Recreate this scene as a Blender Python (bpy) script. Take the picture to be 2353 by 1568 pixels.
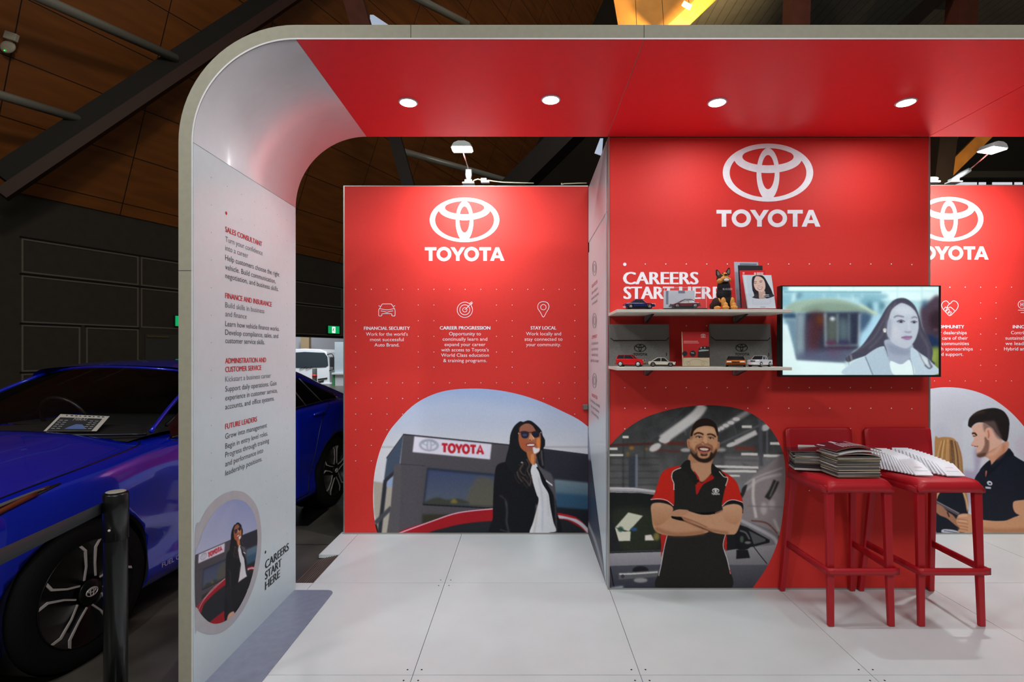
import bpy, bmesh, math, random
import numpy as np
from mathutils import Vector, Matrix
random.seed(7); RNG = np.random.RandomState(7)
PI = math.pi
for o in list(bpy.data.objects):
    bpy.data.objects.remove(o)
SC = bpy.context.scene
COL = SC.collection
# ---------------------------------------------------------------- camera
F = 1190.0; VX, VY = 1205.0, 813.0; H = 1.48
cam_d = bpy.data.cameras.new('camera'); cam = bpy.data.objects.new('camera', cam_d); COL.objects.link(cam)
cam.location = (0, 0, H); cam.rotation_euler = (PI/2, 0, 0)
cam_d.sensor_width = 36; cam_d.lens = F/2353*36
cam_d.shift_x = (1176.5-VX)/2353; cam_d.shift_y = (VY-784)/2353
cam_d.clip_start = .05; cam_d.clip_end = 200
SC.camera = cam
# ---------------------------------------------------------------- world, exposure
w = bpy.data.worlds.new('hall_ambient'); SC.world = w; w.use_nodes = True
w.node_tree.nodes['Background'].inputs[0].default_value = (1, .93, .84, 1)
w.node_tree.nodes['Background'].inputs[1].default_value = .13
SC.view_settings.view_transform = 'Standard'; SC.view_settings.look = 'None'
SC.view_settings.gamma = 1; SC.view_settings.use_curve_mapping = False
SC.view_settings.exposure = 0.06
# ---------------------------------------------------------------- lights of the hall and of the open dock
def area(name, loc, target, sx, sy, power, color=(1, 1, 1), spread=PI):
    d = bpy.data.lights.new(name, 'AREA'); d.shape = 'RECTANGLE'; d.size = sx; d.size_y = sy
    d.energy = power; d.color = color; d.spread = spread
    o = bpy.data.objects.new(name, d); COL.objects.link(o); o.location = loc
    o.rotation_euler = (Vector(target)-Vector(loc)).to_track_quat('-Z', 'Y').to_euler()
    return o
def spot(name, loc, target, power, size, blend=.5, color=(1, 1, 1), r=.03):
    d = bpy.data.lights.new(name, 'SPOT'); d.energy = power; d.spot_size = size; d.spot_blend = blend
    d.color = color; d.shadow_soft_size = r
    o = bpy.data.objects.new(name, d); COL.objects.link(o); o.location = loc
    o.rotation_euler = (Vector(target)-Vector(loc)).to_track_quat('-Z', 'Y').to_euler()
    return o
# the hall's own high lamps before the stand, then two added fill spots
area('hall_light', (2.2, -3.4, 6.5), (.8, 3.2, .6), 3.5, 1.2, 205, (.95, .99, 1))
area('hall_light', (-4.3, -1.0, 5.3), (1.0, 3.2, 1.2), .45, .3, 82, (.95, .99, 1))
spot('hall_light', (-.8, 1.5, 9.3), (-10.2, 12.5, 5.6), 760, 1.9, 1., (1, .84, .62), .5)  # added fill, brightens the plywood lining and left wall
spot('hall_light', (1.5, 6.5, 9.2), (6, 14, 9.7), 500, 2.4, 1., (1, .93, .82), .5)  # added fill, brightens the grey roof sheets
# daylight in the loading dock beyond the open door
area('dock_daylight', (-9.6, 21.8, 7), (-11.5, 28, 1), 5, 4, 800, (.93, .97, 1))
spot('hall_light', (-.9, -2.2, 6.2), (-2.7, 3.2, .9), 330, .75, .8, (.96, .98, 1), .09)
# warm lamp on the roof timbers, and an added spot for the right brace
spot('roof_timber_light', (3.3, 9.4, 7.1), (3.0, 10.6, 9.0), 900, 1.7, .8, (1, .72, .32), .1)
spot('roof_timber_light', (6.7, 7.6, 3.9), (8.0, 9.3, 5.1), 130, 1.1, .8, (1, .74, .36), .06)  # added only to brighten the orange brace by the right floodlight
# the four downlights of the arch
DOWN = [(-.628, 2.80), (.141, 2.77), (1.042, 2.80), (2.063, 2.80)]
CZ = 2.842
for x_, y_ in DOWN:
    area('downlight_light', (x_, y_, CZ-.022), (x_, y_, 0), .085, .085, 5.6, (.92, .98, 1.0))
# ---------------------------------------------------------------- helpers
def D(y, h=H): return F*h/(y-VY)
def P(x, y, Y): return Vector(((x-VX)*Y/F, Y, H-(y-VY)*Y/F))
def lin(c): 
    c = np.asarray(c, float)/255.0
    return np.where(c <= .04045, c/12.92, ((c+.055)/1.055)**2.4)
MATS = {}
def pm(name, rgb, rough=.5, metal=0., coat=0., var=.04, scale=25., bump=0., emit=0., alpha=1., trans=0., spec=.5, croug=.03):
    if name in MATS: return MATS[name]
    m = bpy.data.materials.new(name); m.use_nodes = True; nt = m.node_tree; b = nt.nodes['Principled BSDF']
    c = lin(rgb); N = nt.nodes.new; L = nt.links.new
    tc = N('ShaderNodeTexCoord'); nz = N('ShaderNodeTexNoise'); nz.inputs['Scale'].default_value = scale
    nz.inputs['Detail'].default_value = 3
    L(tc.outputs['Object'], nz.inputs['Vector'])
    cr = N('ShaderNodeValToRGB'); cr.color_ramp.elements[0].position = .3; cr.color_ramp.elements[1].position = .7
    cr.color_ramp.elements[0].color = (*(c*(1-var)), 1); cr.color_ramp.elements[1].color = (*np.minimum(c*(1+var), 1), 1)
    L(nz.outputs['Fac'], cr.inputs['Fac']); L(cr.outputs['Color'], b.inputs['Base Color'])
    b.inputs['Roughness'].default_value = rough; b.inputs['Metallic'].default_value = metal
    b.inputs['Coat Weight'].default_value = coat; b.inputs['Coat Roughness'].default_value = croug
    b.inputs['Specular IOR Level'].default_value = spec
    if bump:
        bp = N('ShaderNodeBump'); bp.inputs['Strength'].default_value = bump; bp.inputs['Distance'].default_value = .01
        L(nz.outputs['Fac'], bp.inputs['Height']); L(bp.outputs['Normal'], b.inputs['Normal'])
    if emit:
        L(cr.outputs['Color'], b.inputs['Emission Color']); b.inputs['Emission Strength'].default_value = emit
    b.inputs['Alpha'].default_value = alpha; b.inputs['Transmission Weight'].default_value = trans
    MATS[name] = m; return m
def print_mat(name, emit=0., rough=.55):
    if name in MATS: return MATS[name]
    m = bpy.data.materials.new(name); m.use_nodes = True; nt = m.node_tree; b = nt.nodes['Principled BSDF']
    a = nt.nodes.new('ShaderNodeAttribute'); a.attribute_name = 'Col'
    nt.links.new(a.outputs['Color'], b.inputs['Base Color']); b.inputs['Roughness'].default_value = rough; b.inputs['Specular IOR Level'].default_value = .18
    if emit:
        nt.links.new(a.outputs['Color'], b.inputs['Emission Color']); b.inputs['Emission Strength'].default_value = emit
    MATS[name] = m; return m
def seam_mat(name, rgb, seam, sx, sy, ox=0., oy=0., gap=.004, rough=.3, axes='XY', var=.05, coat=0., streak=None):
    """a sheet material cut by thin straight joints, spaced sx, sy in object space"""
    m = bpy.data.materials.new(name); m.use_nodes = True; nt = m.node_tree; b = nt.nodes['Principled BSDF']
    N = nt.nodes.new; L = nt.links.new
    tc = N('ShaderNodeTexCoord'); sp = N('ShaderNodeSeparateXYZ'); L(tc.outputs['Object'], sp.inputs[0])
    def line(ax, s, off):
        a = N('ShaderNodeMath'); a.operation = 'SUBTRACT'; L(sp.outputs[ax], a.inputs[0]); a.inputs[1].default_value = off-s*500
        q = N('ShaderNodeMath'); q.operation = 'MODULO'; L(a.outputs[0], q.inputs[0]); q.inputs[1].default_value = s
        l = N('ShaderNodeMath'); l.operation = 'LESS_THAN'; L(q.outputs[0], l.inputs[0]); l.inputs[1].default_value = gap
        return l
    l1 = line(axes[0], sx, ox); l2 = line(axes[1], sy, oy)
    mx = N('ShaderNodeMath'); mx.operation = 'MAXIMUM'; L(l1.outputs[0], mx.inputs[0]); L(l2.outputs[0], mx.inputs[1])
    nz = N('ShaderNodeTexNoise'); nz.inputs['Scale'].default_value = 3.; nz.inputs['Detail'].default_value = 6
    mp = N('ShaderNodeMapping'); L(tc.outputs['Object'], mp.inputs[0]); L(mp.outputs[0], nz.inputs['Vector'])
    if streak: mp.inputs['Scale'].default_value = streak
    c = lin(rgb); cr = N('ShaderNodeValToRGB'); cr.color_ramp.elements[0].position = .3; cr.color_ramp.elements[1].position = .7
    cr.color_ramp.elements[0].color = (*(c*(1-var)), 1); cr.color_ramp.elements[1].color = (*np.minimum(c*(1+var), 1), 1)
    L(nz.outputs['Fac'], cr.inputs['Fac'])
    mix = N('ShaderNodeMix'); mix.data_type = 'RGBA'; L(mx.outputs[0], mix.inputs[0])
    L(cr.outputs['Color'], mix.inputs[6]); mix.inputs[7].default_value = (*lin(seam), 1)
    L(mix.outputs[2], b.inputs['Base Color']); b.inputs['Roughness'].default_value = rough; b.inputs['Coat Weight'].default_value = coat
    MATS[name] = m; return m
def tag(o, label=None, cat=None, group=None, kind=None):
    if label: o['label'] = label
    if cat: o['category'] = cat
    if group: o['group'] = group
    if kind: o['kind'] = kind
    return o
def thing(name, label, cat, loc=(0, 0, 0), group=None, rz=0.):
    o = bpy.data.objects.new(name, None); COL.objects.link(o); o.location = loc; o.rotation_euler = (0, 0, rz)
    o.empty_display_size = .1
    return tag(o, label, cat, group, 'thing')
class MB:
    """collects shapes (in the parent's own space) and links them as one mesh object"""
    def __init__(s): s.v = []; s.f = []; s.mi = []; s.m = 0; s.sm = []
    def add(s, vs, fs, smooth=False):
        n = len(s.v); s.v += [tuple(v) for v in vs]; s.f += [tuple(i+n for i in f) for f in fs]
        s.mi += [s.m]*len(fs); s.sm += [smooth]*len(fs); return s
    def box(s, c, d, rz=0., rx=0., ry=0.):
        x, y, z = d[0]/2, d[1]/2, d[2]/2
        R = Matrix.Rotation(rz, 3, 'Z') @ Matrix.Rotation(ry, 3, 'Y') @ Matrix.Rotation(rx, 3, 'X')
        vs = [Vector(c)+R @ Vector(p) for p in [(-x,-y,-z),(x,-y,-z),(x,y,-z),(-x,y,-z),(-x,-y,z),(x,-y,z),(x,y,z),(-x,y,z)]]
        return s.add(vs, [(0,3,2,1),(4,5,6,7),(0,1,5,4),(1,2,6,5),(2,3,7,6),(3,0,4,7)])
    def bx(s, x0, x1, y0, y1, z0, z1): return s.box(((x0+x1)/2,(y0+y1)/2,(z0+z1)/2), (abs(x1-x0),abs(y1-y0),abs(z1-z0)))
    def prism(s, pts, ext, smooth=False):
        """pts: planar loop of 3d points, ext: extrusion vector"""
        n = len(pts); e = Vector(ext); a = [Vector(p) for p in pts]; b = [p+e for p in a]
        return s.add(a+b, [tuple(range(n))[::-1], tuple(range(n, 2*n))]+[(i,(i+1) % n,(i+1) % n+n,i+n) for i in range(n)], smooth)
    def tube(s, pts, r, n=12, caps=True, radii=None, flat=1.):
        pts = [Vector(p) for p in pts]; rings = []; up = None
        for i, p in enumerate(pts):
            t = (pts[min(i+1, len(pts)-1)]-pts[max(i-1, 0)]).normalized()
            if up is None:
                up = t.cross(Vector((0, 0, 1)));
                if up.length < .1: up = t.cross(Vector((0, 1, 0)))
                up.normalize()
            up = (up-t*up.dot(t)).normalized(); w_ = t.cross(up)
            rr = radii[i] if radii else r
            rings.append([p+(up*math.cos(2*PI*k/n)+w_*math.sin(2*PI*k/n)*flat)*rr for k in range(n)])
        vs = [v for q in rings for v in q]; fs = []
        for i in range(len(rings)-1):
            for k in range(n): fs.append((i*n+k, i*n+(k+1) % n, (i+1)*n+(k+1) % n, (i+1)*n+k))
        if caps: fs += [tuple(range(n))[::-1], tuple(range((len(rings)-1)*n, len(rings)*n))]
        return s.add(vs, fs, True)
    def lathe(s, prof, c=(0,0,0), axis='Z', n=32):
        vs = []; fs = []
        for (r, z) in prof:
            for k in range(n):
                a = 2*PI*k/n; x, y = r*math.cos(a), r*math.sin(a)
                p = (x, y, z) if axis == 'Z' else ((x, z, y) if axis == 'Y' else (z, x, y))
                vs.append(Vector(c)+Vector(p))
        for i in range(len(prof)-1):
            for k in range(n): fs.append((i*n+k, i*n+(k+1) % n, (i+1)*n+(k+1) % n, (i+1)*n+k))
        fs += [tuple(range(n)), tuple(range((len(prof)-1)*n, len(prof)*n))[::-1]]
        return s.add(vs, fs, True)
    def ball(s, c, r, n=16, m=10, R=None):
        r = (r, r, r) if not hasattr(r, '__len__') else r; vs = []; fs = []
        for i in range(m+1):
            t = PI*i/m
            for k in range(n):
                a = 2*PI*k/n; p = Vector((r[0]*math.sin(t)*math.cos(a), r[1]*math.sin(t)*math.sin(a), r[2]*math.cos(t)))
                if R is not None: p = R @ p
                vs.append(Vector(c)+p)
        for i in range(m):
            for k in range(n): fs.append((i*n+k, (i+1)*n+k, (i+1)*n+(k+1) % n, i*n+(k+1) % n))
        return s.add(vs, fs, True)
    def grid(s, G, smooth=True, closed_u=False):
        """G: rows of points"""
        nr, nc = len(G), len(G[0]); vs = [p for r in G for p in r]; fs = []
        for i in range(nr-1):
            for k in range(nc-(0 if closed_u else 1)):
                fs.append((i*nc+k, i*nc+(k+1) % nc, (i+1)*nc+(k+1) % nc, (i+1)*nc+k))
        return s.add(vs, fs, smooth)
    def build(s, name, mats, parent=None, bevel=0., seg=2, label=None, loc=None, solid=0., sub=0, weld=True):
        me = bpy.data.meshes.new(name); me.from_pydata(s.v, [], s.f)
        mats = mats if isinstance(mats, (list, tuple)) else [mats]
        for m in mats: me.materials.append(m)
        for i, p in enumerate(me.polygons): p.material_index = s.mi[i]; p.use_smooth = s.sm[i]
        bm = bmesh.new(); bm.from_mesh(me)
        if weld: bmesh.ops.remove_doubles(bm, verts=bm.verts, dist=1e-6)
        bmesh.ops.recalc_face_normals(bm, faces=bm.faces); bm.to_mesh(me); bm.free()
        o = bpy.data.objects.new(name, me); COL.objects.link(o)
        if parent is not None: o.parent = parent
        if loc is not None: o.location = loc
        if solid:
            q = o.modifiers.new('s', 'SOLIDIFY'); q.thickness = solid; q.offset = 0
        if sub:
            q = o.modifiers.new('u', 'SUBSURF'); q.levels = q.render_levels = sub
            for p in me.polygons: p.use_smooth = True
        if bevel:
            q = o.modifiers.new('b', 'BEVEL'); q.width = bevel; q.segments = seg; q.limit_method = 'ANGLE'; q.angle_limit = .6
            q.harden_normals = False
        if label: o['label'] = label
        return o
def struct(o, label=None): return tag(o, label, kind='structure')
def copy_tree(o, parent=None):
    c = o.copy(); COL.objects.link(c)
    if parent is not None: c.parent = parent
    for ch in list(o.children): copy_tree(ch, c)
    return c
# ---- flat lettering and line art on a wall.  A plane is a function px -> world, lifted off the wall by 'lift'
class Front:
    def __init__(s, Y): s.Y = Y
    def __call__(s, x, y, lift=0.): 
        p = P(x, y, s.Y); p.y -= lift; return p
class Side:
    """plane X = xw, facing sgn*X"""
    def __init__(s, xw, sgn): s.x = xw; s.s = sgn
    def __call__(s, x, y, lift=0.):
        Y = s.x*F/(x-VX); return Vector((s.x+s.s*lift, Y, H-(y-VY)*Y/F))
_GL = {}
def glyphs(txt, bold=0.):
    k = (txt, bold)
    if k in _GL: return _GL[k]
    c = bpy.data.curves.new('t', 'FONT'); c.body = txt; c.size = 1; c.offset = bold; c.resolution_u = 3
    o = bpy.data.objects.new('t', c); COL.objects.link(o); bpy.context.view_layer.update()
    me = o.evaluated_get(bpy.context.evaluated_depsgraph_get()).to_mesh()
    v = np.array([tuple(q.co)[:2] for q in me.vertices]); f = [tuple(p.vertices) for p in me.polygons]
    o.to_mesh_clear(); bpy.data.objects.remove(o); bpy.data.curves.remove(c)
    _GL[k] = (v, f); return _GL[k]
_cap = glyphs('H', 0.)[0]; CAPH = _cap[:, 1].max()-_cap[:, 1].min()
class Decal:
    """plane: maps wall px -> world; text is set in true wall space (level lines)"""
    def __init__(s, plane, lift=.0012): s.pl = plane; s.l = lift; s.mb = MB()
    def uv(s, x, y):
        p = s.pl(x, y); return (p.x, p.z) if isinstance(s.pl, Front) else (p.y*s.pl.s, p.z)
    def world(s, u, v):
        if isinstance(s.pl, Front): return Vector((u, s.pl.Y-s.l, v))
        return Vector((s.pl.x+s.pl.s*s.l, u*s.pl.s, v))
    def text(s, t, x0, x1, yb, cap, bold=0., m=0):
        s.mb.m = m; v, f = glyphs(t); mn, mx = v[:, 0].min(), v[:, 0].max()
        u0, z0 = s.uv(x0, yb); u1, _ = s.uv(x1, yb); _, z1 = s.uv(x0, yb-cap)
        if isinstance(s.pl, Side): z1 = z0+cap*abs(u0)/F
        k = (z1-z0)/CAPH
        l0 = s.l      # heavier cuts are printed as slightly shifted passes
        for i, dx in enumerate((0,) if bold < .01 else (0, -bold*.9, bold*.9)):
            s.l = l0+i*.00012; s.mb.add([s.world(u0+dx*k+(a-mn)/(mx-mn)*(u1-u0), z0+b*k) for a, b in v], f)
        s.l = l0; return s
    def ctext(s, t, xc, yb, cap, k=.98, bold=0., m=0):
        v, f = glyphs(t); w_ = (v[:, 0].max()-v[:, 0].min())/CAPH*cap*k
        return s.text(t, xc-w_/2, xc+w_/2, yb, cap, bold, m)
    def poly(s, pts, m=0):
        s.mb.m = m; s.mb.add([s.world(*s.uv(x, y)) for x, y in pts], [tuple(range(len(pts)))]); return s
    def ring(s, cx, cy, a, b, cx2, cy2, a2, b2, m=0, n=64, dl=0.):
        s.mb.m = m; s.l += dl; vs = []
        for k in range(n):
            t = 2*PI*k/n; c, q = math.cos(t), math.sin(t)
            vs += [s.world(*s.uv(cx+a*c, cy+b*q)), s.world(*s.uv(cx2+a2*c, cy2+b2*q))]
        s.mb.add(vs, [(2*k, (2*k+2) % (2*n), (2*k+3) % (2*n), 2*k+1) for k in range(n)]); s.l -= dl; return s
    def dot(s, x, y, r, m=0, n=10):
        u, v = s.uv(x, y); s.mb.m = m
        s.mb.add([s.world(u+r*math.cos(2*PI*k/n), v+r*math.sin(2*PI*k/n)) for k in range(n)], [tuple(range(n))]); return s
    def stroke(s, pts, wd, m=0, closed=False):
        s.mb.m = m; q = [np.array(p, float) for p in pts]; n = len(q); vs = []
        for i in range(n):
            a = q[(i-1) % n] if (closed or i) else q[i]; b = q[(i+1) % n] if (closed or i < n-1) else q[i]
            t = b-a; t = t/(np.linalg.norm(t)+1e-9); nn = np.array((-t[1], t[0]))*wd/2
            vs += [s.world(*s.uv(*(q[i]+nn))), s.world(*s.uv(*(q[i]-nn)))]
        fs = [(2*i, 2*i+2, 2*i+3, 2*i+1) for i in range(n-1)]
        if closed: fs.append((2*n-2, 0, 1, 2*n-1))
        s.mb.add(vs, fs); return s
    def build(s, name, mats, parent=None, label=None):
        for o in [s.mb]: pass
        ob = s.mb.build(name, mats, None, label=label, weld=False)
        if parent is not None:
            ob.parent = parent; ob.location = -Vector(parent.location)
        return ob
def logo(d, cx, cy, k, m=0):
    """the three-ellipse emblem; k = half width in px"""
    q = k/291.5
    d.ring(cx, cy, k, 187*q, cx, cy+1*q, 247*q, 159*q, m)
    d.ring(cx, cy-92*q, 218*q, 95*q, cx, cy-102*q, 165*q, 55*q, m, dl=.0002)
    d.ring(cx, cy+10*q, 74*q, 168*q, cx, cy-3*q, 43*q, 110*q, m, dl=.0004)
def wordmark(d, x0, x1, yt, yb, m=0):
    """TOYOTA in a wide geometric cut"""
    sx = (x1-x0)/667.; sy = (yb-yt)/117.; X = lambda a: x0+a*sx; Yy = lambda b: yt+b*sy
    def T(a, w_):
        d.poly([(X(a), Yy(2)), (X(a+w_), Yy(2)), (X(a+w_), Yy(27)), (X(a), Yy(27))], m)
        c = a+w_/2; d.poly([(X(c-15), Yy(27)), (X(c+15), Yy(27)), (X(c+15), Yy(115)), (X(c-15), Yy(115))], m)
    def O(c): d.ring(X(c), Yy(58.5), 62*sx, 60*sy, X(c), Yy(58.5), 34*sx, 33*sy, m)
    T(0, 97); O(160); T(456, 98); O(391)
    l0 = d.l; d.l += .00012; d.poly([(X(215), Yy(2)), (X(249), Yy(2)), (X(276), Yy(46)), (X(276), Yy(78)), (X(262), Yy(74))], m)
    d.l += .00012; d.poly([(X(337), Yy(2)), (X(303), Yy(2)), (X(276), Yy(46)), (X(276), Yy(78)), (X(290), Yy(74))], m)
    d.l += .00012; d.poly([(X(261), Yy(68)), (X(291), Yy(68)), (X(291), Yy(115)), (X(261), Yy(115))], m)
    a = 546; d.l = l0
    d.poly([(X(a), Yy(115)), (X(a+46), Yy(2)), (X(a+60.5), Yy(2)), (X(a+60.5), Yy(33)), (X(a+32), Yy(115))], m)
    d.l += .00012; d.poly([(X(a+121), Yy(115)), (X(a+75), Yy(2)), (X(a+60.5), Yy(2)), (X(a+60.5), Yy(33)), (X(a+89), Yy(115))], m)
    d.l += .00012; d.poly([(X(a+40), Yy(70)), (X(a+81), Yy(70)), (X(a+89), Yy(92)), (X(a+32), Yy(92))], m); d.l = l0
# ---- a numpy painter for the printed photographs (colours end up as a vertex colour print on a flat sheet)
def smooth_poly(pts, n=6, closed=True):
    q = [np.array(p, float) for p in pts]; N = len(q); out = []
    for i in range(N if closed else N-1):
        p0 = q[(i-1) % N] if closed or i else q[i]; p1 = q[i]; p2 = q[(i+1) % N]
        p3 = q[(i+2) % N] if closed or i+2 < N else p2
        for k in range(n):
            t = k/n; out.append(.5*((2*p1)+(p2-p0)*t+(2*p0-5*p1+4*p2-p3)*t*t+(3*p1-p0-3*p2+p3)*t**3))
    if not closed: out.append(q[-1])
    return np.array(out)
def blur1(a, s):
    if s <= .05: return a
    r = max(1, int(3*s)); k = np.exp(-.5*(np.arange(-r, r+1)/s)**2); k /= k.sum()
    for ax in (0, 1):
        pad = [(r, r) if i == ax else (0, 0) for i in range(a.ndim)]; b = np.pad(a, pad, mode='edge'); o = 0
        for i, wgt in enumerate(k):
            sl = [slice(None)]*a.ndim; sl[ax] = slice(i, i+a.shape[ax]); o = o+wgt*b[tuple(sl)]
        a = o
    return a
class Canvas:
    def __init__(s, x0, y0, x1, y1, res=1.):
        s.x0, s.y0, s.res = x0, y0, res; s.nx = int(round((x1-x0)/res))+1; s.ny = int(round((y1-y0)/res))+1
        s.A = np.zeros((s.ny, s.nx, 3)); s.af = (0, 0, 1.)
    def frame(s, ox, oy, sc): s.af = (ox, oy, float(sc)); return s
    def T(s, pts):
        p = np.asarray(pts, float); return p/s.af[2]+np.array(s.af[:2])
    def mask(s, pts, soft=.6):
        p = (pts-np.array([s.x0, s.y0]))/s.res; m = np.zeros((s.ny, s.nx)); pad = int(3*soft)+3
        i0, i1 = max(0, int(p[:, 0].min())-pad), min(s.nx, int(p[:, 0].max())+pad+1)
        j0, j1 = max(0, int(p[:, 1].min())-pad), min(s.ny, int(p[:, 1].max())+pad+1)
        if i1 <= i0 or j1 <= j0: return None
        sub = np.zeros((j1-j0, i1-i0))
        for dx, dy in ((-.25, -.25), (.25, -.25), (-.25, .25), (.25, .25)):
            X, Y = np.meshgrid(np.arange(i0, i1)+dx, np.arange(j0, j1)+dy); c = np.zeros(X.shape, bool)
            for a, b in zip(p, np.roll(p, -1, 0)):
                if a[1] == b[1]: continue
                c ^= ((a[1] > Y) != (b[1] > Y)) & (X < (b[0]-a[0])*(Y-a[1])/(b[1]-a[1])+a[0])
            sub += c*.25
        return blur1(sub, soft), (slice(j0, j1), slice(i0, i1))
    def _put(s, m, col, al):
        if m is None: return s
        k, sl = m; k = (k*al)[..., None]; s.A[sl] = s.A[sl]*(1-k)+np.asarray(col, float)*k; return s
    def fill(s, pts, col, soft=.5, al=1., sm=True):
        q = s.T(pts); q = smooth_poly(q) if sm else q; return s._put(s.mask(q, soft), col, al)
    def shade(s, pts, c0, c1, soft=.5, al=1., sm=True, ax=1):
        """polygon with a two colour gradient along y (ax=1) or x (ax=0)"""
        q = s.T(pts); q = smooth_poly(q) if sm else q; m = s.mask(q, soft)
        if m is None: return s
        k, sl = m; X, Y = np.meshgrid(np.arange(s.nx)*s.res+s.x0, np.arange(s.ny)*s.res+s.y0)
        W = (Y if ax else X)[sl]; a, b = q[:, ax].min(), q[:, ax].max(); t = np.clip((W-a)/(b-a+1e-9), 0, 1)[..., None]
        col = np.asarray(c0, float)*(1-t)+np.asarray(c1, float)*t; k = (k*al)[..., None]
        s.A[sl] = s.A[sl]*(1-k)+col*k; return s
    def line(s, pts, wd, col, soft=.5, al=1., sm=True):
        q = s.T(pts); wd = wd/s.af[2]; q = smooth_poly(q, 5, False) if sm and len(q) > 2 else q
        t = np.gradient(q, axis=0); t /= (np.linalg.norm(t, axis=1, keepdims=True)+1e-9); n = np.stack([-t[:, 1], t[:, 0]], 1)*wd/2
        return s._put(s.mask(np.concatenate([q+n, (q-n)[::-1]]), soft), col, al)
    def oval(s, cx, cy, rx, ry, col, soft=.5, al=1., rot=0.):
        t = np.linspace(0, 2*PI, 28, endpoint=False); x = rx*np.cos(t); y = ry*np.sin(t)
        p = np.stack([cx+x*math.cos(rot)-y*math.sin(rot), cy+x*math.sin(rot)+y*math.cos(rot)], 1)
        return s._put(s.mask(s.T(p), soft), col, al)
    def noise(s, amp, sc=1.):
        n = blur1(RNG.randn(s.ny, s.nx), sc); n /= n.std(); s.A += n[..., None]*amp; return s
    def sheet(s, name, plane, shape, parent, gain=1., lift=.0008, emit=0., label=None, mat=None, uvmap=None):
        """turn the painting into a flat print; shape (px polygon) trims its outline"""
        keep = np.ones((s.ny, s.nx), bool)
        if shape is not None:
            m = s.mask(np.asarray(shape, float), 0.); keep[:] = False
            keep[m[1]] = m[0] > .49
        xs = np.arange(s.nx)*s.res+s.x0; ys = np.arange(s.ny)*s.res+s.y0
        X, Y = np.meshgrid(xs, ys)
        if shape is not None:      # draw the outermost vertices out to the true outline
            kf = keep[:-1, :-1] & keep[1:, :-1] & keep[1:, 1:] & keep[:-1, 1:]; cnt = np.zeros(keep.shape, int)
            cnt[:-1, :-1] += kf; cnt[1:, :-1] += kf; cnt[1:, 1:] += kf; cnt[:-1, 1:] += kf
            j, i = np.where((cnt > 0) & (cnt < 4)); q = np.stack([X[j, i], Y[j, i]], 1); sh = np.asarray(shape, float); best = np.full(len(q), 1e9); tgt = q.copy()
            for a, b in zip(sh, np.roll(sh, -1, 0)):
                ab = b-a; L2 = (ab**2).sum()+1e-12; tt = np.clip(((q-a) @ ab)/L2, 0, 1)[:, None]; pr = a+tt*ab; d = np.hypot(*(q-pr).T)
                mm = d < best; best[mm] = d[mm]; tgt[mm] = pr[mm]
            mm = best < 1.6*s.res; X[j[mm], i[mm]] = tgt[mm, 0]; Y[j[mm], i[mm]] = tgt[mm, 1]
        if True:
            if isinstance(plane, Front):
                k = plane.Y/F; co = np.stack([(X-VX)*k, np.full(X.shape, plane.Y-lift), H-(Y-VY)*k], -1).reshape(-1, 3)
            else:
                Yw = plane.x*F/(X-VX); co = np.stack([np.full(X.shape, plane.x+plane.s*lift), Yw, H-(Y-VY)*Yw/F], -1).reshape(-1, 3)
        idx = np.arange(s.nx*s.ny).reshape(s.ny, s.nx)
        f = np.stack([idx[:-1, :-1], idx[1:, :-1], idx[1:, 1:], idx[:-1, 1:]], -1)
        kf = keep[:-1, :-1] & keep[1:, :-1] & keep[1:, 1:] & keep[:-1, 1:]; f = f[kf]
        used = np.unique(f); re = -np.ones(s.nx*s.ny, int); re[used] = np.arange(len(used)); f = re[f]; co = co[used]
        if isinstance(plane, Side): f = f[:, ::-1] if plane.s < 0 else f
        me = bpy.data.meshes.new(name); me.vertices.add(len(co)); me.vertices.foreach_set('co', co.ravel().astype(np.float32))
        me.loops.add(f.size); me.loops.foreach_set('vertex_index', f.ravel().astype(np.int32))
        me.polygons.add(len(f)); me.polygons.foreach_set('loop_start', (np.arange(len(f))*4).astype(np.int32))
        me.update(calc_edges=True); me.validate()
        C = lin(np.clip(s.A, 0, 255)).reshape(-1, 3)[used]*gain; C = np.concatenate([np.clip(C, 0, 1), np.ones((len(C), 1))], 1)
        ca = me.color_attributes.new('Col', 'FLOAT_COLOR', 'POINT'); ca.data.foreach_set('color', C.ravel().astype(np.float32))
        me.materials.append(mat or print_mat('photo_print', 0.)); o = bpy.data.objects.new(name, me); COL.objects.link(o)
        if parent is not None: o.parent = parent; o.location = -Vector(parent.location)
        if label: o['label'] = label
        return o
# ================================================================= the hall
ZH = -.035
def WO(p): return -Vector(p.location)
concrete = seam_mat('hall_concrete', (82, 78, 70), (40, 38, 34), 4.1, 3.9, ox=.7, oy=.2, gap=.012, rough=.32, var=.28)
m = MB(); m.bx(-26, 32, -9, 44, ZH-.2, ZH); struct(m.build('floor', concrete), 'dark polished concrete floor of the exhibition hall')
m = MB(); m.bx(-26, -1.9, 4.55, 5.05, ZH+.0005, ZH+.003)
struct(m.build('floor_cable_strip', pm('duct_tape_black', (18, 17, 16), .35)), 'black flat strip crossing the concrete floor behind the stand')
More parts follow.
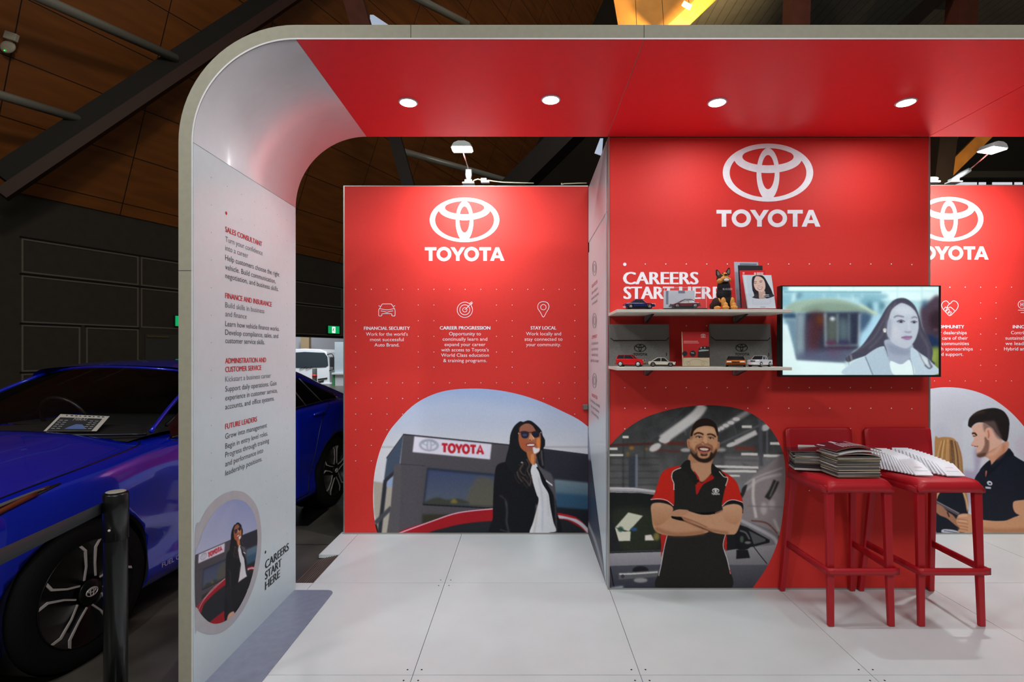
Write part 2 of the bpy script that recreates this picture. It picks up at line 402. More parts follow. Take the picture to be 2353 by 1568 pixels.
# --- the white raised floor of the stand
XJ = [-1.497, -1.3625, -.5136, .5335, 1.597, 2.565, 3.62, 4.68]; YJ = [-.5, .46, 1.42, 2.383, 3.342, 4.30]
laminate = pm('white_laminate', (214, 221, 222), .30, var=.035, scale=3.5, spec=.45)
m = MB(); g = .0016
for i in range(7):
    for j in range(5):
        if i == 0 and j in (0, 1, 4): continue
        if i == 0 and j == 2: m.bx(XJ[0]+g, XJ[1]-g, 2.2, YJ[3]-g, -.024, 0); continue
        m.bx(XJ[i]+g, XJ[i+1]-g, YJ[j]+g, YJ[j+1]-g, -.024, 0)
m.bx(-1.512, -1.3625-g, 3.81, 4.30-g, -.024, 0)
fl = struct(m.build('floor_platform', laminate), 'white laminate tile floor of the raised stand')
m = MB(); m.bx(-1.35, 4.67, -.49, 2.2, ZH, -.0245); m.bx(-1.49, 4.67, 2.2, 3.335, ZH, -.0245); m.bx(-1.35, 4.67, 3.335, 4.29, ZH, -.0245)
m.build('subframe', pm('platform_frame', (38, 36, 34), .7), fl)
m = MB()
for x_ in XJ[2:7]:
    for y_ in YJ[2:5]:
        for dx in (-.033, .033):
            for dy in (-.04, .04):
                if x_+dx > .5 and y_+dy > 3.24 and x_ < 2.6 : continue
                m.lathe([(.0042, .0002), (.0042, .0012), (.0015, .0013)], (x_+dx, y_+dy, 0), n=10)
m.build('screw', pm('screw_steel', (60, 60, 60), .35, 1.), fl)
m = MB(); m.prism([(-1.3625, 3.342, -.002), (-1.512, 3.342, ZH+.002), (-1.512, 3.81, ZH+.002), (-1.3625, 3.81, -.002)], (0, 0, -.002))
r_ = MB()
for k in range(7):
    x_ = -1.378-k*.019; z_ = -.002-(.031/.1495)*(-1.3625-x_); r_.box((x_, 3.576, z_+.0015), (.004, .466, .003))
t = thing('floor_ramp', 'ribbed brown edge ramp down from the white floor to the concrete', 'ramp', (-1.43, 3.576, ZH))
m.build('ramp_plate', pm('ramp_brown', (96, 84, 76), .5), t, loc=WO(t)); r_.build('grip_rib', pm('ramp_rib', (70, 60, 54), .5), t, loc=WO(t))
# --- left wall of the hall, in big framed panels, with the open dock door
OX, OY = -13.2, 8.0; DL = math.hypot(.45, 1); AL = math.atan2(1, .45)
d_ = Vector((.45/DL, 1/DL, 0)); nr_ = Vector((d_.y, -d_.x, 0))      # nr_ points into the hall
def LW(l, z, off=0.): return Vector((OX, OY, 0))+d_*l+nr_*off+Vector((0, 0, z))
def LY(Y): return (Y-OY)*DL
def lbox(m, l0, l1, o0, o1, z0, z1):
    c = LW((l0+l1)/2, (z0+z1)/2, (o0+o1)/2); m.box(c, (l1-l0, abs(o1-o0), z1-z0), rz=AL)
wallm = pm('wall_felt_dark', (62, 57, 49), .85, var=.08, scale=6); ZT = 5.15
m = MB(); a, b = LY(17.3), LY(23.2)
lbox(m, -16, a, -.3, 0, ZH, ZT); lbox(m, b, 30, -.3, 0, ZH, ZT); lbox(m, a, b, -.3, 0, 2.10, ZT)
wl = struct(m.build('wall_left', wallm), 'dark grey felt wall of the hall in large framed panels')
fr = pm('panel_edge_grey', (112, 106, 96), .6); gapm = pm('panel_gap_black', (10, 9, 8), .9)
m = MB(); q = MB()
cols = [LY(11.79), LY(14.08), LY(16.37), LY(18.66), LY(20.95), LY(23.24), LY(25.6)]
rows = [(4.115, 3.333), (3.273, 2.19), (2.14, 1.064), (1.02, .05)]
for c0, c1 in zip(cols, cols[1:]):
    for k, (z1, z0) in enumerate(rows):
        if k >= 2 and c0 > cols[0]+.1: continue
        cc = [(c0, c1)] if k < 2 else [(c0, LY(12.90)-.03), (LY(12.90)+.03, c1)]
        for x0, x1 in cc:
            x0 += .03; x1 -= .03; e = .035
            lbox(m, x0, x1, .001, .014, z1-e, z1); lbox(m, x0, x1, .001, .014, z0, z0+e)
            lbox(m, x0, x0+e, .001, .014, z0+e, z1-e); lbox(m, x1-e, x1, .001, .014, z0+e, z1-e)
            lbox(q, x0-.03, x1+.03, .0005, .004, z1+.002, z1+.05)
m.build('panel_frame', fr, wl); q.build('panel_gap', gapm, wl)
m = MB(); lbox(m, a-.1, b+.1, .001, .06, 2.10, 2.18)
m.build('door_head', pm('door_head_black', (14, 13, 12), .5), wl)
t = MB(); lbox(t, LY(14.2), LY(16.05), .002, .03, ZH, 2.02)
dr = struct(t.build('door_1', pm('door_grey', (70, 68, 64), .5)), 'dark grey door in the left hall wall beside the blue car')
t = MB(); lbox(t, LY(14.22), LY(14.75), .03, .07, 1.93, 1.98); t.build('door_closer', pm('closer_brass', (120, 108, 80), .4, .6), dr)
def exit_sign(Y, zc, wd, ht, lab):
    l = LY(Y); o = thing('exit_sign', lab, 'exit sign', LW(l, zc, .06), 'green running man exit signs', rz=AL)
    m = MB(); m.box((0, .0, 0), (wd, .07, ht)); m.build('housing', pm('exit_housing', (30, 60, 45), .5), o, bevel=.008)
    m = MB(); m.box((0, -.038, 0), (wd*.94, .006, ht*.88)); m.build('panel', pm('exit_green', (10, 150, 85), .4, emit=1.1), o)
    m = MB(); m.box((-.02*wd, -.043, -.02*ht), (wd*.27, .004, ht*.74)); m.build('doorway_symbol', pm('exit_white', (235, 250, 240), .4, emit=1.2), o)
    m = MB(); s = ht; f_ = -.047
    m.ball((0*s, f_, .24*s), (.045*s, .004, .045*s), 10, 6)
    for p in ([(-.02, .17), (-.05, .0)], [(-.05, .0), (.03, -.12), (-.01, -.28)], [(-.05, .0), (-.12, -.13), (-.22, -.12)],
              [(-.02, .15), (.08, .08), (.13, .13)], [(-.02, .15), (-.12, .08), (-.14, -.02)]):
        m.tube([(x*s-.01, f_, z*s) for x, z in p], .026*s, 8)
    m.build('running_figure', pm('exit_dark', (8, 70, 45), .5), o)
exit_sign(20.45, 2.42, .62, .33, 'green exit sign above the open dock door')
exit_sign(15.16, 2.42, .62, .33, 'green exit sign half hidden behind the white arch leg')
# --- plywood lining that leans in over the left wall
TH = math.radians(67); ct, st = math.cos(TH), math.sin(TH)
ply = seam_mat('plywood_lining', (138, 80, 30), (26, 12, 5), 2.6, 1.22, ox=6.16, oy=.30, gap=.022, rough=.55, var=.22, streak=(.25, 1.6, 1))
me = MB(); me.bx(-16, 34, 0, 24, -.05, 0)
cl = me.build('ceiling_lining', ply); struct(cl, 'brown plywood lining leaning in above the left hall wall')
cl.matrix_world = Matrix(((d_.x, nr_.x*ct, -nr_.x*st, OX), (d_.y, nr_.y*ct, -nr_.y*st, OY), (0, st, ct, ZT), (0, 0, 0, 1)))
def onply(x, y, clear=0.):
    n = Vector((nr_.x*st, nr_.y*st, -ct)); c = Vector((0, 0, H)); p0 = LW(0, ZT)
    dr_ = Vector(((x-VX)/F, 1, (VY-y)/F)); tt = n.dot(p0-c)/n.dot(dr_); return c+dr_*(tt-clear)
def bar(m, a, b, wd, ht, roll=0.):
    a, b = Vector(a), Vector(b); t_ = (b-a).normalized(); s_ = t_.cross(Vector((0, 0, 1))).normalized(); u_ = s_.cross(t_)
    if roll: R = Matrix.Rotation(roll, 3, t_); s_, u_ = R @ s_, R @ u_
    vs = [p+s_*x*wd/2+u_*z*ht/2 for p in (a, b) for x, z in ((-1, -1), (1, -1), (1, 1), (-1, 1))]
    m.add(vs, [(0, 3, 2, 1), (4, 5, 6, 7), (0, 1, 5, 4), (1, 2, 6, 5), (2, 3, 7, 6), (3, 0, 4, 7)])
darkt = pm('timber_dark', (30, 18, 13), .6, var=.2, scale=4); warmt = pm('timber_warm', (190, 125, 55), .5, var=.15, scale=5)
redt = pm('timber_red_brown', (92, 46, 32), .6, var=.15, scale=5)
a_, b_ = onply(4, 410, .9), onply(640, -10, .9)
ext = (b_-a_)*.5
t = thing('roof_beam', 'long dark timber roof beam crossing diagonally above the blue car', 'roof beam', a_)
m = MB(); bar(m, a_-ext*.0, b_+ext, .30, .46); m.build('web', pm('beam_shaded', (17, 12, 9), .7), t, loc=WO(t))
off = Vector((0, 0, -.345)); m = MB(); bar(m, a_+off, b_+ext+off, .34, .22); m.build('lit_underside', pm('beam_lit_brown', (58, 28, 20), .6), t, loc=WO(t))  # brown strip paints the beam's lit underside, the darker box its shaded side
pipem = pm('pipe_grey', (150, 150, 142), .3, .2)
def pipe(lab, a, b, r=.085):
    m = MB(); a, b = Vector(a), Vector(b); m.tube([a, b], r, 20)
    o = m.build('service_pipe', pipem, loc=(0, 0, 0)); tag(o, lab, 'pipe', 'grey pipes under the roof')
pipe('upper grey pipe ending at the long diagonal roof beam', onply(-160, -118, 1.0), onply(404, 134, 1.0), .10)
pipe('lower grey pipe ending at the long diagonal roof beam', onply(-260, 140, .9), onply(186, 275, .9), .09)
pipe('thin grey pipe above the top edge of the arch', P(880, -45, 12), P(1075, 56, 13.5), .09)
pipe('dim grey pipe behind the opening over the woman poster', P(905, 342, 15), P(1240, 436, 18), .09)
def beam(lab, a, b, wd, ht, mt, name='roof_beam', cat='roof beam', roll=0.):
    m = MB(); bar(m, a, b, wd, ht, roll); o = m.build(name, mt); tag(o, lab, cat, 'timber roof members'); return o
beam('broad dark roof beam behind the opening left of the red centre wall', P(1345, 270, 12), P(1165, 450, 12.6), .5, .5, darkt)
beam('narrow dark roof post behind the opening above the woman poster', P(903, 300, 13), P(945, 450, 13), .2, .3, darkt)
beam('reddish roof post rising from the arch top left of the pale louvre', P(835, 75, 11), P(790, -80, 11), .32, .4, redt)
beam('brown roof post left of the two dark diagonal roof struts', P(1828, 80, 11), P(1833, -60, 11), .38, .4, redt)
beam('dark diagonal roof strut in the grey roof', P(2065, 75, 11), P(2200, -50, 11), .3, .3, darkt)
beam('brown roof post at the far end of the grey roof strip', P(2205, 80, 11), P(2215, -60, 11), .38, .4, redt)
beam('dark roof post behind the gap beside the right lamp', P(2150, 470, 9), P(2176, 250, 9), .24, .3, darkt)
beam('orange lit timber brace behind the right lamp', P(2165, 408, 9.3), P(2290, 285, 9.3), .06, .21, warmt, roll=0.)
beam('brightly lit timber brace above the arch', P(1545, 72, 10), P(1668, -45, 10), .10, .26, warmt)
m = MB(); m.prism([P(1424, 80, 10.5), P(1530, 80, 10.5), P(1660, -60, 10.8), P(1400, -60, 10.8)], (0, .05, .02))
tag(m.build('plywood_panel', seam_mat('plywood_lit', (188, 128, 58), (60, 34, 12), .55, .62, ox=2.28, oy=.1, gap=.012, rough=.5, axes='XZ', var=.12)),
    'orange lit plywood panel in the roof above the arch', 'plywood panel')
m = MB(); m.prism([P(2133, 330, 10), P(2156, 330, 10), P(2150, 440, 10), P(2133, 440, 10)], (0, .03, 0)); m.prism([P(2180, 300, 10.2), P(2208, 300, 10.2), P(2180, 372, 10.2), P(2172, 372, 10.2)], (0, .03, 0))
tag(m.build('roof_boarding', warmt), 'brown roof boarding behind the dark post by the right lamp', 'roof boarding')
t = thing('added_roof_lamp', 'small pale box by the orange lit timber, added as a lamp fixture', 'lamp', P(1578, 12, 9.7))  # added fixture with a glowing lens, put where a small white tag hangs
m = MB(); m.box((0, 0, 0), (.18, .06, .08), ry=.5); m.build('housing', pm('lamp_case', (226, 214, 190), .5), t, bevel=.01)
m = MB(); m.box((.0, .033, 0), (.15, .01, .06), ry=.5); m.build('lens', pm('lamp_lens', (255, 214, 140), .3, emit=3.), t)
corr = seam_mat('roof_sheet_grey', (140, 136, 128), (92, 88, 82), .22, 40, ox=.1, gap=.014, rough=.5, var=.1)
m = MB(); m.bx(3.9, 34, -9, 44, 0, .1); o = m.build('ceiling_right', corr, loc=(0, 0, 9.7)); struct(o, 'dark grey ribbed roof sheets above the stand')
m = MB(); m.bx(-3.3, 34, 30, 30.3, ZH, 26)
wb = struct(m.build('wall_back', pm('wall_back_dark', (48, 40, 32), .8, var=.1, scale=2)), 'dark far wall of the hall behind the stand')
m = MB(); m.prism([P(2110, 393, 17), P(2500, 393, 17), P(2500, 408, 17), P(2110, 408, 17)], (0, .2, 0))
tag(m.build('wall_rail', pm('rail_grey', (96, 90, 78), .6)), 'grey rail on the dark wall behind the right lamp', 'rail')
m = MB(); m.prism([P(2110, 250, 17.6), P(2500, 250, 17.6), P(2500, 560, 17.6), P(2110, 560, 17.6)], (0, .3, 0))
struct(m.build('wall_rear_right', pm('wall_panel_brown', (50, 44, 37), .8)), 'dark panelled wall behind the right lamp')
m = MB()
for x0, x1 in ((2196, 2245), (2250, 2266), (2281, 2326), (2332, 2350)):
    m.prism([P(x0, 419, 17.58), P(x1, 419, 17.58), P(x1, 424.5, 17.58), P(x0, 424.5, 17.58)], (0, .02, 0))
tag(m.build('clerestory_window', pm('louvre_daylight', (214, 216, 226), .4, emit=.9)), 'thin bright louvre strip above the right poster wall', 'window')
m = MB(); m.prism([P(850, 34, 14), P(858, 34, 14), P(900, 62, 14), P(850, 62, 14)], (0, .02, 0))
m.prism([P(1379, 318, 14), P(1386, 318, 14), P(1383, 358, 14), P(1366, 352, 14)], (0, .02, 0))
tag(m.build('louvre_window', pm('louvre_daylight2', (170, 184, 206), .4, emit=.7)), 'small pale louvred skylight peeping between the dark beams', 'window')
# --- small devices on the plywood
t = thing('wireless_access_point', 'rounded white device with a green dot on the plywood lining', 'access point', onply(18, 108, .15))
m = MB(); m.ball((0, 0, 0), (.16, .05, .13)); m.build('case', pm('device_white', (196, 192, 176), .5), t)
m = MB(); m.ball((-.02, -.05, -.10), .012, 8, 6); m.build('status_light', pm('led_green', (40, 230, 90), .4, emit=2.), t)
m = MB(); o_ = onply(26, 84, .2); m.box((0, 0, 0), (.25, .08, .15), ry=.3)
tag(m.build('junction_box', pm('device_white', (196, 192, 176), .5), loc=o_, bevel=.01), 'square white junction box above the rounded white device', 'junction box')
# --- the dock outside: pale wall, truck, container, bollard
m = MB(); m.prism([LW(LY(12), ZH-1.3, -9), LW(LY(40), ZH-1.3, -9), LW(LY(40), 7, -9), LW(LY(12), 7, -9)], (-.2, .2, 0))
struct(m.build('wall_dock', pm('dock_wall_white', (206, 210, 220), .7)), 'pale wall of the loading dock beyond the open door')
def dock(x, y, Y): return P(x, y, Y)
YT = 26.0
t = thing('truck', 'white flat-nosed truck cab parked in the loading dock', 'truck', P(700, 930, YT))
k = YT/F; wt = pm('truck_white', (228, 232, 238), .3, coat=.4)
prof = [(640, 940), (640, 815), (650, 806), (668, 803), (700, 801.5), (735, 803), (750, 809), (754, 820), (757, 845), (758, 940)]
m = MB(); m.prism([P(x, y, YT) for x, y in prof], (0, 2.2, 0)); m.build('cab', wt, t, loc=WO(t), bevel=.04)
m = MB(); m.prism([P(x, y, YT-.03) for x, y in [(652, 812), (700, 809), (745, 811), (752, 820), (754, 840), (748, 844), (700, 846), (652, 844)]], (0, .1, 0))
m.build('windshield', pm('truck_glass', (52, 62, 70), .08, coat=.5), t, loc=WO(t), bevel=.01)
m = MB()
for x in (688, 702): m.tube([P(x, 849, YT-.05), P(x+14, 843, YT-.06)], .015, 6)
m.build('wiper', pm('rubber_black', (14, 14, 14), .7), t, loc=WO(t))
m = MB(); m.prism([P(x, y, YT-.04) for x, y in [(730, 871), (752, 868), (751, 871), (730, 874)]], (0, .1, 0)); m.prism([P(x, y, YT-.04) for x, y in [(730, 877), (744, 874), (743, 878), (730, 881)]], (0, .1, 0))
m.build('grille', pm('grille_black', (22, 22, 24), .5), t, loc=WO(t))
m = MB(); m.prism([P(x, y, YT-.06) for x, y in [(640, 884), (762, 880), (762, 896), (640, 898)]], (0, .3, 0)); m.build('bumper', wt, t, loc=WO(t), bevel=.03)
m = MB(); m.box(P(763, 832, YT-.1)+Vector((0, 0, 0)), (.19, .12, .50)); m.build('side_mirror', pm('mirror_black', (34, 34, 38), .5), t, loc=WO(t), bevel=.03)
m = MB(); m.tube([P(752, 815, YT), P(762, 813, YT-.1), P(766, 818, YT-.1), P(766, 850, YT-.1), P(757, 852, YT)], .022, 8); m.build('mirror_arm', pm('rubber_black', (14, 14, 14), .7), t, loc=WO(t))
t = thing('freight_container', 'tall pale grey freight container beside the truck', 'container', P(785, 930, 24.5))
m = MB(); m.prism([P(x, y, 24.5) for x, y in [(769, 786), (800, 786), (800, 857), (769, 857)]], (0, 2.4, 0)); m.build('box', pm('container_grey', (176, 188, 196), .5), t, loc=WO(t))
m = MB(); m.prism([P(x, y, 24.3) for x, y in [(762, 857), (800, 857), (800, 861), (762, 861)]], (0, 2.4, 0)); m.build('deck', pm('container_deck', (214, 220, 226), .5), t, loc=WO(t))
m = MB(); m.prism([P(x, y, 24.4) for x, y in [(770, 861), (800, 861), (800, 940), (770, 940)]], (0, 1.4, 0)); m.build('skirt', pm('container_skirt', (205, 208, 214), .5), t, loc=WO(t))
m = MB(); m.prism([P(x, y, 24.4) for x, y in [(764, 861), (769, 861), (769, 900), (762, 900)]], (0, .1, 0)); m.build('green_post', pm('dock_green', (60, 140, 90), .5), t, loc=WO(t))
t = thing('bollard', 'grey bollard with a red band in front of the truck', 'bollard', P(723, 900, 23))
m = MB(); p_ = P(723, 905, 23); m.lathe([(.10, 0), (.10, 1.10), (.09, 1.14)], p_, n=20); m.build('post', pm('bollard_grey', (128, 132, 132), .6), t, loc=WO(t))
m = MB(); m.lathe([(.106, .73), (.106, .85)], p_, n=20); m.build('band', pm('bollard_red', (214, 44, 36), .5), t, loc=WO(t))
m = MB(); m.prism([P(x, y, 29.5) for x, y in [(691, 774), (710, 774), (710, 794), (691, 794)]], (0, .3, 0)); m.prism([P(x, y, 29.4) for x, y in [(691, 793), (710, 793), (710, 812), (691, 812)]], (0, .3, 0))
tag(m.build('dock_cabinet', pm('cabinet_tan', (168, 146, 112), .6)), 'tan box on the dock wall above the truck roof', 'cabinet')
# ================================================================= the stand's arch
AX, AY0, AY1, AR, AW = -1.4357, 2.245, 3.249, .445, .064
greyf = pm('fascia_grey', (164, 158, 138), .6, var=.04, scale=40); whitep = pm('panel_white', (207, 223, 227), .38, var=.015, coat=.25, croug=.18)
redc = pm('ceiling_red', (246, 34, 44), .42, var=.02, coat=.35, croug=.32); edge = pm('edge_white', (224, 220, 220), .4)
cornerp = pm('corner_white', (230, 222, 226), .3, var=.015, coat=.45, croug=.16)
t = arch = thing('stand_arch', 'large rounded arch frame with white left leg and red ceiling', 'arch', (AX, AY0, 0))
def path(off, x_end, n=20):
    r = AR+off; c = (AX+AR, CZ-AR); pts = [(AX-off, 0), (AX-off, CZ-AR)]
    for k in range(1, n): 
        a = PI-PI/2*k/n; pts.append((c[0]+r*math.cos(a), c[1]+r*math.sin(a)))
    return pts+[(c[0], CZ+off), (x_end, CZ+off)]
ia, oa = path(.004, 4.75), path(AW, 4.75)
m = MB(); n_ = len(ia)
for y_ in (AY0, AY1): pass
vs = [(x, y_, z) for y_ in (AY0, AY1) for x, z in ia]+[(x, y_, z) for y_ in (AY0, AY1) for x, z in oa]
fs = []
for i in range(n_-1):
    fs += [(i, i+1, 2*n_+i+1, 2*n_+i), (n_+i, 3*n_+i, 3*n_+i+1, n_+i+1), (i, n_+i, n_+i+1, i+1), (2*n_+i, 2*n_+i+1, 3*n_+i+1, 3*n_+i)]
m.add(vs, fs); m.build('fascia', greyf, t, loc=WO(t))
jd = pm('joint_dark', (44, 42, 38), .8)
m = MB(); m.bx(AX-AW-.0005, AX, AY0-.0006, AY0, 1.839, 1.841); m.build('fascia_joint', jd, t, loc=WO(t))
for x_ in ((944-VX)*AY0/F, (1480-VX)*AY0/F):
    m = MB(); m.bx(x_-.0011, x_+.0011, AY0-.0006, AY0, CZ+.004, CZ+AW); m.build('fascia_joint', jd, t, loc=WO(t))
m = MB(); m.bx(AX-.004, AX, AY0+.002, AY1, 0, CZ-AR-.002); m.build('leg_panel', whitep, t, loc=WO(t))
m = MB(); pa = path(.0, 4.75, 28)[1:-1]; pb = path(.004, 4.75, 28)[1:-1]
G = [[(x, y_, z) for x, z in pa] for y_ in (AY0+.002, AY1)]; G2 = [[(x, y_, z) for x, z in pb] for y_ in (AY1, AY0+.002)]
m.grid(G+G2+[G[0]]); m.build('corner_panel', cornerp, t, loc=WO(t))
for x0, x1 in ((AX+AR, .5185), (.5215, 2.5325), (2.5355, 4.74)):
    m = MB(); m.bx(x0+.0012, x1, AY0+.002, AY1, CZ, CZ+.004); m.build('ceiling_panel', redc, t, loc=WO(t))
m = MB(); pe = path(.0, 4.75, 28); pf = path(.007, 4.75, 28); G = [[(x, AY0-.0015, z) for x, z in pe], [(x, AY0-.0015, z) for x, z in pf]]
m.grid(G, False); m.build('edge_strip', edge, t, loc=WO(t))
m = MB(); G = [[(x, AY1+.0015, z) for x, z in pe], [(x, AY1+.0015, z) for x, z in path(.05, 4.75, 28)]]; m.grid(G, False); m.build('rear_edge', edge, t, loc=WO(t))
# base plate of the leg
m = MB(); x1 = (770-VX)*D(1358)/F; yb = D(1358); c = [(AX, AY0), (x1, AY0)]+[(x1-.05+.05*math.cos(a), yb-.05+.05*math.sin(a)) for a in np.linspace(0, PI/2, 8)]+[(AX, yb)]
m.prism([(x, y, .0006) for x, y in c], (0, 0, .004)); m.build('base_plate', pm('steel_plate', (142, 152, 172), .36, .25, var=.06), t, loc=WO(t), label='brushed steel base plate')
# --- printing on the leg
LP = Side(AX, 1); dark = pm('print_dark_grey', (66, 66, 72), .6); midg = pm('print_grey', (112, 112, 118), .6); redp = pm('print_red', (196, 44, 50), .6); blackp = pm('print_black', (34, 34, 40), .6)
dc = Decal(LP, .0010)
for s_, xr, yb_, k in [('SALES CONSULTANT', 601.6, 532.5, 1), ('FINANCE AND INSURANCE', 624, 685.3, 1), ('ADMINISTRATION AND', 611, 835.7, 1), ('CUSTOMER SERVICE', 600, 855.7, 1), ('FUTURE LEADERS', 590, 987, 1),
    ('Turn your confidence', 603, 555, 2), ('into a career', 570, 575, 2), ('Build skills in business', 607, 706.6, 2), ('and finance', 566.5, 727, 2), ('Kickstart a business career', 622, 878, 2),
    ('Help customers choose the right', 641.5, 597.5, 0), ('vehicle. Build communication,', 633, 619, 0), ('negotiation, and business skills.', 639.5, 639, 0),
    ('Learn how vehicle finance works.', 641.5, 749.7, 0), ('Develop compliance, sales, and', 639, 769.6, 0), ('customer service skills.', 608, 788.6, 0),
    ('Support daily operations. Gain', 635, 900.5, 0), ('experience in customer service,', 637, 921, 0), ('accounts, and office systems.', 630, 941.5, 0),
    ('Grow into management', 613, 1009.6, 0), ('Begin in entry level roles.', 615, 1032, 0), ('Progress through training', 618, 1052, 0), ('and performance into', 604.5, 1073, 0), ('leadership positions.', 602, 1094, 0)]:
    if s_ in ('SALES CONSULTANT',): blocks = [Decal(LP, .0010) for _ in range(4)]
    blocks[0 if yb_ < 660 else 1 if yb_ < 810 else 2 if yb_ < 960 else 3].text(s_, 517.3, xr, yb_, 12.3, .034 if k == 1 else .004, m=k)
for q in blocks: q.build('lettering', [dark, redp, midg, blackp], arch)
for s_, xr, yb_ in (('CAREERS', 662.8, 1309), ('START', 646, 1333.5), ('HERE', 642.5, 1357)): dc.text(s_, 609, xr, yb_, 18.5, .045, m=3)
dc.build('slogan', [dark, redp, midg, blackp], arch)
for q in ((519.5, 490, redp), (609.6, 1269.5, blackp)): dc = Decal(LP, .0010); dc.dot(q[0], q[1], .0085); dc.build('printed_dot', q[2], arch)
dc = Decal(LP, .0009); Y0, Z0, g_ = 2.373, 2.288, .1264
for i in range(7):
    for k in range(17):
        if not (k in (0,) or i in (0, 6) or (k == 1 and i not in (1,)) or (k >= 11 and i >= 4 and k < 14)): continue
        if i == 0 and k > 11: continue
        Y_ = Y0+g_*i; z_ = Z0-g_*k; dc.dot(VX+AX*F/Y_, VY+(H-z_)*F/Y_, .0022)
dc.build('dot_pattern', [midg], arch)
# ================================================================= poster walls
redw = pm('poster_red', (214, 50, 44), .62, var=.025, scale=60, spec=.3); alu = pm('aluminium', (170, 168, 164), .35, .7); prw = pm('print_white', (242, 240, 246), .6)
YB, YC = 4.243, 3.249; BZ = 2.856
def aff3(c, src, dst, dfr):
    """set the canvas so that src coords (3 points) land on dst coords (given in frame dfr = ox,oy,sc)"""
    S = np.array([[x, y, 1] for x, y in src]); Dd = np.array(dst, float)/dfr[2]+np.array(dfr[:2]); M = np.linalg.solve(S, Dd)
    c.M = M; sc = math.sqrt(abs(np.linalg.det(M[:2]))); c.af = (0, 0, 1/sc)
    c.T = lambda p: np.c_[np.asarray(p, float), np.ones(len(p))] @ c.M
def letters(c, pts_fn, col, wd, soft=.4):
    """TOYOTA as brush strokes; pts_fn maps (0..1 along, 0..1 up)"""
    L = lambda *q: [pts_fn(*p) for p in q]
    w_ = 1/6.4
    for i, ch in enumerate('TOYOTA'):
        a = i*1.08*w_; b = a+w_*.88; m_ = (a+b)/2
        if ch == 'T': c.line(L((a, .92), (b, .92)), wd, col, soft); c.line(L((m_, .92), (m_, 0)), wd, col, soft)
        if ch == 'Y': c.line(L((a, 1), (m_, .45)), wd, col, soft); c.line(L((b, 1), (m_, .45), (m_, 0)), wd, col, soft, sm=False)
        if ch == 'A': c.line(L((a, 0), (m_, 1), (b, 0)), wd, col, soft, sm=False); c.line(L((a+.02, .3), (b-.02, .3)), wd*.8, col, soft)
        if ch == 'O':
            t_ = np.linspace(0, 2*PI, 16); c.line(L(*[(m_+.44*w_*math.cos(q), .5+.46*math.sin(q)) for q in t_]), wd, col, soft, sm=False)
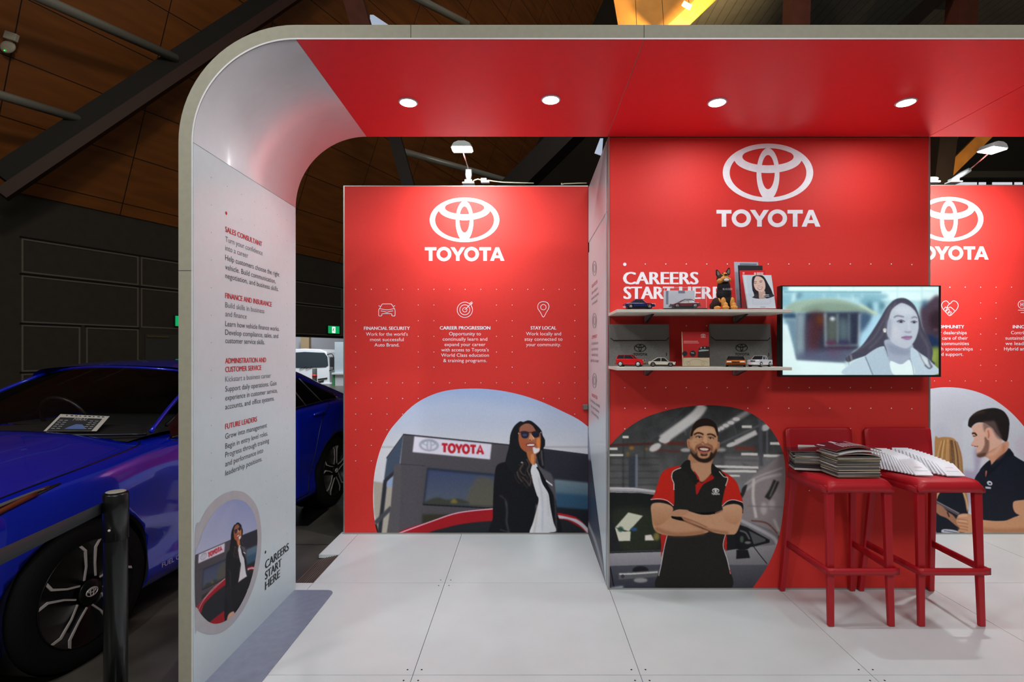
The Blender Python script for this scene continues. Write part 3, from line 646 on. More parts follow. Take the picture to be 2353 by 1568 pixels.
def woman_scene(c, leg=False):
    F5 = None
    big = [(-600, -900), (3200, -900), (3200, 2600), (-600, 2600)]
    c.shade([(-600, 200), (3200, 200), (3200, 760), (-600, 760)], (140, 164, 206), (206, 206, 212), 2, sm=False); c.fill([(-600, 755), (3200, 755), (3200, 1400), (-600, 1400)], (206, 206, 212), 2, sm=False)
    if leg:
        c.fill([(-600, -900), (3200, -900), (3200, 260), (-600, 260)], (112, 126, 184), 2, sm=False); c.shade([(-600, 0), (3200, 0), (3200, 900), (-600, 900)], (112, 126, 184), (206, 210, 220), 2, sm=False)
        c.line([(700, 350), (1100, 60), (1700, -260)], 170, (176, 180, 208), 9, .55); c.line([(1100, 500), (1500, 200)], 100, (180, 186, 210), 9, .4)
    else:
        c.line([(400, 520), (1000, 420), (1700, 520)], 120, (186, 194, 214), 12, .5); c.line([(1100, 320), (1500, 360)], 60, (150, 172, 208), 8, .5)
    # building
    c.fill([(535, 648), (1420, 738), (1750, 780), (2700, 900), (2700, 2200), (390, 2200), (450, 1400), (500, 980)], (78, 74, 80), 1, sm=False)
    c.fill([(538, 650), (398, 852), (376, 1010), (380, 1080), (470, 950), (505, 900)], (66, 78, 96), 1, sm=False)
    c.line([(395, 852), (538, 652), (1420, 740), (2700, 900)], 9, (40, 40, 48), .6, sm=False)
    c.fill([(285, 1045), (390, 1060), (470, 1080), (440, 1490), (330, 1490), (290, 1300)], (166, 158, 146), 1.5, sm=False)
    c.line([(478, 960), (385, 1040), (335, 1490)], 34, (44, 46, 54), 1.2, sm=False); c.fill([(400, 1050), (468, 985), (462, 1095), (395, 1090)], (140, 158, 188), 1.2, sm=False)
    c.line([(300, 1395), (436, 1265)], 36, (70, 70, 76), 1.2, sm=False); c.fill([(460, 900), (520, 900), (500, 1490), (395, 1490), (430, 1250)], (84, 80, 84), 1, sm=False)
    c.line([(500, 900), (720, 915)], 6, (58, 56, 62), .8); 
    c.fill([(735, 930), (1320, 985), (1300, 1262), (700, 1238)], (38, 48, 66), 1.5, sm=False)
    c.shade([(748, 950), (1310, 1003), (1292, 1250), (712, 1228)], (62, 72, 104), (84, 92, 104), 2, sm=False)
    c.fill([(1070, 1230), (1090, 1120), (1150, 1020), (1230, 1010), (1300, 1060), (1295, 1250), (1160, 1255)], (96, 88, 60), 3.5, .6)
    c.fill([(712, 1232), (820, 1180), (900, 1200), (1000, 1190), (1080, 1235)], (56, 56, 42), 2, .8); c.fill([(930, 1225), (960, 1190), (990, 1225)], (150, 130, 60), 2, .7)
    c.line([(700, 1240), (1300, 1272)], 10, (24, 24, 28), .8)
    c.fill([(695, 1322), (1000, 1322), (900, 1450), (690, 1450)], (52, 50, 36), 2, sm=False)
    # sign
    c.fill([(628, 668), (1276, 733), (1262, 862), (613, 800)], (216, 212, 226), 1.1, sm=False)
    c.oval(750, 742, 84, 52, (168, 172, 186), 1, rot=.06); c.oval(750, 744, 62, 34, (214, 212, 224), 1, rot=.06)
    c.oval(750, 722, 60, 26, (150, 158, 178), 1.2, .7, rot=.06); c.oval(750, 726, 42, 14, (214, 212, 224), 1, rot=.06); c.oval(752, 745, 24, 50, (166, 170, 184), 1, .8); c.oval(752, 745, 11, 36, (208, 206, 220), 1)
    letters(c, lambda u, v: (858+u*352, 800-v*72+u*18), (186, 30, 44), 20, .9)
    # right hand building window, ground
    c.fill([(1700, 778), (2700, 905), (2700, 1160), (1700, 1030)], (46, 46, 56), 1.5, sm=False)
    c.shade([(1800, 1028), (2700, 1120), (2700, 1330), (1800, 1300)], (120, 140, 152), (52, 84, 106), 2, sm=False)
    c.fill([(1800, 1140), (2700, 1210), (2700, 1320), (1800, 1290)], (48, 84, 112), 3, .85, sm=False); c.fill([(1800, 1260), (2700, 1330), (2700, 1500), (1800, 1480)], (30, 34, 40), 2, sm=False)
    if leg: c.fill([(2120, 900), (2700, 960), (2700, 1500), (2120, 1400)], (60, 56, 62), 2, sm=False)
    # red car
    c.fill([(460, 1495), (780, 1376), (1000, 1306), (1290, 1272), (1500, 1262), (1820, 1306), (1990, 1350), (2080, 1440), (2200, 1600), (2200, 2300), (200, 2300), (250, 1800)], (158, 24, 34), .8)
    c.line([(460, 1495), (780, 1378), (1000, 1308), (1290, 1275)], 9, (226, 178, 196), .6)
    c.fill([(700, 1510), (900, 1432), (1120, 1390), (1400, 1372), (1820, 1360), (1960, 1400), (2080, 1500), (2100, 1700), (1200, 1760), (820, 1800), (560, 1760)], (34, 37, 42), 1)
    c.line([(1826, 1342), (1920, 1350), (2020, 1400), (2100, 1480)], 30, (208, 206, 212), 1); c.line([(1830, 1318), (1980, 1352)], 14, (190, 30, 40), .8)
    if leg:
        c.fill([(330, 1950), (520, 1500), (760, 1400), (700, 1540), (540, 1760), (620, 1900), (700, 2100), (500, 2200)], (150, 38, 48), 1)
        c.line([(340, 1960), (520, 1620), (760, 1400), (1270, 1276)], 9, (226, 178, 196), .6)
        c.line([(720, 2000), (1250, 1930), (1700, 1880), (2300, 1800)], 40, (98, 96, 104), .8); c.fill([(700, 2030), (1250, 1965), (1700, 1915), (2300, 1840), (2300, 2700), (600, 2700)], (206, 58, 52), .8)
    # jacket
    low = 2000 if leg else 1500
    c.fill([(1320, 912), (1400, 880), (1470, 872), (1560, 900), (1640, 900), (1700, 945), (1760, 975), (1795, 1040), (1812, 1200), (1822, 1300), (1826, low), (1290, low), (1285, 1350), (1290, 1150), (1298, 1020)], (20, 20, 26), .7)
    c.fill([(1660, 925), (1720, 950), (1775, 985), (1800, 1060), (1815, 1200), (1790, 1150), (1750, 1080)], (98, 94, 100), 1.4, .9)
    c.line([(1800, 1120), (1812, 1300), (1818, 1480)], 12, (86, 82, 88), 1.2, .8)
    c.line([(1395, 1210), (1405, 1300), (1400, 1380), (1420, 1470)], 16, (64, 62, 66), 1.4, .9); c.line([(1340, 1160), (1390, 1200), (1400, 1260)], 10, (70, 66, 70), 1.6, .8); c.line([(1345, 1450), (1430, 1475)], 9, (80, 78, 82), 1.2, .8)
    # shirt
    c.fill([(1602, 905), (1650, 897), (1668, 950), (1700, 1060), (1752, 1150), (1768, 1260), (1792, 1380), (1816, 1460), (1760, 1475), (1740, 1490), (1598, 1490), (1625, 1380), (1668, 1210), (1650, 1150), (1610, 1010)], (222, 222, 226), .6)
    c.line([(1668, 1010), (1700, 1200), (1700, 1470)], 10, (190, 192, 204), 1.6, .8); c.line([(1655, 1240), (1650, 1350), (1630, 1480)], 12, (196, 184, 172), 1.8, .7); c.line([(1745, 1160), (1755, 1340)], 8, (196, 196, 208), 1.6, .8)
    c.line([(1655, 925), (1705, 1010), (1755, 1120), (1772, 1230)], 13, (14, 14, 18), .6); c.fill([(1732, 1032), (1786, 1072), (1784, 1086), (1730, 1046)], (214, 212, 218), .4, sm=False)
    if leg:
        c.fill([(1600, 1480), (1820, 1440), (1820, 1560), (1700, 1640), (1600, 1700)], (212, 200, 190), 1)
        c.fill([(1290, 1450), (1430, 1450), (1470, 1700), (1475, 1830), (1360, 1850), (1340, 1700)], (30, 29, 34), .8)
        c.fill([(1355, 1850), (1480, 1850), (1500, 1920), (1470, 2010), (1440, 2030), (1400, 2040), (1330, 2030), (1200, 1990), (1290, 1940)], (214, 168, 140), .8)
        for a in ((1250, 1985, 1300, 1945), (1330, 2045, 1370, 1960), (1395, 2060, 1420, 1970), (1450, 2050, 1470, 1970)): c.line([(a[0], a[1]), (a[2], a[3])], 22, (224, 186, 160), .6)
        c.fill([(1470, 1500), (1830, 1440), (2020, 1500), (1980, 1700), (1500, 1800)], (24, 24, 28), 1); c.fill([(1830, 1640), (1960, 1640), (1920, 1700), (1830, 1700)], (196, 150, 124), 1)
    # hair behind, face (face coords from the closer view)
    K = lambda pts: [((1120+x/11.2-780)*3.647, (950+y/11.2-820)*3.647) for x, y in pts]
    f = lambda pts, *a, **k: c.fill(K(pts), *a, **k)
    l = lambda pts, wd, *a, **k: c.line(K(pts), wd*.3256, *a, **k)
    o = lambda x, y, rx, ry, *a, **k: c.oval(*K([(x, y)])[0], rx*.3256, ry*.3256, *a, **k)
    f([(830, 215), (930, 225), (1040, 185), (1150, 215), (1290, 330), (1390, 450), (1420, 570), (1480, 690), (1480, 830), (1440, 920), (1460, 1150), (1455, 1420), (1330, 1330), (1250, 1100), (1100, 1500), (1060, 1800), (900, 1900), (700, 1600), (480, 1330), (470, 1200), (560, 830), (590, 560), (680, 350)], (22, 24, 28), .6)
    f([(870, 330), (1000, 262), (1120, 280), (1220, 400), (1340, 480), (1375, 620), (1360, 800), (1350, 950), (1280, 1040), (1180, 1070), (1020, 1020), (870, 900), (810, 740), (800, 560), (830, 420)], (158, 96, 70), .7)
    f([(1020, 980), (1240, 1030), (1230, 1300), (1190, 1320), (1110, 1290), (1040, 1150)], (176, 104, 62), .8)
    f([(1120, 1080), (1200, 1060), (1190, 1310), (1130, 1290)], (214, 140, 84), .8, .9)
    f([(820, 380), (1000, 275), (1180, 320), (1200, 440), (1000, 440), (860, 460)], (150, 98, 82), 1.4, .7)
    f([(820, 640), (960, 680), (980, 860), (1020, 980), (880, 890)], (176, 88, 52), 1.6, .8)
    f([(1280, 640), (1350, 640), (1365, 780), (1350, 900), (1300, 900), (1260, 760)], (226, 132, 62), 1.3, .9); f([(1170, 870), (1260, 900), (1340, 900), (1330, 980), (1230, 1040), (1190, 1020)], (238, 226, 232), .8)
    f([(1100, 540), (1140, 545), (1210, 670), (1190, 700), (1080, 700), (1060, 680)], (206, 140, 104), .8); o(1095, 688, 26, 12, (110, 48, 30), .5); o(1175, 690, 22, 10, (150, 80, 54), .5)
    l([(1150, 560), (1200, 660)], 16, (246, 206, 170), .5)
    f([(980, 800), (1100, 760), (1240, 790), (1210, 850), (1130, 890), (1040, 870)], (140, 58, 44), .6); f([(1022, 816), (1110, 794), (1205, 800), (1190, 832), (1110, 840), (1045, 840)], (238, 232, 236), .35)
    for tx in (1060, 1090, 1120, 1150, 1178): l([(tx, 800), (tx+2, 838)], 4, (190, 160, 156), .3, .6)
    l([(1020, 862), (1100, 885), (1180, 868)], 20, (180, 92, 88), .5)
    f([(860, 480), (960, 468), (1060, 500), (1055, 600), (1000, 640), (920, 640), (875, 590)], (38, 38, 58), .5); f([(1135, 500), (1230, 470), (1330, 490), (1330, 590), (1260, 625), (1180, 600)], (30, 32, 50), .5)
    l([(790, 500), (870, 478), (960, 462), (1060, 490), (1130, 492), (1230, 465), (1390, 490)], 22, (74, 40, 28), .4); l([(870, 500), (880, 590), (930, 640), (1010, 636), (1055, 580)], 12, (66, 36, 26), .4); l([(1150, 520), (1185, 600), (1260, 622), (1330, 590)], 12, (60, 32, 26), .4)
    o(960, 560, 60, 26, (76, 84, 120), .8, .8); o(800, 520, 10, 20, (220, 190, 160), .5); o(1375, 500, 14, 16, (230, 200, 170), .5)
    f([(930, 230), (1040, 200), (1160, 250), (1290, 380), (1370, 500), (1260, 470), (1180, 340), (1080, 270), (960, 262)], (24, 24, 28), .5)
    l([(1390, 950), (1400, 1150), (1430, 1350)], 40, (112, 104, 104), 1.2, .8); l([(1340, 1060), (1350, 1200)], 18, (90, 76, 70), 1, .7)
    for pts in ([(860, 1260), (920, 1300), (840, 1450), (900, 1560), (980, 1600)], [(1010, 1180), (1080, 1320), (1030, 1480), (1110, 1600)], [(900, 1650), (1010, 1760), (1090, 1880)], [(760, 1500), (800, 1640), (900, 1760)], [(1060, 1560), (1120, 1700), (1090, 1850)]):
        l(pts, 24, (124, 98, 86), .9, .8); l([(x+30, y+15) for x, y in pts], 16, (52, 40, 38), .8, .9); l([(x-60, y+60) for x, y in pts], 14, (84, 66, 60), .8, .7)
    o(890, 1270, 30, 20, (190, 184, 186), .8, .8)
# ---------------- left poster wall
t = lw = thing('poster_wall', 'red poster wall with a woman in sunglasses, left rear of the stand', 'poster wall', (-1.480, YB, 0))
m = MB(); m.bx(-1.472, .5215, YB, YB+.04, .012, BZ-.006); m.build('panel', redw, t, loc=WO(t))
m = MB(); m.bx(-1.482, -1.472, YB-.004, YB+.045, 0, BZ); m.bx(-1.472, .5215, YB-.003, YB+.045, 0, .012); m.bx(-1.472, .5215, YB-.003, YB+.045, BZ-.006, BZ); m.build('edge_frame', alu, t, loc=WO(t))
m = MB(); m.bx(P(1339, 0, YB).x, P(1350, 0, YB).x, YB-.03, YB, P(0, 941, YB).z, P(0, 929, YB).z); m.build('connector', pm('connector_grey', (110, 110, 104), .5), t, loc=WO(t), bevel=.003)
Z4 = lambda x, y: (780+x/3.647, 400+y/3.647)
FB = Front(YB)
dc = Decal(FB); logo(dc, *Z4(1048.5, 385), 291.5/3.647); dc.build('logo', prw, t)
dc = Decal(FB); wordmark(dc, *[Z4(716, 0)[0], Z4(1383, 0)[0]], Z4(0, 613)[1], Z4(0, 730)[1])
dc.build('wordmark', prw, t)
dc = Decal(FB)
def col(lines, xc, y0, dy, cap, widths=None):
    for i, s_ in enumerate(lines):
        if widths: dc.text(s_, xc-widths[i]/2, xc+widths[i]/2, y0+dy*i, cap, .004)
        else: dc.ctext(s_, xc, y0+dy*i, cap, .98, .004)
B_ = .03
dc.text('FINANCIAL SECURITY', *[Z4(q, 0)[0] for q in (206, 590)], Z4(0, 1307)[1], 7.4, B_); dc.text('CAREER PROGRESSION', *[Z4(q, 0)[0] for q in (842, 1264)], Z4(0, 1304)[1], 7.4, B_); dc.text('STAY LOCAL', *[Z4(q, 0)[0] for q in (1603, 1816)], Z4(0, 1304)[1], 7.4, B_)
col(["Work for the world\u2019s", 'most successful', 'Auto Brand.'], 889, Z4(0, 1356)[1], 12.4, 7.6, [96, 77, 57])
col(['Opportunity to', 'continually learn and', 'expand your career', 'with access to Toyota\u2019s', 'World Class education', '& training programs.'], 1068.5, Z4(0, 1353)[1], 12.3, 7.6, [73, 102.5, 94, 109, 110, 100])
col(['Work locally and', 'stay connected to', 'your community.'], 1249, Z4(0, 1353)[1], 12.4, 7.6, [80.5, 87, 80])
dc.build('lettering', prw, t)
dc = Decal(FB); S = lambda pts, closed=False: dc.stroke(smooth_poly([Z4(*p) for p in pts], 4, closed), 1.25, closed=closed)
Sq = lambda pts, closed=False: dc.stroke([Z4(*p) for p in pts], 1.25, closed=closed)
S([(330, 1140), (342, 1120), (358, 1093), (368, 1090), (428, 1090), (438, 1094), (455, 1120), (466, 1142), (466, 1182), (462, 1190), (444, 1190), (438, 1184), (434, 1172), (362, 1172), (356, 1184), (350, 1190), (334, 1190), (329, 1182)], True)
S([(334, 1128), (398, 1140), (462, 1128)]); S([(346, 1148), (378, 1154), (398, 1160), (418, 1154), (450, 1148)]); Sq([(328, 1104), (346, 1112)]); Sq([(467, 1104), (449, 1112)])
dc.build('car_icon', prw, t)
dc = Decal(FB)
for r in (64, 42, 18):
    x_, y_ = Z4(1051, 1139); q = r/3.647; dc.ring(x_, y_, q+.6, q+.6, x_, y_, q-.6, q-.6)
Sq([(1051, 1139), (1108, 1082)]); Sq([(1092, 1098), (1095, 1080), (1112, 1072)]); Sq([(1092, 1098), (1106, 1094), (1116, 1078)]); dc.build('target_icon', prw, t)
dc = Decal(FB); S([(1709, 1200), (1684, 1160), (1664, 1130), (1662, 1105), (1676, 1080), (1709, 1070), (1742, 1080), (1756, 1105), (1752, 1130), (1734, 1160)], True)
x_, y_ = Z4(1709, 1117); dc.ring(x_, y_, 6.8, 6.8, x_, y_, 5.6, 5.6); dc.build('pin_icon', prw, t)
dc = Decal(FB); dr = .0036
for k in range(12):
    y_ = 665.3+36*k if k < 5 else 844.2+35.9*(k-5)
    for i in range(15):
        x_ = 817.4+35.95*i
        full = k in (0, 6); edge_ = i in (0, 4, 5, 9, 10, 14)
        if k < 6 and not (full or edge_): continue
        if k == 7 and 5 <= i <= 11: continue
        if k == 8 and 4 <= i <= 13: continue
        if k == 9 and i > 2: continue
        if k >= 10 and i > 1: continue
        dc.dot(x_, y_, dr)
dc.build('dot_pattern', prw, t)
c = Canvas(855, 891, 1351, 1230, 1.0); c.frame(780, 820, 3.647); woman_scene(c); c.noise(1.2, .8)
SH = smooth_poly([(900, 1300), (868, 1228), (859, 1180), (857.3, 1130), (861.5, 1083), (873, 1037), (888, 1003), (909, 973), (955, 928), (1013, 901), (1081, 893.3), (1150, 898), (1219, 914.5), (1287, 943), (1350, 980), (1420, 1060), (1420, 1300)], 6)
c.fill(np.asarray(SH)*0+0, (0, 0, 0)) if False else None
c.sheet('photo_print', FB, SH, t, 1.25, label='printed photo of a smiling woman in sunglasses before a car dealer building')
# ---------------- centre wall with its white flank
t = cw = thing('display_wall', 'tall red centre wall with a smiling man poster, shelves and screen', 'poster wall', (.524, YC, 0))
m = MB(); m.bx(.534, 2.535, YC, YC+.04, .010, CZ-.006); m.build('front_panel', redw, t, loc=WO(t))
m = MB(); m.bx(.524, .534, YC-.004, YC+.04, 0, CZ-.004); m.bx(2.535, 2.545, YC-.003, YC+.045, 0, CZ-.004); m.bx(.534, 2.535, YC-.003, YC+.045, 0, .010); m.build('edge_frame', alu, t, loc=WO(t))
m = MB(); m.bx(.524, .556, YC+.04, 4.24, 0, 2.305); m.bx(.530, .556, YC+.04, 4.24, 2.305, 2.39); m.bx(.524, .556, YC+.04, 4.24, 2.39, CZ-.004); m.bx(.5225, .530, YC+.075, YC+.083, 0, CZ-.004)
m.build('side_panel', whitep, t, loc=WO(t))
m = MB(); m.bx(.5225, .524, YC+.06, YC+.064, 0, 2.82); m.build('side_joint', pm('joint_dark', (44, 42, 38), .8), t, loc=WO(t))
FC = Front(YC)
Z6 = lambda x, y: (1380+x/2.9413, 560+y/2.9413)
dc = Decal(FC); logo(dc, 1764.5, 397, 104); dc.build('logo', prw, t); dc = Decal(FC); wordmark(dc, 1646, 1885, 482, 522); dc.build('wordmark', prw, t)
dc = Decal(FC); dc.text('CAREERS', 1433, 1603.5, 653.6, 28, .045); dc.text('START', 1434, 1547, 687.2, 28, .045); dc.text('HERE', 1562, 1656, 687.2, 28, .045); dc.dot(1435.6, 607.8, .0105, n=20); dc.build('lettering', prw, t)
dc = Decal(FC)
for k in range(12):
    y_ = 607+47.35*k
    if k in (1, 2, 4, 5): continue
    for i in range(15):
        x_ = 1435.6+47.1*i
        if (k == 0 and i == 0) or (k == 3 and i not in (3, 4)): continue
        if k >= 6:
            if k == 7 and 2 < i < 6: continue
            if k == 8 and 0 < i < 8: continue
            if k > 8 and i < 9: continue
        dc.dot(x_, y_+(1.3 if i == 14 else 0), .0036)
dc.build('dot_pattern', prw, t)
# --- the man
c = Canvas(1398, 930, 1806, 1355, 1.0); c.frame(1380, 900, 3.2674)
c.shade([(0, 60), (1500, 60), (1500, 760), (0, 760)], (44, 45, 46), (98, 97, 98), 1, sm=False); c.noise(5, 7)
for p, wd, cc in [([(150, 330), (470, 240), (700, 60)], 12, (64, 64, 66)), ([(300, 420), (620, 180)], 8, (74, 76, 82)), ([(880, 400), (1350, 180)], 14, (96, 98, 104)), ([(900, 300), (1300, 60)], 10, (84, 86, 90)),
                  ([(330, 260), (330, 520)], 10, (60, 60, 62)), ([(170, 300), (170, 720)], 16, (58, 58, 60)), ([(60, 405), (400, 392)], 18, (78, 38, 34)), ([(470, 385), (640, 392)], 30, (98, 46, 38)), ([(1010, 425), (1160, 432)], 24, (116, 56, 46)), ([(400, 440), (600, 452)], 16, (96, 50, 44)),
                  ([(480, 300), (640, 300)], 8, (84, 88, 92)), ([(560, 200), (560, 380)], 10, (70, 72, 78)), ([(980, 200), (1040, 380)], 8, (80, 84, 90)), ([(1250, 250), (1250, 520)], 12, (104, 104, 110)), ([(620, 230), (640, 330)], 8, (96, 100, 108))]:
    c.line(p, wd, cc, 1.4, .9)
for k in range(9): c.line([(62, 500+k*25), (440, 500+k*25)], 10, (82, 82, 82) if k % 2 else (56, 56, 58), 1.6, .7)
c.line([(235, 490), (235, 720)], 50, (58, 62, 70), 1.2); c.line([(270, 470), (270, 720)], 18, (112, 120, 132), 1)
c.fill([(930, 480), (1500, 480), (1500, 760), (930, 760)], (132, 130, 132), 3, .75, sm=False); 
for a in ((950, 480, 1180, 480), (860, 510, 1190, 520), (1060, 540, 1180, 590)): c.line([a[:2], a[2:]], 14, (88, 86, 88), 2, .8)
LT = (208, 204, 202)
c.line([(770, 100), (700, 190), (460, 365)], 74, LT, 2.2); c.oval(478, 365, 42, 22, LT, 1.2); c.oval(410, 420, 48, 26, LT, 1.4, rot=-.5); c.line([(1110, 150), (880, 290)], 34, (150, 146, 148), 2.6); 
for a in ((1018, 208, 28), (978, 235, 26), (940, 256, 24), (910, 275, 18), (885, 288, 14)): c.oval(a[0], a[1], a[2], 14, LT, 1)
c.line([(1170, 305), (1010, 385)], 38, LT, 1.6); c.oval(985, 398, 42, 16, LT, 1, rot=-.3); c.oval(1235, 272, 36, 24, (190, 188, 188), 1.2, rot=-.3)
c.oval(640, 440, 40, 15, (176, 172, 172), 1.4); c.oval(905, 438, 36, 14, (168, 164, 164), 2)
for a in ((1060, 265, 1135, 265, 20), (165, 343, 210, 343, 18), (62, 430, 128, 430, 18), (62, 478, 170, 478, 16), (1272, 390, 1370, 392, 20), (1056, 470, 1180, 472, 20), (1222, 482, 1375, 485, 20), (846, 562, 1185, 572, 18), (880, 598, 1170, 600, 18), (950, 632, 1045, 634, 14)):
    c.line([a[:2], a[2:4]], a[4], (222, 218, 212), .9)
c.line([(1195, 140), (1200, 300), (1205, 560)], 30, (82, 82, 90), 1.5, .85); c.oval(232, 425, 18, 14, (176, 116, 34), 1.6, .8); c.oval(345, 432, 12, 10, (170, 108, 30), 1.6, .7); c.oval(205, 470, 12, 16, (150, 110, 30), 1.6, .6)
# silver hatchback behind, right
c.fill([(1060, 780), (1120, 660), (1250, 560), (1400, 500), (1400, 1100), (1330, 1080), (1050, 960)], (142, 132, 134), 1.5); c.line([(1080, 700), (1180, 640), (1370, 572)], 10, (196, 190, 190), 1.6, .8)
c.line([(1090, 740), (1200, 660), (1360, 620)], 16, (206, 202, 200), 2.4, .75); c.line([(1150, 655), (1145, 800), (1168, 950)], 22, (206, 200, 196), 1.4, .9); c.line([(1320, 670), (1290, 740), (1250, 805)], 46, (44, 40, 40), 1.4); c.line([(1325, 665), (1300, 720), (1270, 790)], 9, (150, 150, 150), 1.4, .8)
c.oval(1225, 880, 24, 46, (192, 186, 182), 2.6, .8); c.oval(1285, 850, 24, 36, (184, 178, 176), 2.6, .7); c.line([(1100, 860), (1380, 870)], 8, (120, 112, 116), 1.6); c.line([(1130, 970), (1250, 990), (1330, 1070)], 10, (86, 40, 34), 1.2, .8); c.line([(1300, 960), (1340, 1050)], 16, (200, 198, 196), 2, .7)
c.fill([(1062, 730), (1100, 700), (1080, 770), (1058, 800)], (44, 42, 46), 1)
# grey car left: roof, window, door
c.fill([(62, 718), (250, 722), (420, 742), (420, 800), (62, 760)], (176, 172, 176), .7, sm=False); c.line([(62, 725), (250, 730), (420, 752)], 7, (214, 210, 212), .8); c.line([(62, 748), (300, 756), (420, 768)], 6, (110, 108, 114), .7)
c.fill([(62, 758), (300, 762), (420, 778), (560, 1220), (62, 1220)], (24, 26, 26), .8, sm=False); c.fill([(90, 900), (400, 900), (440, 1180), (150, 1190)], (50, 58, 40), 6, .6); c.fill([(208, 908), (318, 934), (212, 1050), (110, 1020)], (206, 206, 186), .9, sm=False)
c.fill([(105, 1020), (175, 1052), (226, 1050), (222, 1122), (136, 1124)], (214, 212, 196), .9, sm=False); c.oval(250, 1035, 26, 14, (48, 92, 150), 1.4, .8); c.oval(150, 1035, 22, 20, (40, 70, 60), 1.4, .9); c.fill([(334, 1080), (380, 1075), (404, 1118), (334, 1120)], (224, 218, 206), 1, sm=False); c.oval(420, 1090, 24, 30, (146, 132, 66), 2, .8)
c.fill([(62, 920), (90, 960), (155, 1205), (62, 1210)], (34, 34, 38), .7, sm=False)
c.fill([(62, 1205), (480, 1190), (480, 1500), (62, 1500)], (88, 86, 94), .8, sm=False); c.shade([(62, 1212), (480, 1205), (480, 1300), (62, 1312)], (158, 154, 160), (136, 134, 142), .8, sm=False); c.line([(62, 1212), (480, 1198)], 8, (30, 30, 34), .6)
c.shade([(62, 1312), (480, 1300), (480, 1500), (62, 1500)], (78, 78, 88), (50, 52, 62), 1, sm=False); c.oval(300, 1345, 60, 34, (28, 28, 34), 1.2); c.line([(135, 1388), (250, 1380), (440, 1365)], 50, (96, 96, 100), .9); c.line([(140, 1372), (260, 1368), (430, 1356)], 11, (226, 222, 222), .9, .9)
c.oval(166, 1388, 14, 14, (60, 60, 66), .6); c.oval(300, 1418, 52, 18, (150, 148, 150), 1.4); c.line([(72, 1320), (105, 1495)], 9, (22, 22, 26), .6); c.line([(80, 1480), (170, 1468)], 16, (176, 190, 206), 2)
# grey car right: door, mirror
c.fill([(930, 960), (1060, 955), (1280, 1040), (1335, 1080), (1330, 1500), (930, 1500)], (118, 116, 120), 1, sm=False); c.shade([(930, 1190), (1330, 1150), (1330, 1300), (930, 1310)], (148, 146, 150), (120, 118, 122), 1, sm=False)
c.shade([(930, 1302), (1330, 1302), (1330, 1500), (930, 1500)], (86, 86, 94), (58, 58, 66), 1, sm=False); c.line([(1050, 965), (1280, 1085), (1330, 1150)], 26, (172, 170, 174), 1.4)
c.fill([(930, 1040), (1040, 1000), (1100, 1020), (1270, 1115), (1270, 1135), (1150, 1165), (940, 1195)], (26, 27, 30), .7, sm=False); c.fill([(1112, 1045), (1240, 1110), (1235, 1126), (1150, 1148)], (82, 84, 88), .7, sm=False); c.line([(1045, 1010), (1160, 1180), (1250, 1295)], 6, (24, 24, 28), .5)
c.fill([(1010, 1060), (1060, 1035), (1110, 1060), (1138, 1130), (1110, 1180), (1040, 1190), (1010, 1150)], (22, 22, 25), .7); c.line([(1045, 1045), (1090, 1062), (1118, 1110)], 10, (150, 152, 154), 1.2, .8); c.oval(1060, 1110, 14, 26, (84, 104, 90), 1.2, .8); c.oval(1105, 1135, 24, 10, (150, 150, 152), 1.2, .8)
c.fill([(1020, 1190), (1105, 1190), (1122, 1250), (1018, 1258)], (24, 24, 27), .8, sm=False)
# body
SK = (196, 146, 112)
c.fill([(440, 1490), (455, 1320), (470, 1200), (450, 1080), (560, 980), (930, 980), (950, 1080), (925, 1180), (960, 1310), (958, 1490)], (34, 32, 30), .6)
c.fill([(452, 1075), (500, 1072), (470, 1180), (455, 1240), (455, 1150)], (178, 34, 26), .5); c.fill([(940, 1075), (948, 1110), (945, 1200), (925, 1150)], (178, 34, 26), .5)
c.line([(502, 1072), (478, 1170), (455, 1300), (436, 1385)], 5, (216, 206, 204), .4); c.line([(938, 1072), (920, 1160), (950, 1260), (975, 1370)], 5, (216, 206, 204), .4); c.line([(970, 1340), (980, 1372)], 6, (190, 40, 34), .4)
c.fill([(605, 560), (660, 518), (850, 560), (945, 640), (955, 780), (935, 870), (905, 900), (545, 900), (550, 760), (535, 650), (545, 600)], (33, 32, 30), .5)
c.fill([(600, 560), (520, 572), (462, 610), (430, 690), (400, 780), (376, 815), (440, 815), (500, 825), (548, 860), (552, 720), (532, 640), (545, 600)], (196, 36, 24), .5)
c.fill([(905, 600), (960, 625), (1020, 680), (1048, 760), (1065, 835), (1000, 815), (940, 830), (910, 862), (925, 770), (950, 650)], (196, 36, 24), .5)
c.line([(605, 572), (545, 600), (535, 650), (550, 690), (550, 740)], 6, (222, 206, 200), .4); c.line([(890, 600), (925, 640), (955, 650), (938, 710)], 6, (222, 206, 200), .4)
c.fill([(376, 818), (440, 815), (500, 830), (548, 866), (540, 885), (480, 850), (420, 840), (376, 852)], (20, 20, 26), .5); c.fill([(912, 868), (950, 835), (1000, 820), (1064, 838), (1070, 900), (1062, 915), (1040, 860), (1000, 845), (950, 850), (915, 895)], (20, 20, 26), .5)
c.line([(376, 812), (440, 806), (500, 820), (548, 858)], 5, (222, 206, 206), .4); c.line([(912, 862), (950, 826), (1000, 814), (1066, 832)], 5, (222, 206, 206), .4)
c.fill([(672, 470), (838, 470), (832, 560), (840, 600), (760, 680), (700, 610), (668, 560)], (180, 128, 94), .6); c.fill([(690, 540), (830, 540), (835, 600), (760, 672), (705, 605)], (202, 152, 118), 1.2, .8)
c.fill([(700, 600), (735, 640), (758, 688), (830, 625), (848, 655), (770, 700), (722, 775), (712, 700)], (176, 30, 24), .5); c.oval(730, 672, 11, 12, (34, 24, 24), .4)
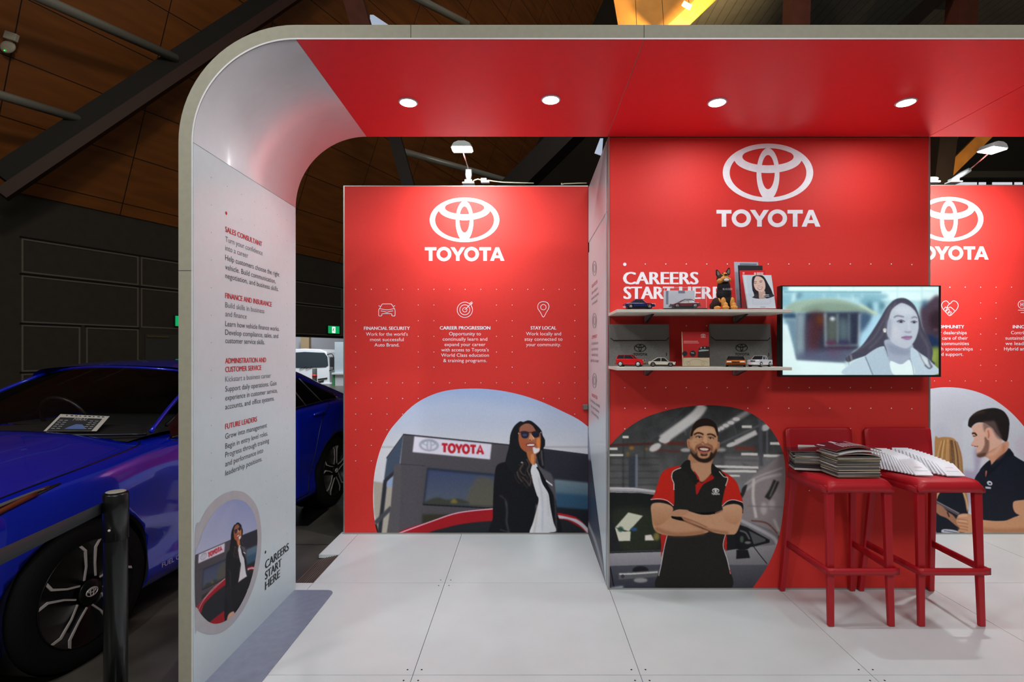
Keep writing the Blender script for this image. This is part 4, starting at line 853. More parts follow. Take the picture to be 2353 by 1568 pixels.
c.fill([(605, 560), (640, 520), (672, 520), (680, 580), (722, 640), (715, 700), (640, 610)], (28, 28, 27), .5); c.fill([(838, 540), (880, 590), (900, 640), (850, 640), (830, 600)], (28, 28, 27), .5)
# crossed arms
c.fill([(384, 850), (460, 838), (540, 870), (530, 940), (560, 960), (640, 980), (760, 1030), (810, 1055), (700, 1080), (560, 1085), (450, 1070), (400, 1030), (384, 940)], SK, .6)
c.shade([(384, 850), (460, 838), (540, 870), (525, 940), (450, 1000), (400, 1000), (386, 930)], (206, 158, 124), (176, 122, 86), 1.2, .9); c.line([(410, 1030), (560, 1075), (780, 1058)], 30, (156, 104, 72), 2.4, .75)
c.fill([(918, 866), (1000, 845), (1060, 870), (1056, 960), (1020, 1060), (970, 1075), (860, 1062), (760, 1020), (640, 975), (600, 940), (545, 935), (526, 930), (555, 895), (620, 888), (760, 925), (860, 918), (918, 890)], (200, 150, 116), .6)
c.shade([(920, 870), (1000, 848), (1058, 875), (1050, 960), (1010, 1000), (930, 960)], (210, 164, 130), (186, 132, 96), 1.4, .8); c.line([(620, 960), (780, 1030), (960, 1064)], 18, (150, 98, 68), 2, .8); c.line([(600, 940), (700, 975), (800, 1020)], 7, (124, 78, 56), 1, .8)
c.fill([(526, 930), (550, 898), (640, 888), (660, 905), (600, 940)], (190, 138, 108), 1); c.line([(860, 915), (918, 893)], 9, (170, 118, 88), .8)
c.frame(1380, 900, 3.2674)
c.oval(864, 743, 27, 17, (214, 212, 208), .3); c.oval(864, 743, 21, 12, (36, 34, 32), .3); c.oval(864, 738, 18, 8, (214, 212, 208), .3); c.oval(864, 738, 12, 4, (36, 34, 32), .3); c.oval(864, 744, 7, 15, (214, 212, 208), .3)
letters(c, lambda u, v: (834+u*60, 776-v*13), (214, 212, 208), 4, .25)
# head, from the closer view
c.frame(1480, 950, 9.05)
c.fill([(890, 560), (940, 535), (985, 600), (975, 720), (945, 745), (905, 700)], (186, 128, 94), .5); c.fill([(1510, 620), (1560, 595), (1572, 660), (1550, 760), (1515, 800)], (190, 126, 92), .5); c.line([(925, 590), (940, 650), (925, 700)], 14, (140, 84, 58), .6, .8); c.line([(1545, 640), (1540, 740)], 12, (150, 90, 66), .6, .8)
c.fill([(960, 480), (985, 340), (1100, 250), (1300, 225), (1450, 270), (1520, 400), (1530, 560), (1505, 740), (1450, 880), (1360, 970), (1240, 1010), (1120, 970), (1020, 870), (965, 740), (945, 600)], (196, 144, 108), .6)
c.fill([(1050, 350), (1260, 290), (1440, 330), (1470, 420), (1260, 450), (1050, 430)], (216, 168, 130), 2.2, .8); c.fill([(985, 540), (1120, 560), (1150, 640), (1090, 760), (1000, 700)], (210, 158, 118), 2, .7); c.fill([(1360, 600), (1480, 570), (1500, 700), (1430, 780), (1360, 700)], (206, 150, 110), 2, .7)
c.fill([(955, 470), (975, 560), (1000, 520), (1030, 400), (1010, 330), (980, 380)], (120, 84, 62), 2, .7)
c.fill([(965, 470), (985, 350), (1040, 220), (1130, 140), (1290, 105), (1430, 160), (1510, 260), (1540, 400), (1525, 480), (1490, 380), (1440, 290), (1280, 262), (1120, 300), (1030, 380), (1000, 470)], (34, 21, 16), .6)
c.fill([(958, 740), (985, 800), (1060, 860), (1110, 780), (1100, 870), (1160, 930), (1260, 945), (1350, 905), (1390, 800), (1440, 840), (1510, 740), (1490, 850), (1420, 960), (1330, 1020), (1240, 1030), (1130, 1000), (1040, 930), (980, 850)], (40, 26, 19), 1.1)
c.fill([(958, 700), (1000, 740), (1090, 830), (1120, 900), (1040, 900), (975, 810)], (66, 42, 30), 2, .6); c.fill([(1505, 720), (1440, 800), (1390, 870), (1430, 900), (1490, 830)], (66, 42, 30), 2, .6)
c.line([(1075, 780), (1090, 700), (1160, 650), (1250, 650), (1350, 660), (1410, 710), (1400, 790)], 30, (92, 58, 42), 1.4, .75); c.fill([(1100, 700), (1240, 675), (1400, 725), (1350, 800), (1240, 850), (1150, 800)], (140, 72, 58), .7)
c.fill([(1120, 715), (1240, 700), (1370, 735), (1330, 790), (1240, 800), (1160, 770)], (86, 36, 30), .5); c.fill([(1158, 732), (1240, 722), (1338, 744), (1312, 774), (1240, 779), (1178, 762)], (226, 212, 198), .35)
for tx in (1185, 1210, 1238, 1266, 1294): c.line([(tx, 728), (tx, 776)], 4, (176, 146, 130), .3, .6); c.line([(1160, 800), (1240, 825), (1320, 812)], 26, (176, 100, 84), .8); c.fill([(1180, 850), (1250, 870), (1310, 850), (1290, 880), (1200, 880)], (60, 38, 30), 1.2, .8)
c.fill([(1245, 470), (1300, 480), (1310, 590), (1330, 640), (1250, 660), (1190, 630), (1215, 590)], (216, 164, 126), 1, .9); c.line([(1195, 620), (1230, 600), (1250, 640), (1300, 640), (1330, 620)], 16, (122, 66, 46), .9, .85); c.line([(1215, 560), (1230, 480)], 16, (160, 106, 76), 1.4, .7)
c.line([(1040, 450), (1090, 415), (1160, 412), (1235, 445)], 30, (38, 22, 16), .8); c.line([(1310, 445), (1380, 435), (1440, 455), (1490, 495)], 28, (38, 22, 16), .8)
c.line([(1060, 500), (1120, 470), (1210, 500)], 20, (120, 74, 54), 1, .8); c.oval(1140, 502, 52, 17, (206, 180, 164), .5); c.oval(1150, 502, 20, 16, (34, 22, 18), .4); c.line([(1072, 500), (1140, 486), (1205, 502)], 12, (40, 26, 20), .5); c.oval(1388, 520, 50, 16, (206, 176, 158), .5); c.oval(1378, 520, 20, 15, (34, 22, 18), .4); c.line([(1330, 512), (1388, 505), (1452, 530)], 12, (40, 26, 20), .5); c.line([(1320, 490), (1400, 485), (1460, 520)], 14, (120, 74, 54), 1, .8)
c.line([(1040, 600), (1120, 610)], 10, (160, 110, 80), 1, .6); c.line([(1110, 640), (1075, 720), (1090, 800)], 14, (130, 80, 58), 1.1, .7); c.line([(1390, 650), (1425, 720), (1410, 790)], 14, (130, 80, 58), 1.1, .7)
c.noise(1.4, .8)
MS = smooth_poly([(1380, 1040), (1398, 1027), (1420, 1004), (1447, 981), (1480, 961), (1520, 947), (1565, 937), (1612, 932), (1650, 932.5), (1690, 938), (1725, 950), (1757, 972), (1780, 1000), (1797, 1035), (1804, 1070), (1804, 1120), (1800, 1170), (1793, 1220), (1780, 1265), (1758, 1310), (1728, 1354), (1700, 1400), (1380, 1400)], 6)
c.sheet('photo_print', FC, MS, t, 1.2, label='printed photo of a bearded man in a red and black polo shirt, arms crossed')
# --- flank print
SPl = Side(.524, -1)
dc = Decal(SPl, .0012)
def lc(s_, xc, yb_, cap, wd, b=0., m_=0):
    """level line on the flank, centred at px column xc, wd = world width"""
    Yc_ = .524*F/(xc-VX); xa, xb = VX+.524*F/(Yc_+wd/2), VX+.524*F/(Yc_-wd/2); Zb = H-(yb_-VY)*Yc_/F; s_u0 = -(Yc_+wd/2)
    v, f = glyphs(s_); mn, mx = v[:, 0].min(), v[:, 0].max(); k = cap*Yc_/F/CAPH; dc.mb.m = m_
    dc.mb.add([Vector((.524-dc.l, Yc_+wd/2-(a-mn)/(mx-mn)*wd, Zb+b2*k)) for a, b2 in v], f)
for y0, hd, ls in ((657, 'REPUTATION', ['Enjoy working for a', 'trusted and most loved', 'automotive brand.']), (778, 'COMMUNITY', ['Our dealerships take', 'care of their local', 'communities through', 'sponsorships and support.']), (915, 'INNOVATION', ['Contributing to a sustainable', 'future as we lead the way', 'in Hybrid and Hydrogen.'])):
    lc(hd, 1366.3, y0, 8, .30, .03, 1)
    for i, s_ in enumerate(ls): lc(s_, 1366.8, y0+14+i*13.3, 7, .018*len(s_), .004, 0)
dc.build('lettering', [midg, redp], t)
dc = Decal(SPl, .0012)
for y_ in (617, 737, 875):
    for r in (1.0, .55):
        pts = [(1366.3+4.6*r*math.cos(a), y_+17*r*math.sin(a)) for a in np.linspace(0, 2*PI, 20, endpoint=False)]; dc.stroke(pts, .9, closed=True)
dc.build('icon', [midg], t)
c = Canvas(1350, 985, 1394, 1345, 1.0); c.frame(0, 0, 1)
c.shade([(1340, 980), (1400, 980), (1400, 1120), (1340, 1120)], (150, 160, 182), (110, 122, 142), 1, sm=False)
c.shade([(1340, 1052), (1400, 1075), (1400, 1200), (1340, 1200)], (52, 54, 66), (58, 66, 82), 2, sm=False); c.shade([(1340, 1130), (1400, 1180), (1400, 1300), (1340, 1260)], (40, 56, 78), (70, 74, 84), 2, sm=False)
c.shade([(1340, 1200), (1400, 1260), (1400, 1345), (1340, 1345)], (66, 68, 76), (120, 122, 130), 2, sm=False)
c.line([(1350, 1200), (1370, 1250), (1392, 1335)], 5, (150, 152, 160), 1)
c.sheet('photo_print', SPl, [(1349.4, 984), (1352, 990), (1357, 1045), (1364, 1105), (1372, 1170), (1381, 1240), (1391, 1335), (1393, 1345), (1349.4, 1250)], t, 1.2, label='tail of the woman photo printed on the white flank')
# ---------------- right poster wall
t = rw = thing('poster_wall', 'red poster wall with a man in a navy polo, right rear of the stand', 'poster wall', (2.509, YB, 0))
m = MB(); m.bx(2.56, 4.53, YB, YB+.04, .012, BZ+.001); m.build('panel', redw, t, loc=WO(t))
m = MB(); m.bx(2.56, 4.53, YB-.003, YB+.045, 0, .012); m.bx(2.56, 4.53, YB-.003, YB+.045, BZ+.001, BZ+.007); m.build('edge_frame', alu, t, loc=WO(t))
dc = Decal(FB); logo(dc, 2180, 504, 79.5); dc.build('logo', prw, t); dc = Decal(FB); wordmark(dc, 2089, 2271.5, 566, 597.5); dc.build('wordmark', prw, t)
dc = Decal(FB); dc.text('COMMUNITY', 2149, 2215, 755, 7.4, B_); dc.text('INNOVATION', 2327, 2395, 755, 7.4, B_)
col(['Our dealerships', 'take care of their', 'local communities', 'through sponsorships', 'and support.'], 2182, 768.5, 12.4, 7.6, [78, 83, 88, 106, 62])
col(['Contributing to a', 'sustainable future as', 'we lead the way in', 'Hybrid and Hydrogen.'], 2361, 768.5, 12.4, 7.6, [76, 102, 102, 108]); dc.build('lettering', prw, t)
ZR = lambda x, y: (2100+x/2.5296, 280+y/2.5296)
dc = Decal(FB); S = lambda pts, closed=False: dc.stroke(smooth_poly([ZR(*p) for p in pts], 4, closed), 1.25, closed=closed)
S([(208, 1058), (190, 1042), (170, 1048), (160, 1066), (168, 1088), (190, 1112), (208, 1128), (230, 1110), (250, 1088), (257, 1066), (246, 1047), (226, 1042)], True)
S([(208, 1058), (195, 1072), (198, 1084), (212, 1078), (236, 1098)]); S([(172, 1090), (184, 1078), (192, 1086), (182, 1100)]); S([(186, 1102), (200, 1090), (206, 1098), (196, 1112)]); S([(200, 1114), (212, 1104), (216, 1112), (208, 1122)]); dc.build('heart_icon', prw, t)
dc = Decal(FB); x_, y_ = ZR(628, 1063); dc.ring(x_, y_, 9.6, 9.6, x_, y_, 8.4, 8.4); dc.text('H', x_-3.2, x_+2.4, y_+4.4, 8.8, .02); S([(604, 1096), (680, 1096)]); S([(620, 1110), (680, 1110)]); dc.build('hydrogen_icon', prw, t)
dc = Decal(FB)
for k in range(10):
    for i in range(13):
        x_ = 2182.3-35.4*4+35.4*i; 
        if k not in (0, 6) and i not in (6, 7, 11, 12) and not (k > 6 and i > 8+(k-6)*1.4): continue
        if x_ < 2140 or (k > 6 and x_ < (0, 0, 0, 0, 0, 0, 0, 2290, 2330, 2352)[k]): continue
        dc.dot(x_, 660.3+35.9*k, .0036)
dc.build('dot_pattern', prw, t)
c = Canvas(2116, 889, 2420, 1226, 1.0); c.frame(2140, 930, 5.225)
c.shade([(-200, -250), (1600, -250), (1600, 1600), (-200, 1600)], (196, 200, 212), (206, 206, 216), 2, sm=False); c.noise(2, 14)
c.fill([(380, 200), (510, 190), (515, 800), (380, 810)], (206, 212, 222), 2, .8, sm=False); c.fill([(515, 540), (600, 560), (560, 900), (390, 1320), (380, 810), (515, 800)], (166, 156, 186), 4, .8); c.fill([(590, 700), (680, 600), (760, 900), (560, 1000)], (210, 212, 222), 3, .8); c.fill([(1000, 440), (1200, 400), (1300, 800), (1080, 640)], (200, 190, 206), 4, .8)
c.fill([(40, 260), (180, 230), (200, 420), (60, 440)], (184, 190, 208), 5, .5)
# blonde woman seen from behind, navy shirt
c.fill([(60, 1540), (60, 1120), (100, 1050), (300, 1000), (400, 1080), (440, 1300), (400, 1540)], (24, 28, 40), .7)
c.fill([(40, 440), (90, 400), (170, 390), (270, 410), (330, 500), (370, 640), (385, 820), (440, 1150), (430, 1290), (395, 1130), (340, 1030), (150, 1020), (80, 1090), (55, 1100)], (178, 134, 84), .7)
for i, (x, cc) in enumerate([(80, (214, 172, 120)), (105, (150, 104, 60)), (130, (222, 184, 134)), (158, (160, 116, 70)), (185, (206, 160, 104)), (205, (196, 150, 96)), (228, (120, 84, 54)), (248, (72, 54, 44)), (268, (80, 60, 46)), (290, (176, 136, 96)), (312, (70, 54, 46)), (330, (170, 130, 94)), (350, (150, 112, 78))]):
    k_ = (x-190)*.35; c.line([(x-k_*.9+8, 415+abs(k_)*.6), (x, 600), (x+k_*.4, 820), (x+k_*.8, 990)], 14, cc, .8, .85)
c.line([(150, 1020), (90, 1060), (60, 1130)], 14, (214, 178, 130), .6); c.line([(375, 1030), (420, 1150), (435, 1260)], 12, (214, 186, 144), .6)
c.fill([(135, 1500), (260, 1505), (340, 1540), (140, 1540)], (206, 206, 222), .7); c.line([(150, 1515), (320, 1540)], 7, (50, 54, 80), .5)
# tablet and hands
c.fill([(50, 1150), (340, 1300), (330, 1340), (60, 1200)], (92, 84, 90), .6, sm=False); c.line([(50, 1155), (330, 1308)], 9, (150, 142, 146), .6)
c.fill([(50, 1200), (120, 1215), (200, 1290), (260, 1330), (330, 1420), (400, 1520), (300, 1460), (190, 1370), (100, 1330), (50, 1280)], (170, 120, 94), .8); c.line([(190, 1290), (215, 1350)], 14, (40, 34, 34), .7)
# the man
c.fill([(480, 1215), (510, 1215), (510, 1340), (480, 1300)], (206, 150, 114), .7, sm=False)
c.fill([(520, 890), (575, 800), (620, 740), (700, 670), (900, 540), (945, 535), (990, 610), (1120, 690), (1300, 780), (1400, 900), (1400, 1250), (1060, 1330), (1000, 1380), (860, 1400), (640, 1395), (555, 1340), (480, 1215), (490, 1050)], (28, 31, 44), .6)
c.fill([(300, 1410), (310, 1350), (350, 1315), (430, 1310), (500, 1330), (560, 1370), (660, 1390), (860, 1400), (1000, 1350), (1060, 1325), (980, 1190), (1080, 1150), (1500, 1150), (1500, 1540), (420, 1540), (340, 1480)], (212, 156, 118), .7)
c.fill([(980, 1190), (1100, 1150), (1500, 1150), (1500, 1330), (1060, 1330)], (214, 158, 122), .8); c.line([(600, 1500), (900, 1520), (1400, 1490)], 50, (176, 116, 80), 3, .7)
for y in (1375, 1415, 1455, 1490): c.line([(310, y), (400, y+12), (440, y+25)], 9, (160, 104, 78), .8, .8)
c.line([(330, 1340), (430, 1335)], 20, (236, 196, 168), 1.4, .8); c.line([(330, 1395), (430, 1405)], 14, (234, 192, 164), 1.2, .7)
c.fill([(640, 600), (900, 440), (915, 540), (800, 640), (710, 728), (690, 650)], (206, 150, 122), .7); c.line([(680, 610), (760, 580), (840, 480)], 34, (226, 178, 154), 2.4, .7); c.line([(870, 480), (860, 580), (780, 660)], 24, (190, 112, 78), 2.4, .7)
c.fill([(575, 790), (700, 670), (740, 760), (930, 560), (945, 540), (990, 610), (900, 640), (760, 790), (650, 870), (640, 760)], (22, 25, 36), .7); c.fill([(650, 870), (650, 800), (668, 800), (660, 850)], (180, 110, 84), .5)
c.fill([(480, 280), (530, 240), (640, 210), (760, 260), (860, 400), (800, 500), (690, 560), (660, 610), (590, 632), (545, 615), (545, 570), (536, 540), (545, 520), (520, 505), (480, 490), (478, 470), (500, 440), (515, 400), (490, 380), (488, 340), (498, 310)], (222, 176, 156), .6)
c.fill([(545, 590), (600, 560), (640, 480), (640, 390), (690, 430), (690, 540), (655, 612), (590, 634), (550, 622)], (124, 88, 74), 1.4, .85); c.fill([(560, 600), (650, 580), (640, 618), (585, 634), (550, 620)], (84, 60, 50), 1.2, .8)
c.fill([(440, 240), (460, 160), (540, 90), (640, 55), (760, 42), (850, 70), (900, 120), (935, 200), (930, 330), (905, 440), (850, 420), (780, 350), (740, 290), (690, 250), (620, 215), (540, 222), (490, 260), (480, 280), (450, 265)], (34, 28, 28), .7)
c.fill([(620, 215), (690, 200), (760, 200), (800, 290), (850, 420), (780, 390), (730, 300), (690, 280), (640, 330)], (110, 88, 84), 2, .7); c.line([(500, 130), (560, 100), (640, 90)], 22, (84, 58, 48), 1.6, .6)
c.fill([(650, 300), (690, 280), (722, 310), (720, 370), (700, 420), (670, 420), (655, 370)], (222, 166, 144), .6); c.line([(680, 310), (690, 370), (680, 405)], 14, (156, 96, 76), .9, .8)
c.line([(488, 350), (520, 345), (545, 375)], 20, (52, 34, 28), .7); c.line([(500, 378), (530, 380)], 9, (40, 28, 24), .5); c.line([(515, 500), (540, 508), (560, 500)], 10, (120, 52, 48), .6); c.line([(525, 512), (545, 514)], 6, (240, 232, 230), .4); c.line([(478, 490), (510, 495)], 8, (180, 110, 96), .6)
c.oval(700, 945, 34, 26, (214, 216, 228), .5, rot=.4); c.oval(702, 948, 16, 10, (40, 44, 60), .5, rot=.4); c.fill([(650, 985), (716, 992), (714, 1014), (648, 1008)], (196, 200, 214), .5, sm=False)
c.noise(1.2, .8)
RS = smooth_poly([(2110, 960), (2118, 905), (2150, 892), (2195, 891), (2235, 898), (2270, 911), (2300.8, 930), (2328, 953), (2353, 981), (2377, 1015), (2398, 1060), (2412, 1110), (2418, 1160), (2418, 1200), (2414, 1260), (2110, 1260)], 6)
c.sheet('photo_print', FB, RS, t, 1.1, label='printed photo of a man in a navy polo beside a blonde woman')
# ---------------- the round print on the arch leg
c = Canvas(446, 1147, 593, 1436, .8)
aff3(c, [(628, 672), (1275, 735), (615, 800)], [(75, 690), (360, 565), (70, 785)], (440, 1130, 4.75)); woman_scene(c, True); c.noise(1, .8)
EL = smooth_poly([(440+x/4.75, 1130+y/4.75) for x, y in [(500, 88), (580, 115), (650, 190), (700, 320), (717, 500), (705, 680), (665, 900), (600, 1100), (500, 1290), (390, 1400), (280, 1443), (190, 1425), (110, 1350), (60, 1270), (38, 1215), (36, 720), (80, 560), (130, 420), (200, 290), (280, 190), (370, 120), (440, 92)]], 5)
c.sheet('photo_print', LP, EL, arch, 1.1, lift=.0016, label='round printed photo of the woman leaning on a red car')
RG = smooth_poly([(440+x/4.75, 1130+y/4.75) for x, y in [(480, -8), (580, 15), (680, 110), (735, 240), (760, 430), (757, 640), (730, 850), (670, 1060), (580, 1260), (460, 1430), (340, 1530), (220, 1562), (120, 1545), (60, 1510), (36, 1480), (36, 460), (90, 330), (160, 200), (250, 95), (350, 25), (420, 0)]], 4)
dc = Decal(LP, .0009); dc.poly([tuple(p) for p in RG]); dc.build('ring_print', pm('print_ring_grey', (182, 182, 186), .5), arch)
# ---------------- bigger emblem details done; small boxes on wall tops follow with the lamps
# ================================================================= shelves, screen and what stands on them
def slab(m, pts, Y, th, dz=0.):
    """px outline standing at depth Y, extruded backwards"""
    m.prism([P(x, y, Y) for x, y in pts], (0, th, 0)); return m
def text_on(m, s, o, u, v, w_, cap, bold=.01):
    """lettering on any plane: o origin, u along, v up (unit vectors)"""
    vv, f = glyphs(s); mn, mx = vv[:, 0].min(), vv[:, 0].max(); o, u, v = Vector(o), Vector(u), Vector(v)
    m.add([o+u*((a-mn)/(mx-mn)*w_)+v*(b*cap/CAPH) for a, b in vv], f)
shelfm = pm('shelf_white', (214, 208, 196), .5); brk = pm('bracket_grey', (120, 114, 114), .5, .4)
for lab, zt, th in (('upper white shelf carrying the plush dog', 1.732, .0175), ('lower white shelf carrying the felt sleeves', 1.403, .018)):
    t = thing('wall_shelf', lab, 'shelf', (.524, YC, zt-th), 'white shelves on the red centre wall')
    m = MB(); m.bx(.526, 1.520, 2.941, YC-.0025, zt-th, zt); m.build('board', shelfm, t, loc=WO(t), bevel=.0015)
    for X_ in (.751, 1.305):
        m = MB(); zb = zt-th
        m.prism([(X_, YC-.0025, zb-.0003), (X_, YC-.0025, zb-.040), (X_, YC-.05, zb-.040), (X_, YC-.20, zb-.0003)], (.012, 0, 0)); b = m.build('bracket', brk, t, loc=WO(t))
        m = MB(); bar(m, (X_+.006, YC-.05, zb-.041), (X_+.006, YC-.20, zb-.0015), .015, .002); m.build('bracket_edge', pm('bracket_dark', (26, 22, 22), .5), b, loc=(0, 0, 0))
        m = MB(); m.bx(X_-.0006, X_, YC-.030, YC-.018, zb-.034, zb-.010); m.build('sticker', pm('sticker_pale', (170, 158, 158), .6), b, loc=(0, 0, 0))
SY = 3.12
t = thing('television', 'black rimmed flat screen television showing a dark haired woman', 'television', (1.542, SY, 1.341))
c1, c2 = P(1793, 866.5, SY), P(2161, 656.5, SY)
m = MB(); m.bx(c1.x, c2.x, SY+.002, SY+.045, c1.z, c2.z); m.build('casing', pm('tv_black', (16, 15, 16), .3, coat=.3), t, loc=WO(t), bevel=.003)
m = MB(); i1, i2 = P(1797.7, 862, SY), P(2156.5, 658.8, SY); 
for a in ((c1.x, i1.x, c1.z, c2.z), (i2.x, c2.x, c1.z, c2.z), (i1.x, i2.x, c1.z, i1.z), (i1.x, i2.x, i2.z, c2.z)): m.bx(a[0], a[1], SY-.004, SY+.001, a[2], a[3])
m.build('bezel', pm('tv_bezel', (20, 19, 20), .25, coat=.4), t, loc=WO(t))
m = MB(); m.bx(1.85, 2.2, SY+.046, YC-.0025, 1.5, 1.75); m.build('wall_mount', brk, t, loc=WO(t))
c = Canvas(1797, 658, 2157.5, 863, .9); c.frame(1790, 640, 6.033)
c.shade([(0, 90), (2300, 90), (2300, 1400), (0, 1400)], (160, 206, 216), (214, 240, 240), 2, sm=False)
c.fill([(0, 100), (2300, 100), (2300, 180), (0, 180)], (222, 250, 248), 4, sm=False); c.fill([(1400, 180), (2300, 180), (2300, 320), (1400, 300)], (216, 246, 246), 3, sm=False)
c.fill([(40, 110), (130, 110), (130, 180), (40, 180)], (120, 176, 190), 3, sm=False)
for x in (700, 1030, 1640, 1980): c.line([(x, 110), (x, 320)], 14, (180, 220, 222), 2)
c.line([(60, 190), (1420, 195)], 20, (96, 146, 160), 2, .9); c.fill([(50, 215), (1400, 210), (1400, 300), (900, 260), (300, 330), (60, 400)], (136, 186, 200), 4); c.line([(215, 210), (190, 330)], 34, (218, 244, 244), 4); c.fill([(250, 210), (330, 210), (260, 290)], (80, 120, 140), 4, .7)
for x in (620, 820, 1010, 1150): c.line([(x, 220), (x+10, 300)], 26, (196, 228, 230), 3, .6)
c.fill([(1120, 290), (1420, 300), (1420, 560), (1290, 560)], (120, 170, 186), 4); c.line([(1240, 340), (1290, 500)], 60, (44, 76, 100), 5, .7); c.line([(1340, 330), (1345, 520)], 60, (176, 218, 228), 4, .9); c.line([(1440, 340), (1430, 420)], 50, (54, 86, 106), 5, .8)
c.fill([(90, 400), (250, 320), (500, 285), (760, 280), (960, 320), (1170, 400), (1380, 500), (1340, 530), (1180, 460), (900, 455), (420, 470), (200, 480), (110, 470)], (150, 176, 160), 3); c.fill([(300, 440), (420, 370), (640, 335), (900, 350), (1100, 410), (1180, 460), (400, 470)], (128, 152, 136), 4)
c.line([(1120, 365), (1240, 430), (1370, 510)], 26, (206, 220, 190), 3)
c.fill([(50, 490), (220, 480), (240, 560), (100, 560), (60, 545)], (52, 78, 104), 3.5); c.fill([(60, 560), (250, 560), (260, 1130), (230, 1130), (120, 650)], (110, 140, 158), 4, sm=False)
c.fill([(240, 480), (1200, 460), (1290, 540), (1130, 900), (900, 1170), (230, 1130)], (96, 112, 126), 3, sm=False)
c.fill([(370, 480), (1120, 470), (1100, 980), (370, 1060)], (46, 52, 70), 4, sm=False); c.fill([(250, 500), (340, 500), (350, 1090), (240, 1110)], (128, 150, 160), 4, sm=False)
c.fill([(380, 620), (520, 640), (520, 1010), (380, 1050)], (86, 72, 92), 6, .8); c.fill([(430, 500), (620, 500), (620, 700), (540, 900), (560, 1010), (440, 1010)], (72, 36, 40), 8, .8); c.fill([(530, 520), (610, 520), (600, 640), (540, 620)], (110, 60, 30), 6, .8)
c.line([(640, 480), (650, 950)], 34, (140, 156, 164), 3); c.line([(810, 490), (810, 900)], 24, (128, 146, 154), 3); c.line([(970, 490), (970, 900)], 20, (110, 130, 142), 3); c.line([(650, 930), (1100, 930)], 26, (116, 132, 142), 3); c.line([(1120, 490), (1110, 930)], 28, (168, 184, 192), 3)
c.fill([(680, 560), (790, 560), (790, 850), (670, 850)], (96, 104, 92), 6, .8); c.oval(740, 560, 34, 24, (220, 236, 240), 3); c.fill([(840, 560), (950, 600), (950, 840), (840, 840)], (104, 128, 130), 7, .7); c.fill([(660, 870), (780, 870), (780, 910), (660, 910)], (94, 56, 82), 3); c.fill([(850, 870), (960, 870), (960, 910), (850, 910)], (60, 58, 92), 3)
c.line([(620, 970), (1000, 975)], 40, (76, 28, 46), 6, .8); c.fill([(400, 1000), (980, 1000), (900, 1150), (250, 1120)], (84, 90, 116), 7, .85); c.oval(760, 1030, 90, 30, (110, 60, 86), 7, .6)
c.fill([(1280, 540), (1390, 500), (1420, 540), (1200, 900), (1120, 950), (1140, 760)], (168, 212, 232), 4); c.fill([(1140, 500), (1280, 540), (1150, 740)], (56, 84, 116), 5, .8)
c.fill([(45, 640), (110, 640), (240, 1140), (900, 1180), (960, 1340), (45, 1340)], (222, 246, 246), 2.5, sm=False); c.line([(45, 1180), (200, 1300)], 60, (198, 232, 236), 9, .5)
# second person at the right edge
c.fill([(1960, 420), (2060, 330), (2230, 270), (2230, 980), (2090, 960), (2010, 800), (1960, 600)], (76, 62, 76), 4); c.fill([(2080, 520), (2230, 440), (2230, 740), (2120, 720)], (52, 36, 46), 6); c.oval(2170, 715, 40, 18, (108, 84, 98), 3, .8); c.fill([(1980, 320), (2060, 300), (2000, 420)], (50, 84, 112), 5, .8); c.fill([(2060, 780), (2230, 860), (2230, 1000), (2130, 1020)], (30, 50, 84), 5)
c.fill([(2100, 1000), (2230, 980), (2230, 1340), (2140, 1340)], (112, 130, 66), 4); c.fill([(2130, 1010), (2190, 1000), (2170, 1180), (2120, 1150)], (158, 176, 82), 5, .8)
# the woman
c.fill([(1480, 420), (1580, 310), (1680, 272), (1780, 290), (1880, 380), (1940, 520), (1990, 700), (2080, 850), (2130, 1010), (2120, 1130), (2160, 1180), (2090, 1260), (2000, 1210), (1900, 1100), (1600, 1100), (1300, 1060), (1060, 1120), (960, 1160), (930, 1100), (1120, 960), (1260, 780), (1400, 560)], (70, 70, 86), 1.2)
for q in ([(1550, 380), (1420, 640), (1280, 860), (1060, 1010)], [(1620, 330), (1500, 560), (1430, 780), (1250, 980)], [(1900, 520), (1960, 760), (2060, 940), (2080, 1120)]): c.line(q, 22, (104, 98, 112), 2.4, .7)
c.line([(940, 1060), (960, 1150), (975, 1230)], 8, (120, 124, 120), 1.4, .8); c.line([(990, 1060), (1010, 1140)], 12, (216, 230, 220), 2, .8)
c.fill([(1480, 850), (1840, 900), (1810, 1160), (1690, 1195), (1540, 1160), (1490, 1000)], (160, 172, 190), 1.4); c.fill([(1500, 900), (1760, 980), (1820, 960), (1790, 1060), (1560, 1040)], (136, 146, 168), 4, .8)
c.fill([(1520, 560), (1560, 440), (1650, 360), (1720, 345), (1830, 400), (1910, 500), (1935, 640), (1920, 760), (1870, 880), (1790, 960), (1700, 960), (1580, 900), (1500, 780), (1500, 660)], (184, 194, 206), 1.2)
c.fill([(1600, 440), (1720, 380), (1840, 430), (1860, 500), (1700, 510)], (200, 210, 220), 4, .8); c.fill([(1540, 660), (1680, 680), (1680, 860), (1560, 830)], (198, 202, 212), 5, .7); c.fill([(1500, 600), (1560, 580), (1540, 860), (1500, 780)], (150, 158, 176), 3, .7)
c.line([(1590, 545), (1640, 520), (1730, 535)], 18, (108, 106, 118), 1.2, .85); c.line([(1835, 550), (1880, 535), (1915, 550)], 16, (108, 106, 118), 1.2, .85)
c.oval(1685, 600, 44, 20, (130, 132, 148), 1.6); c.oval(1690, 602, 20, 15, (52, 54, 68), .9); c.line([(1630, 600), (1690, 578), (1745, 600)], 9, (66, 64, 78), .9); c.oval(1870, 608, 36, 17, (130, 132, 148), 1.4); c.oval(1872, 610, 17, 13, (54, 56, 70), .9); c.line([(1825, 604), (1872, 590), (1915, 606)], 8, (70, 68, 82), .9)
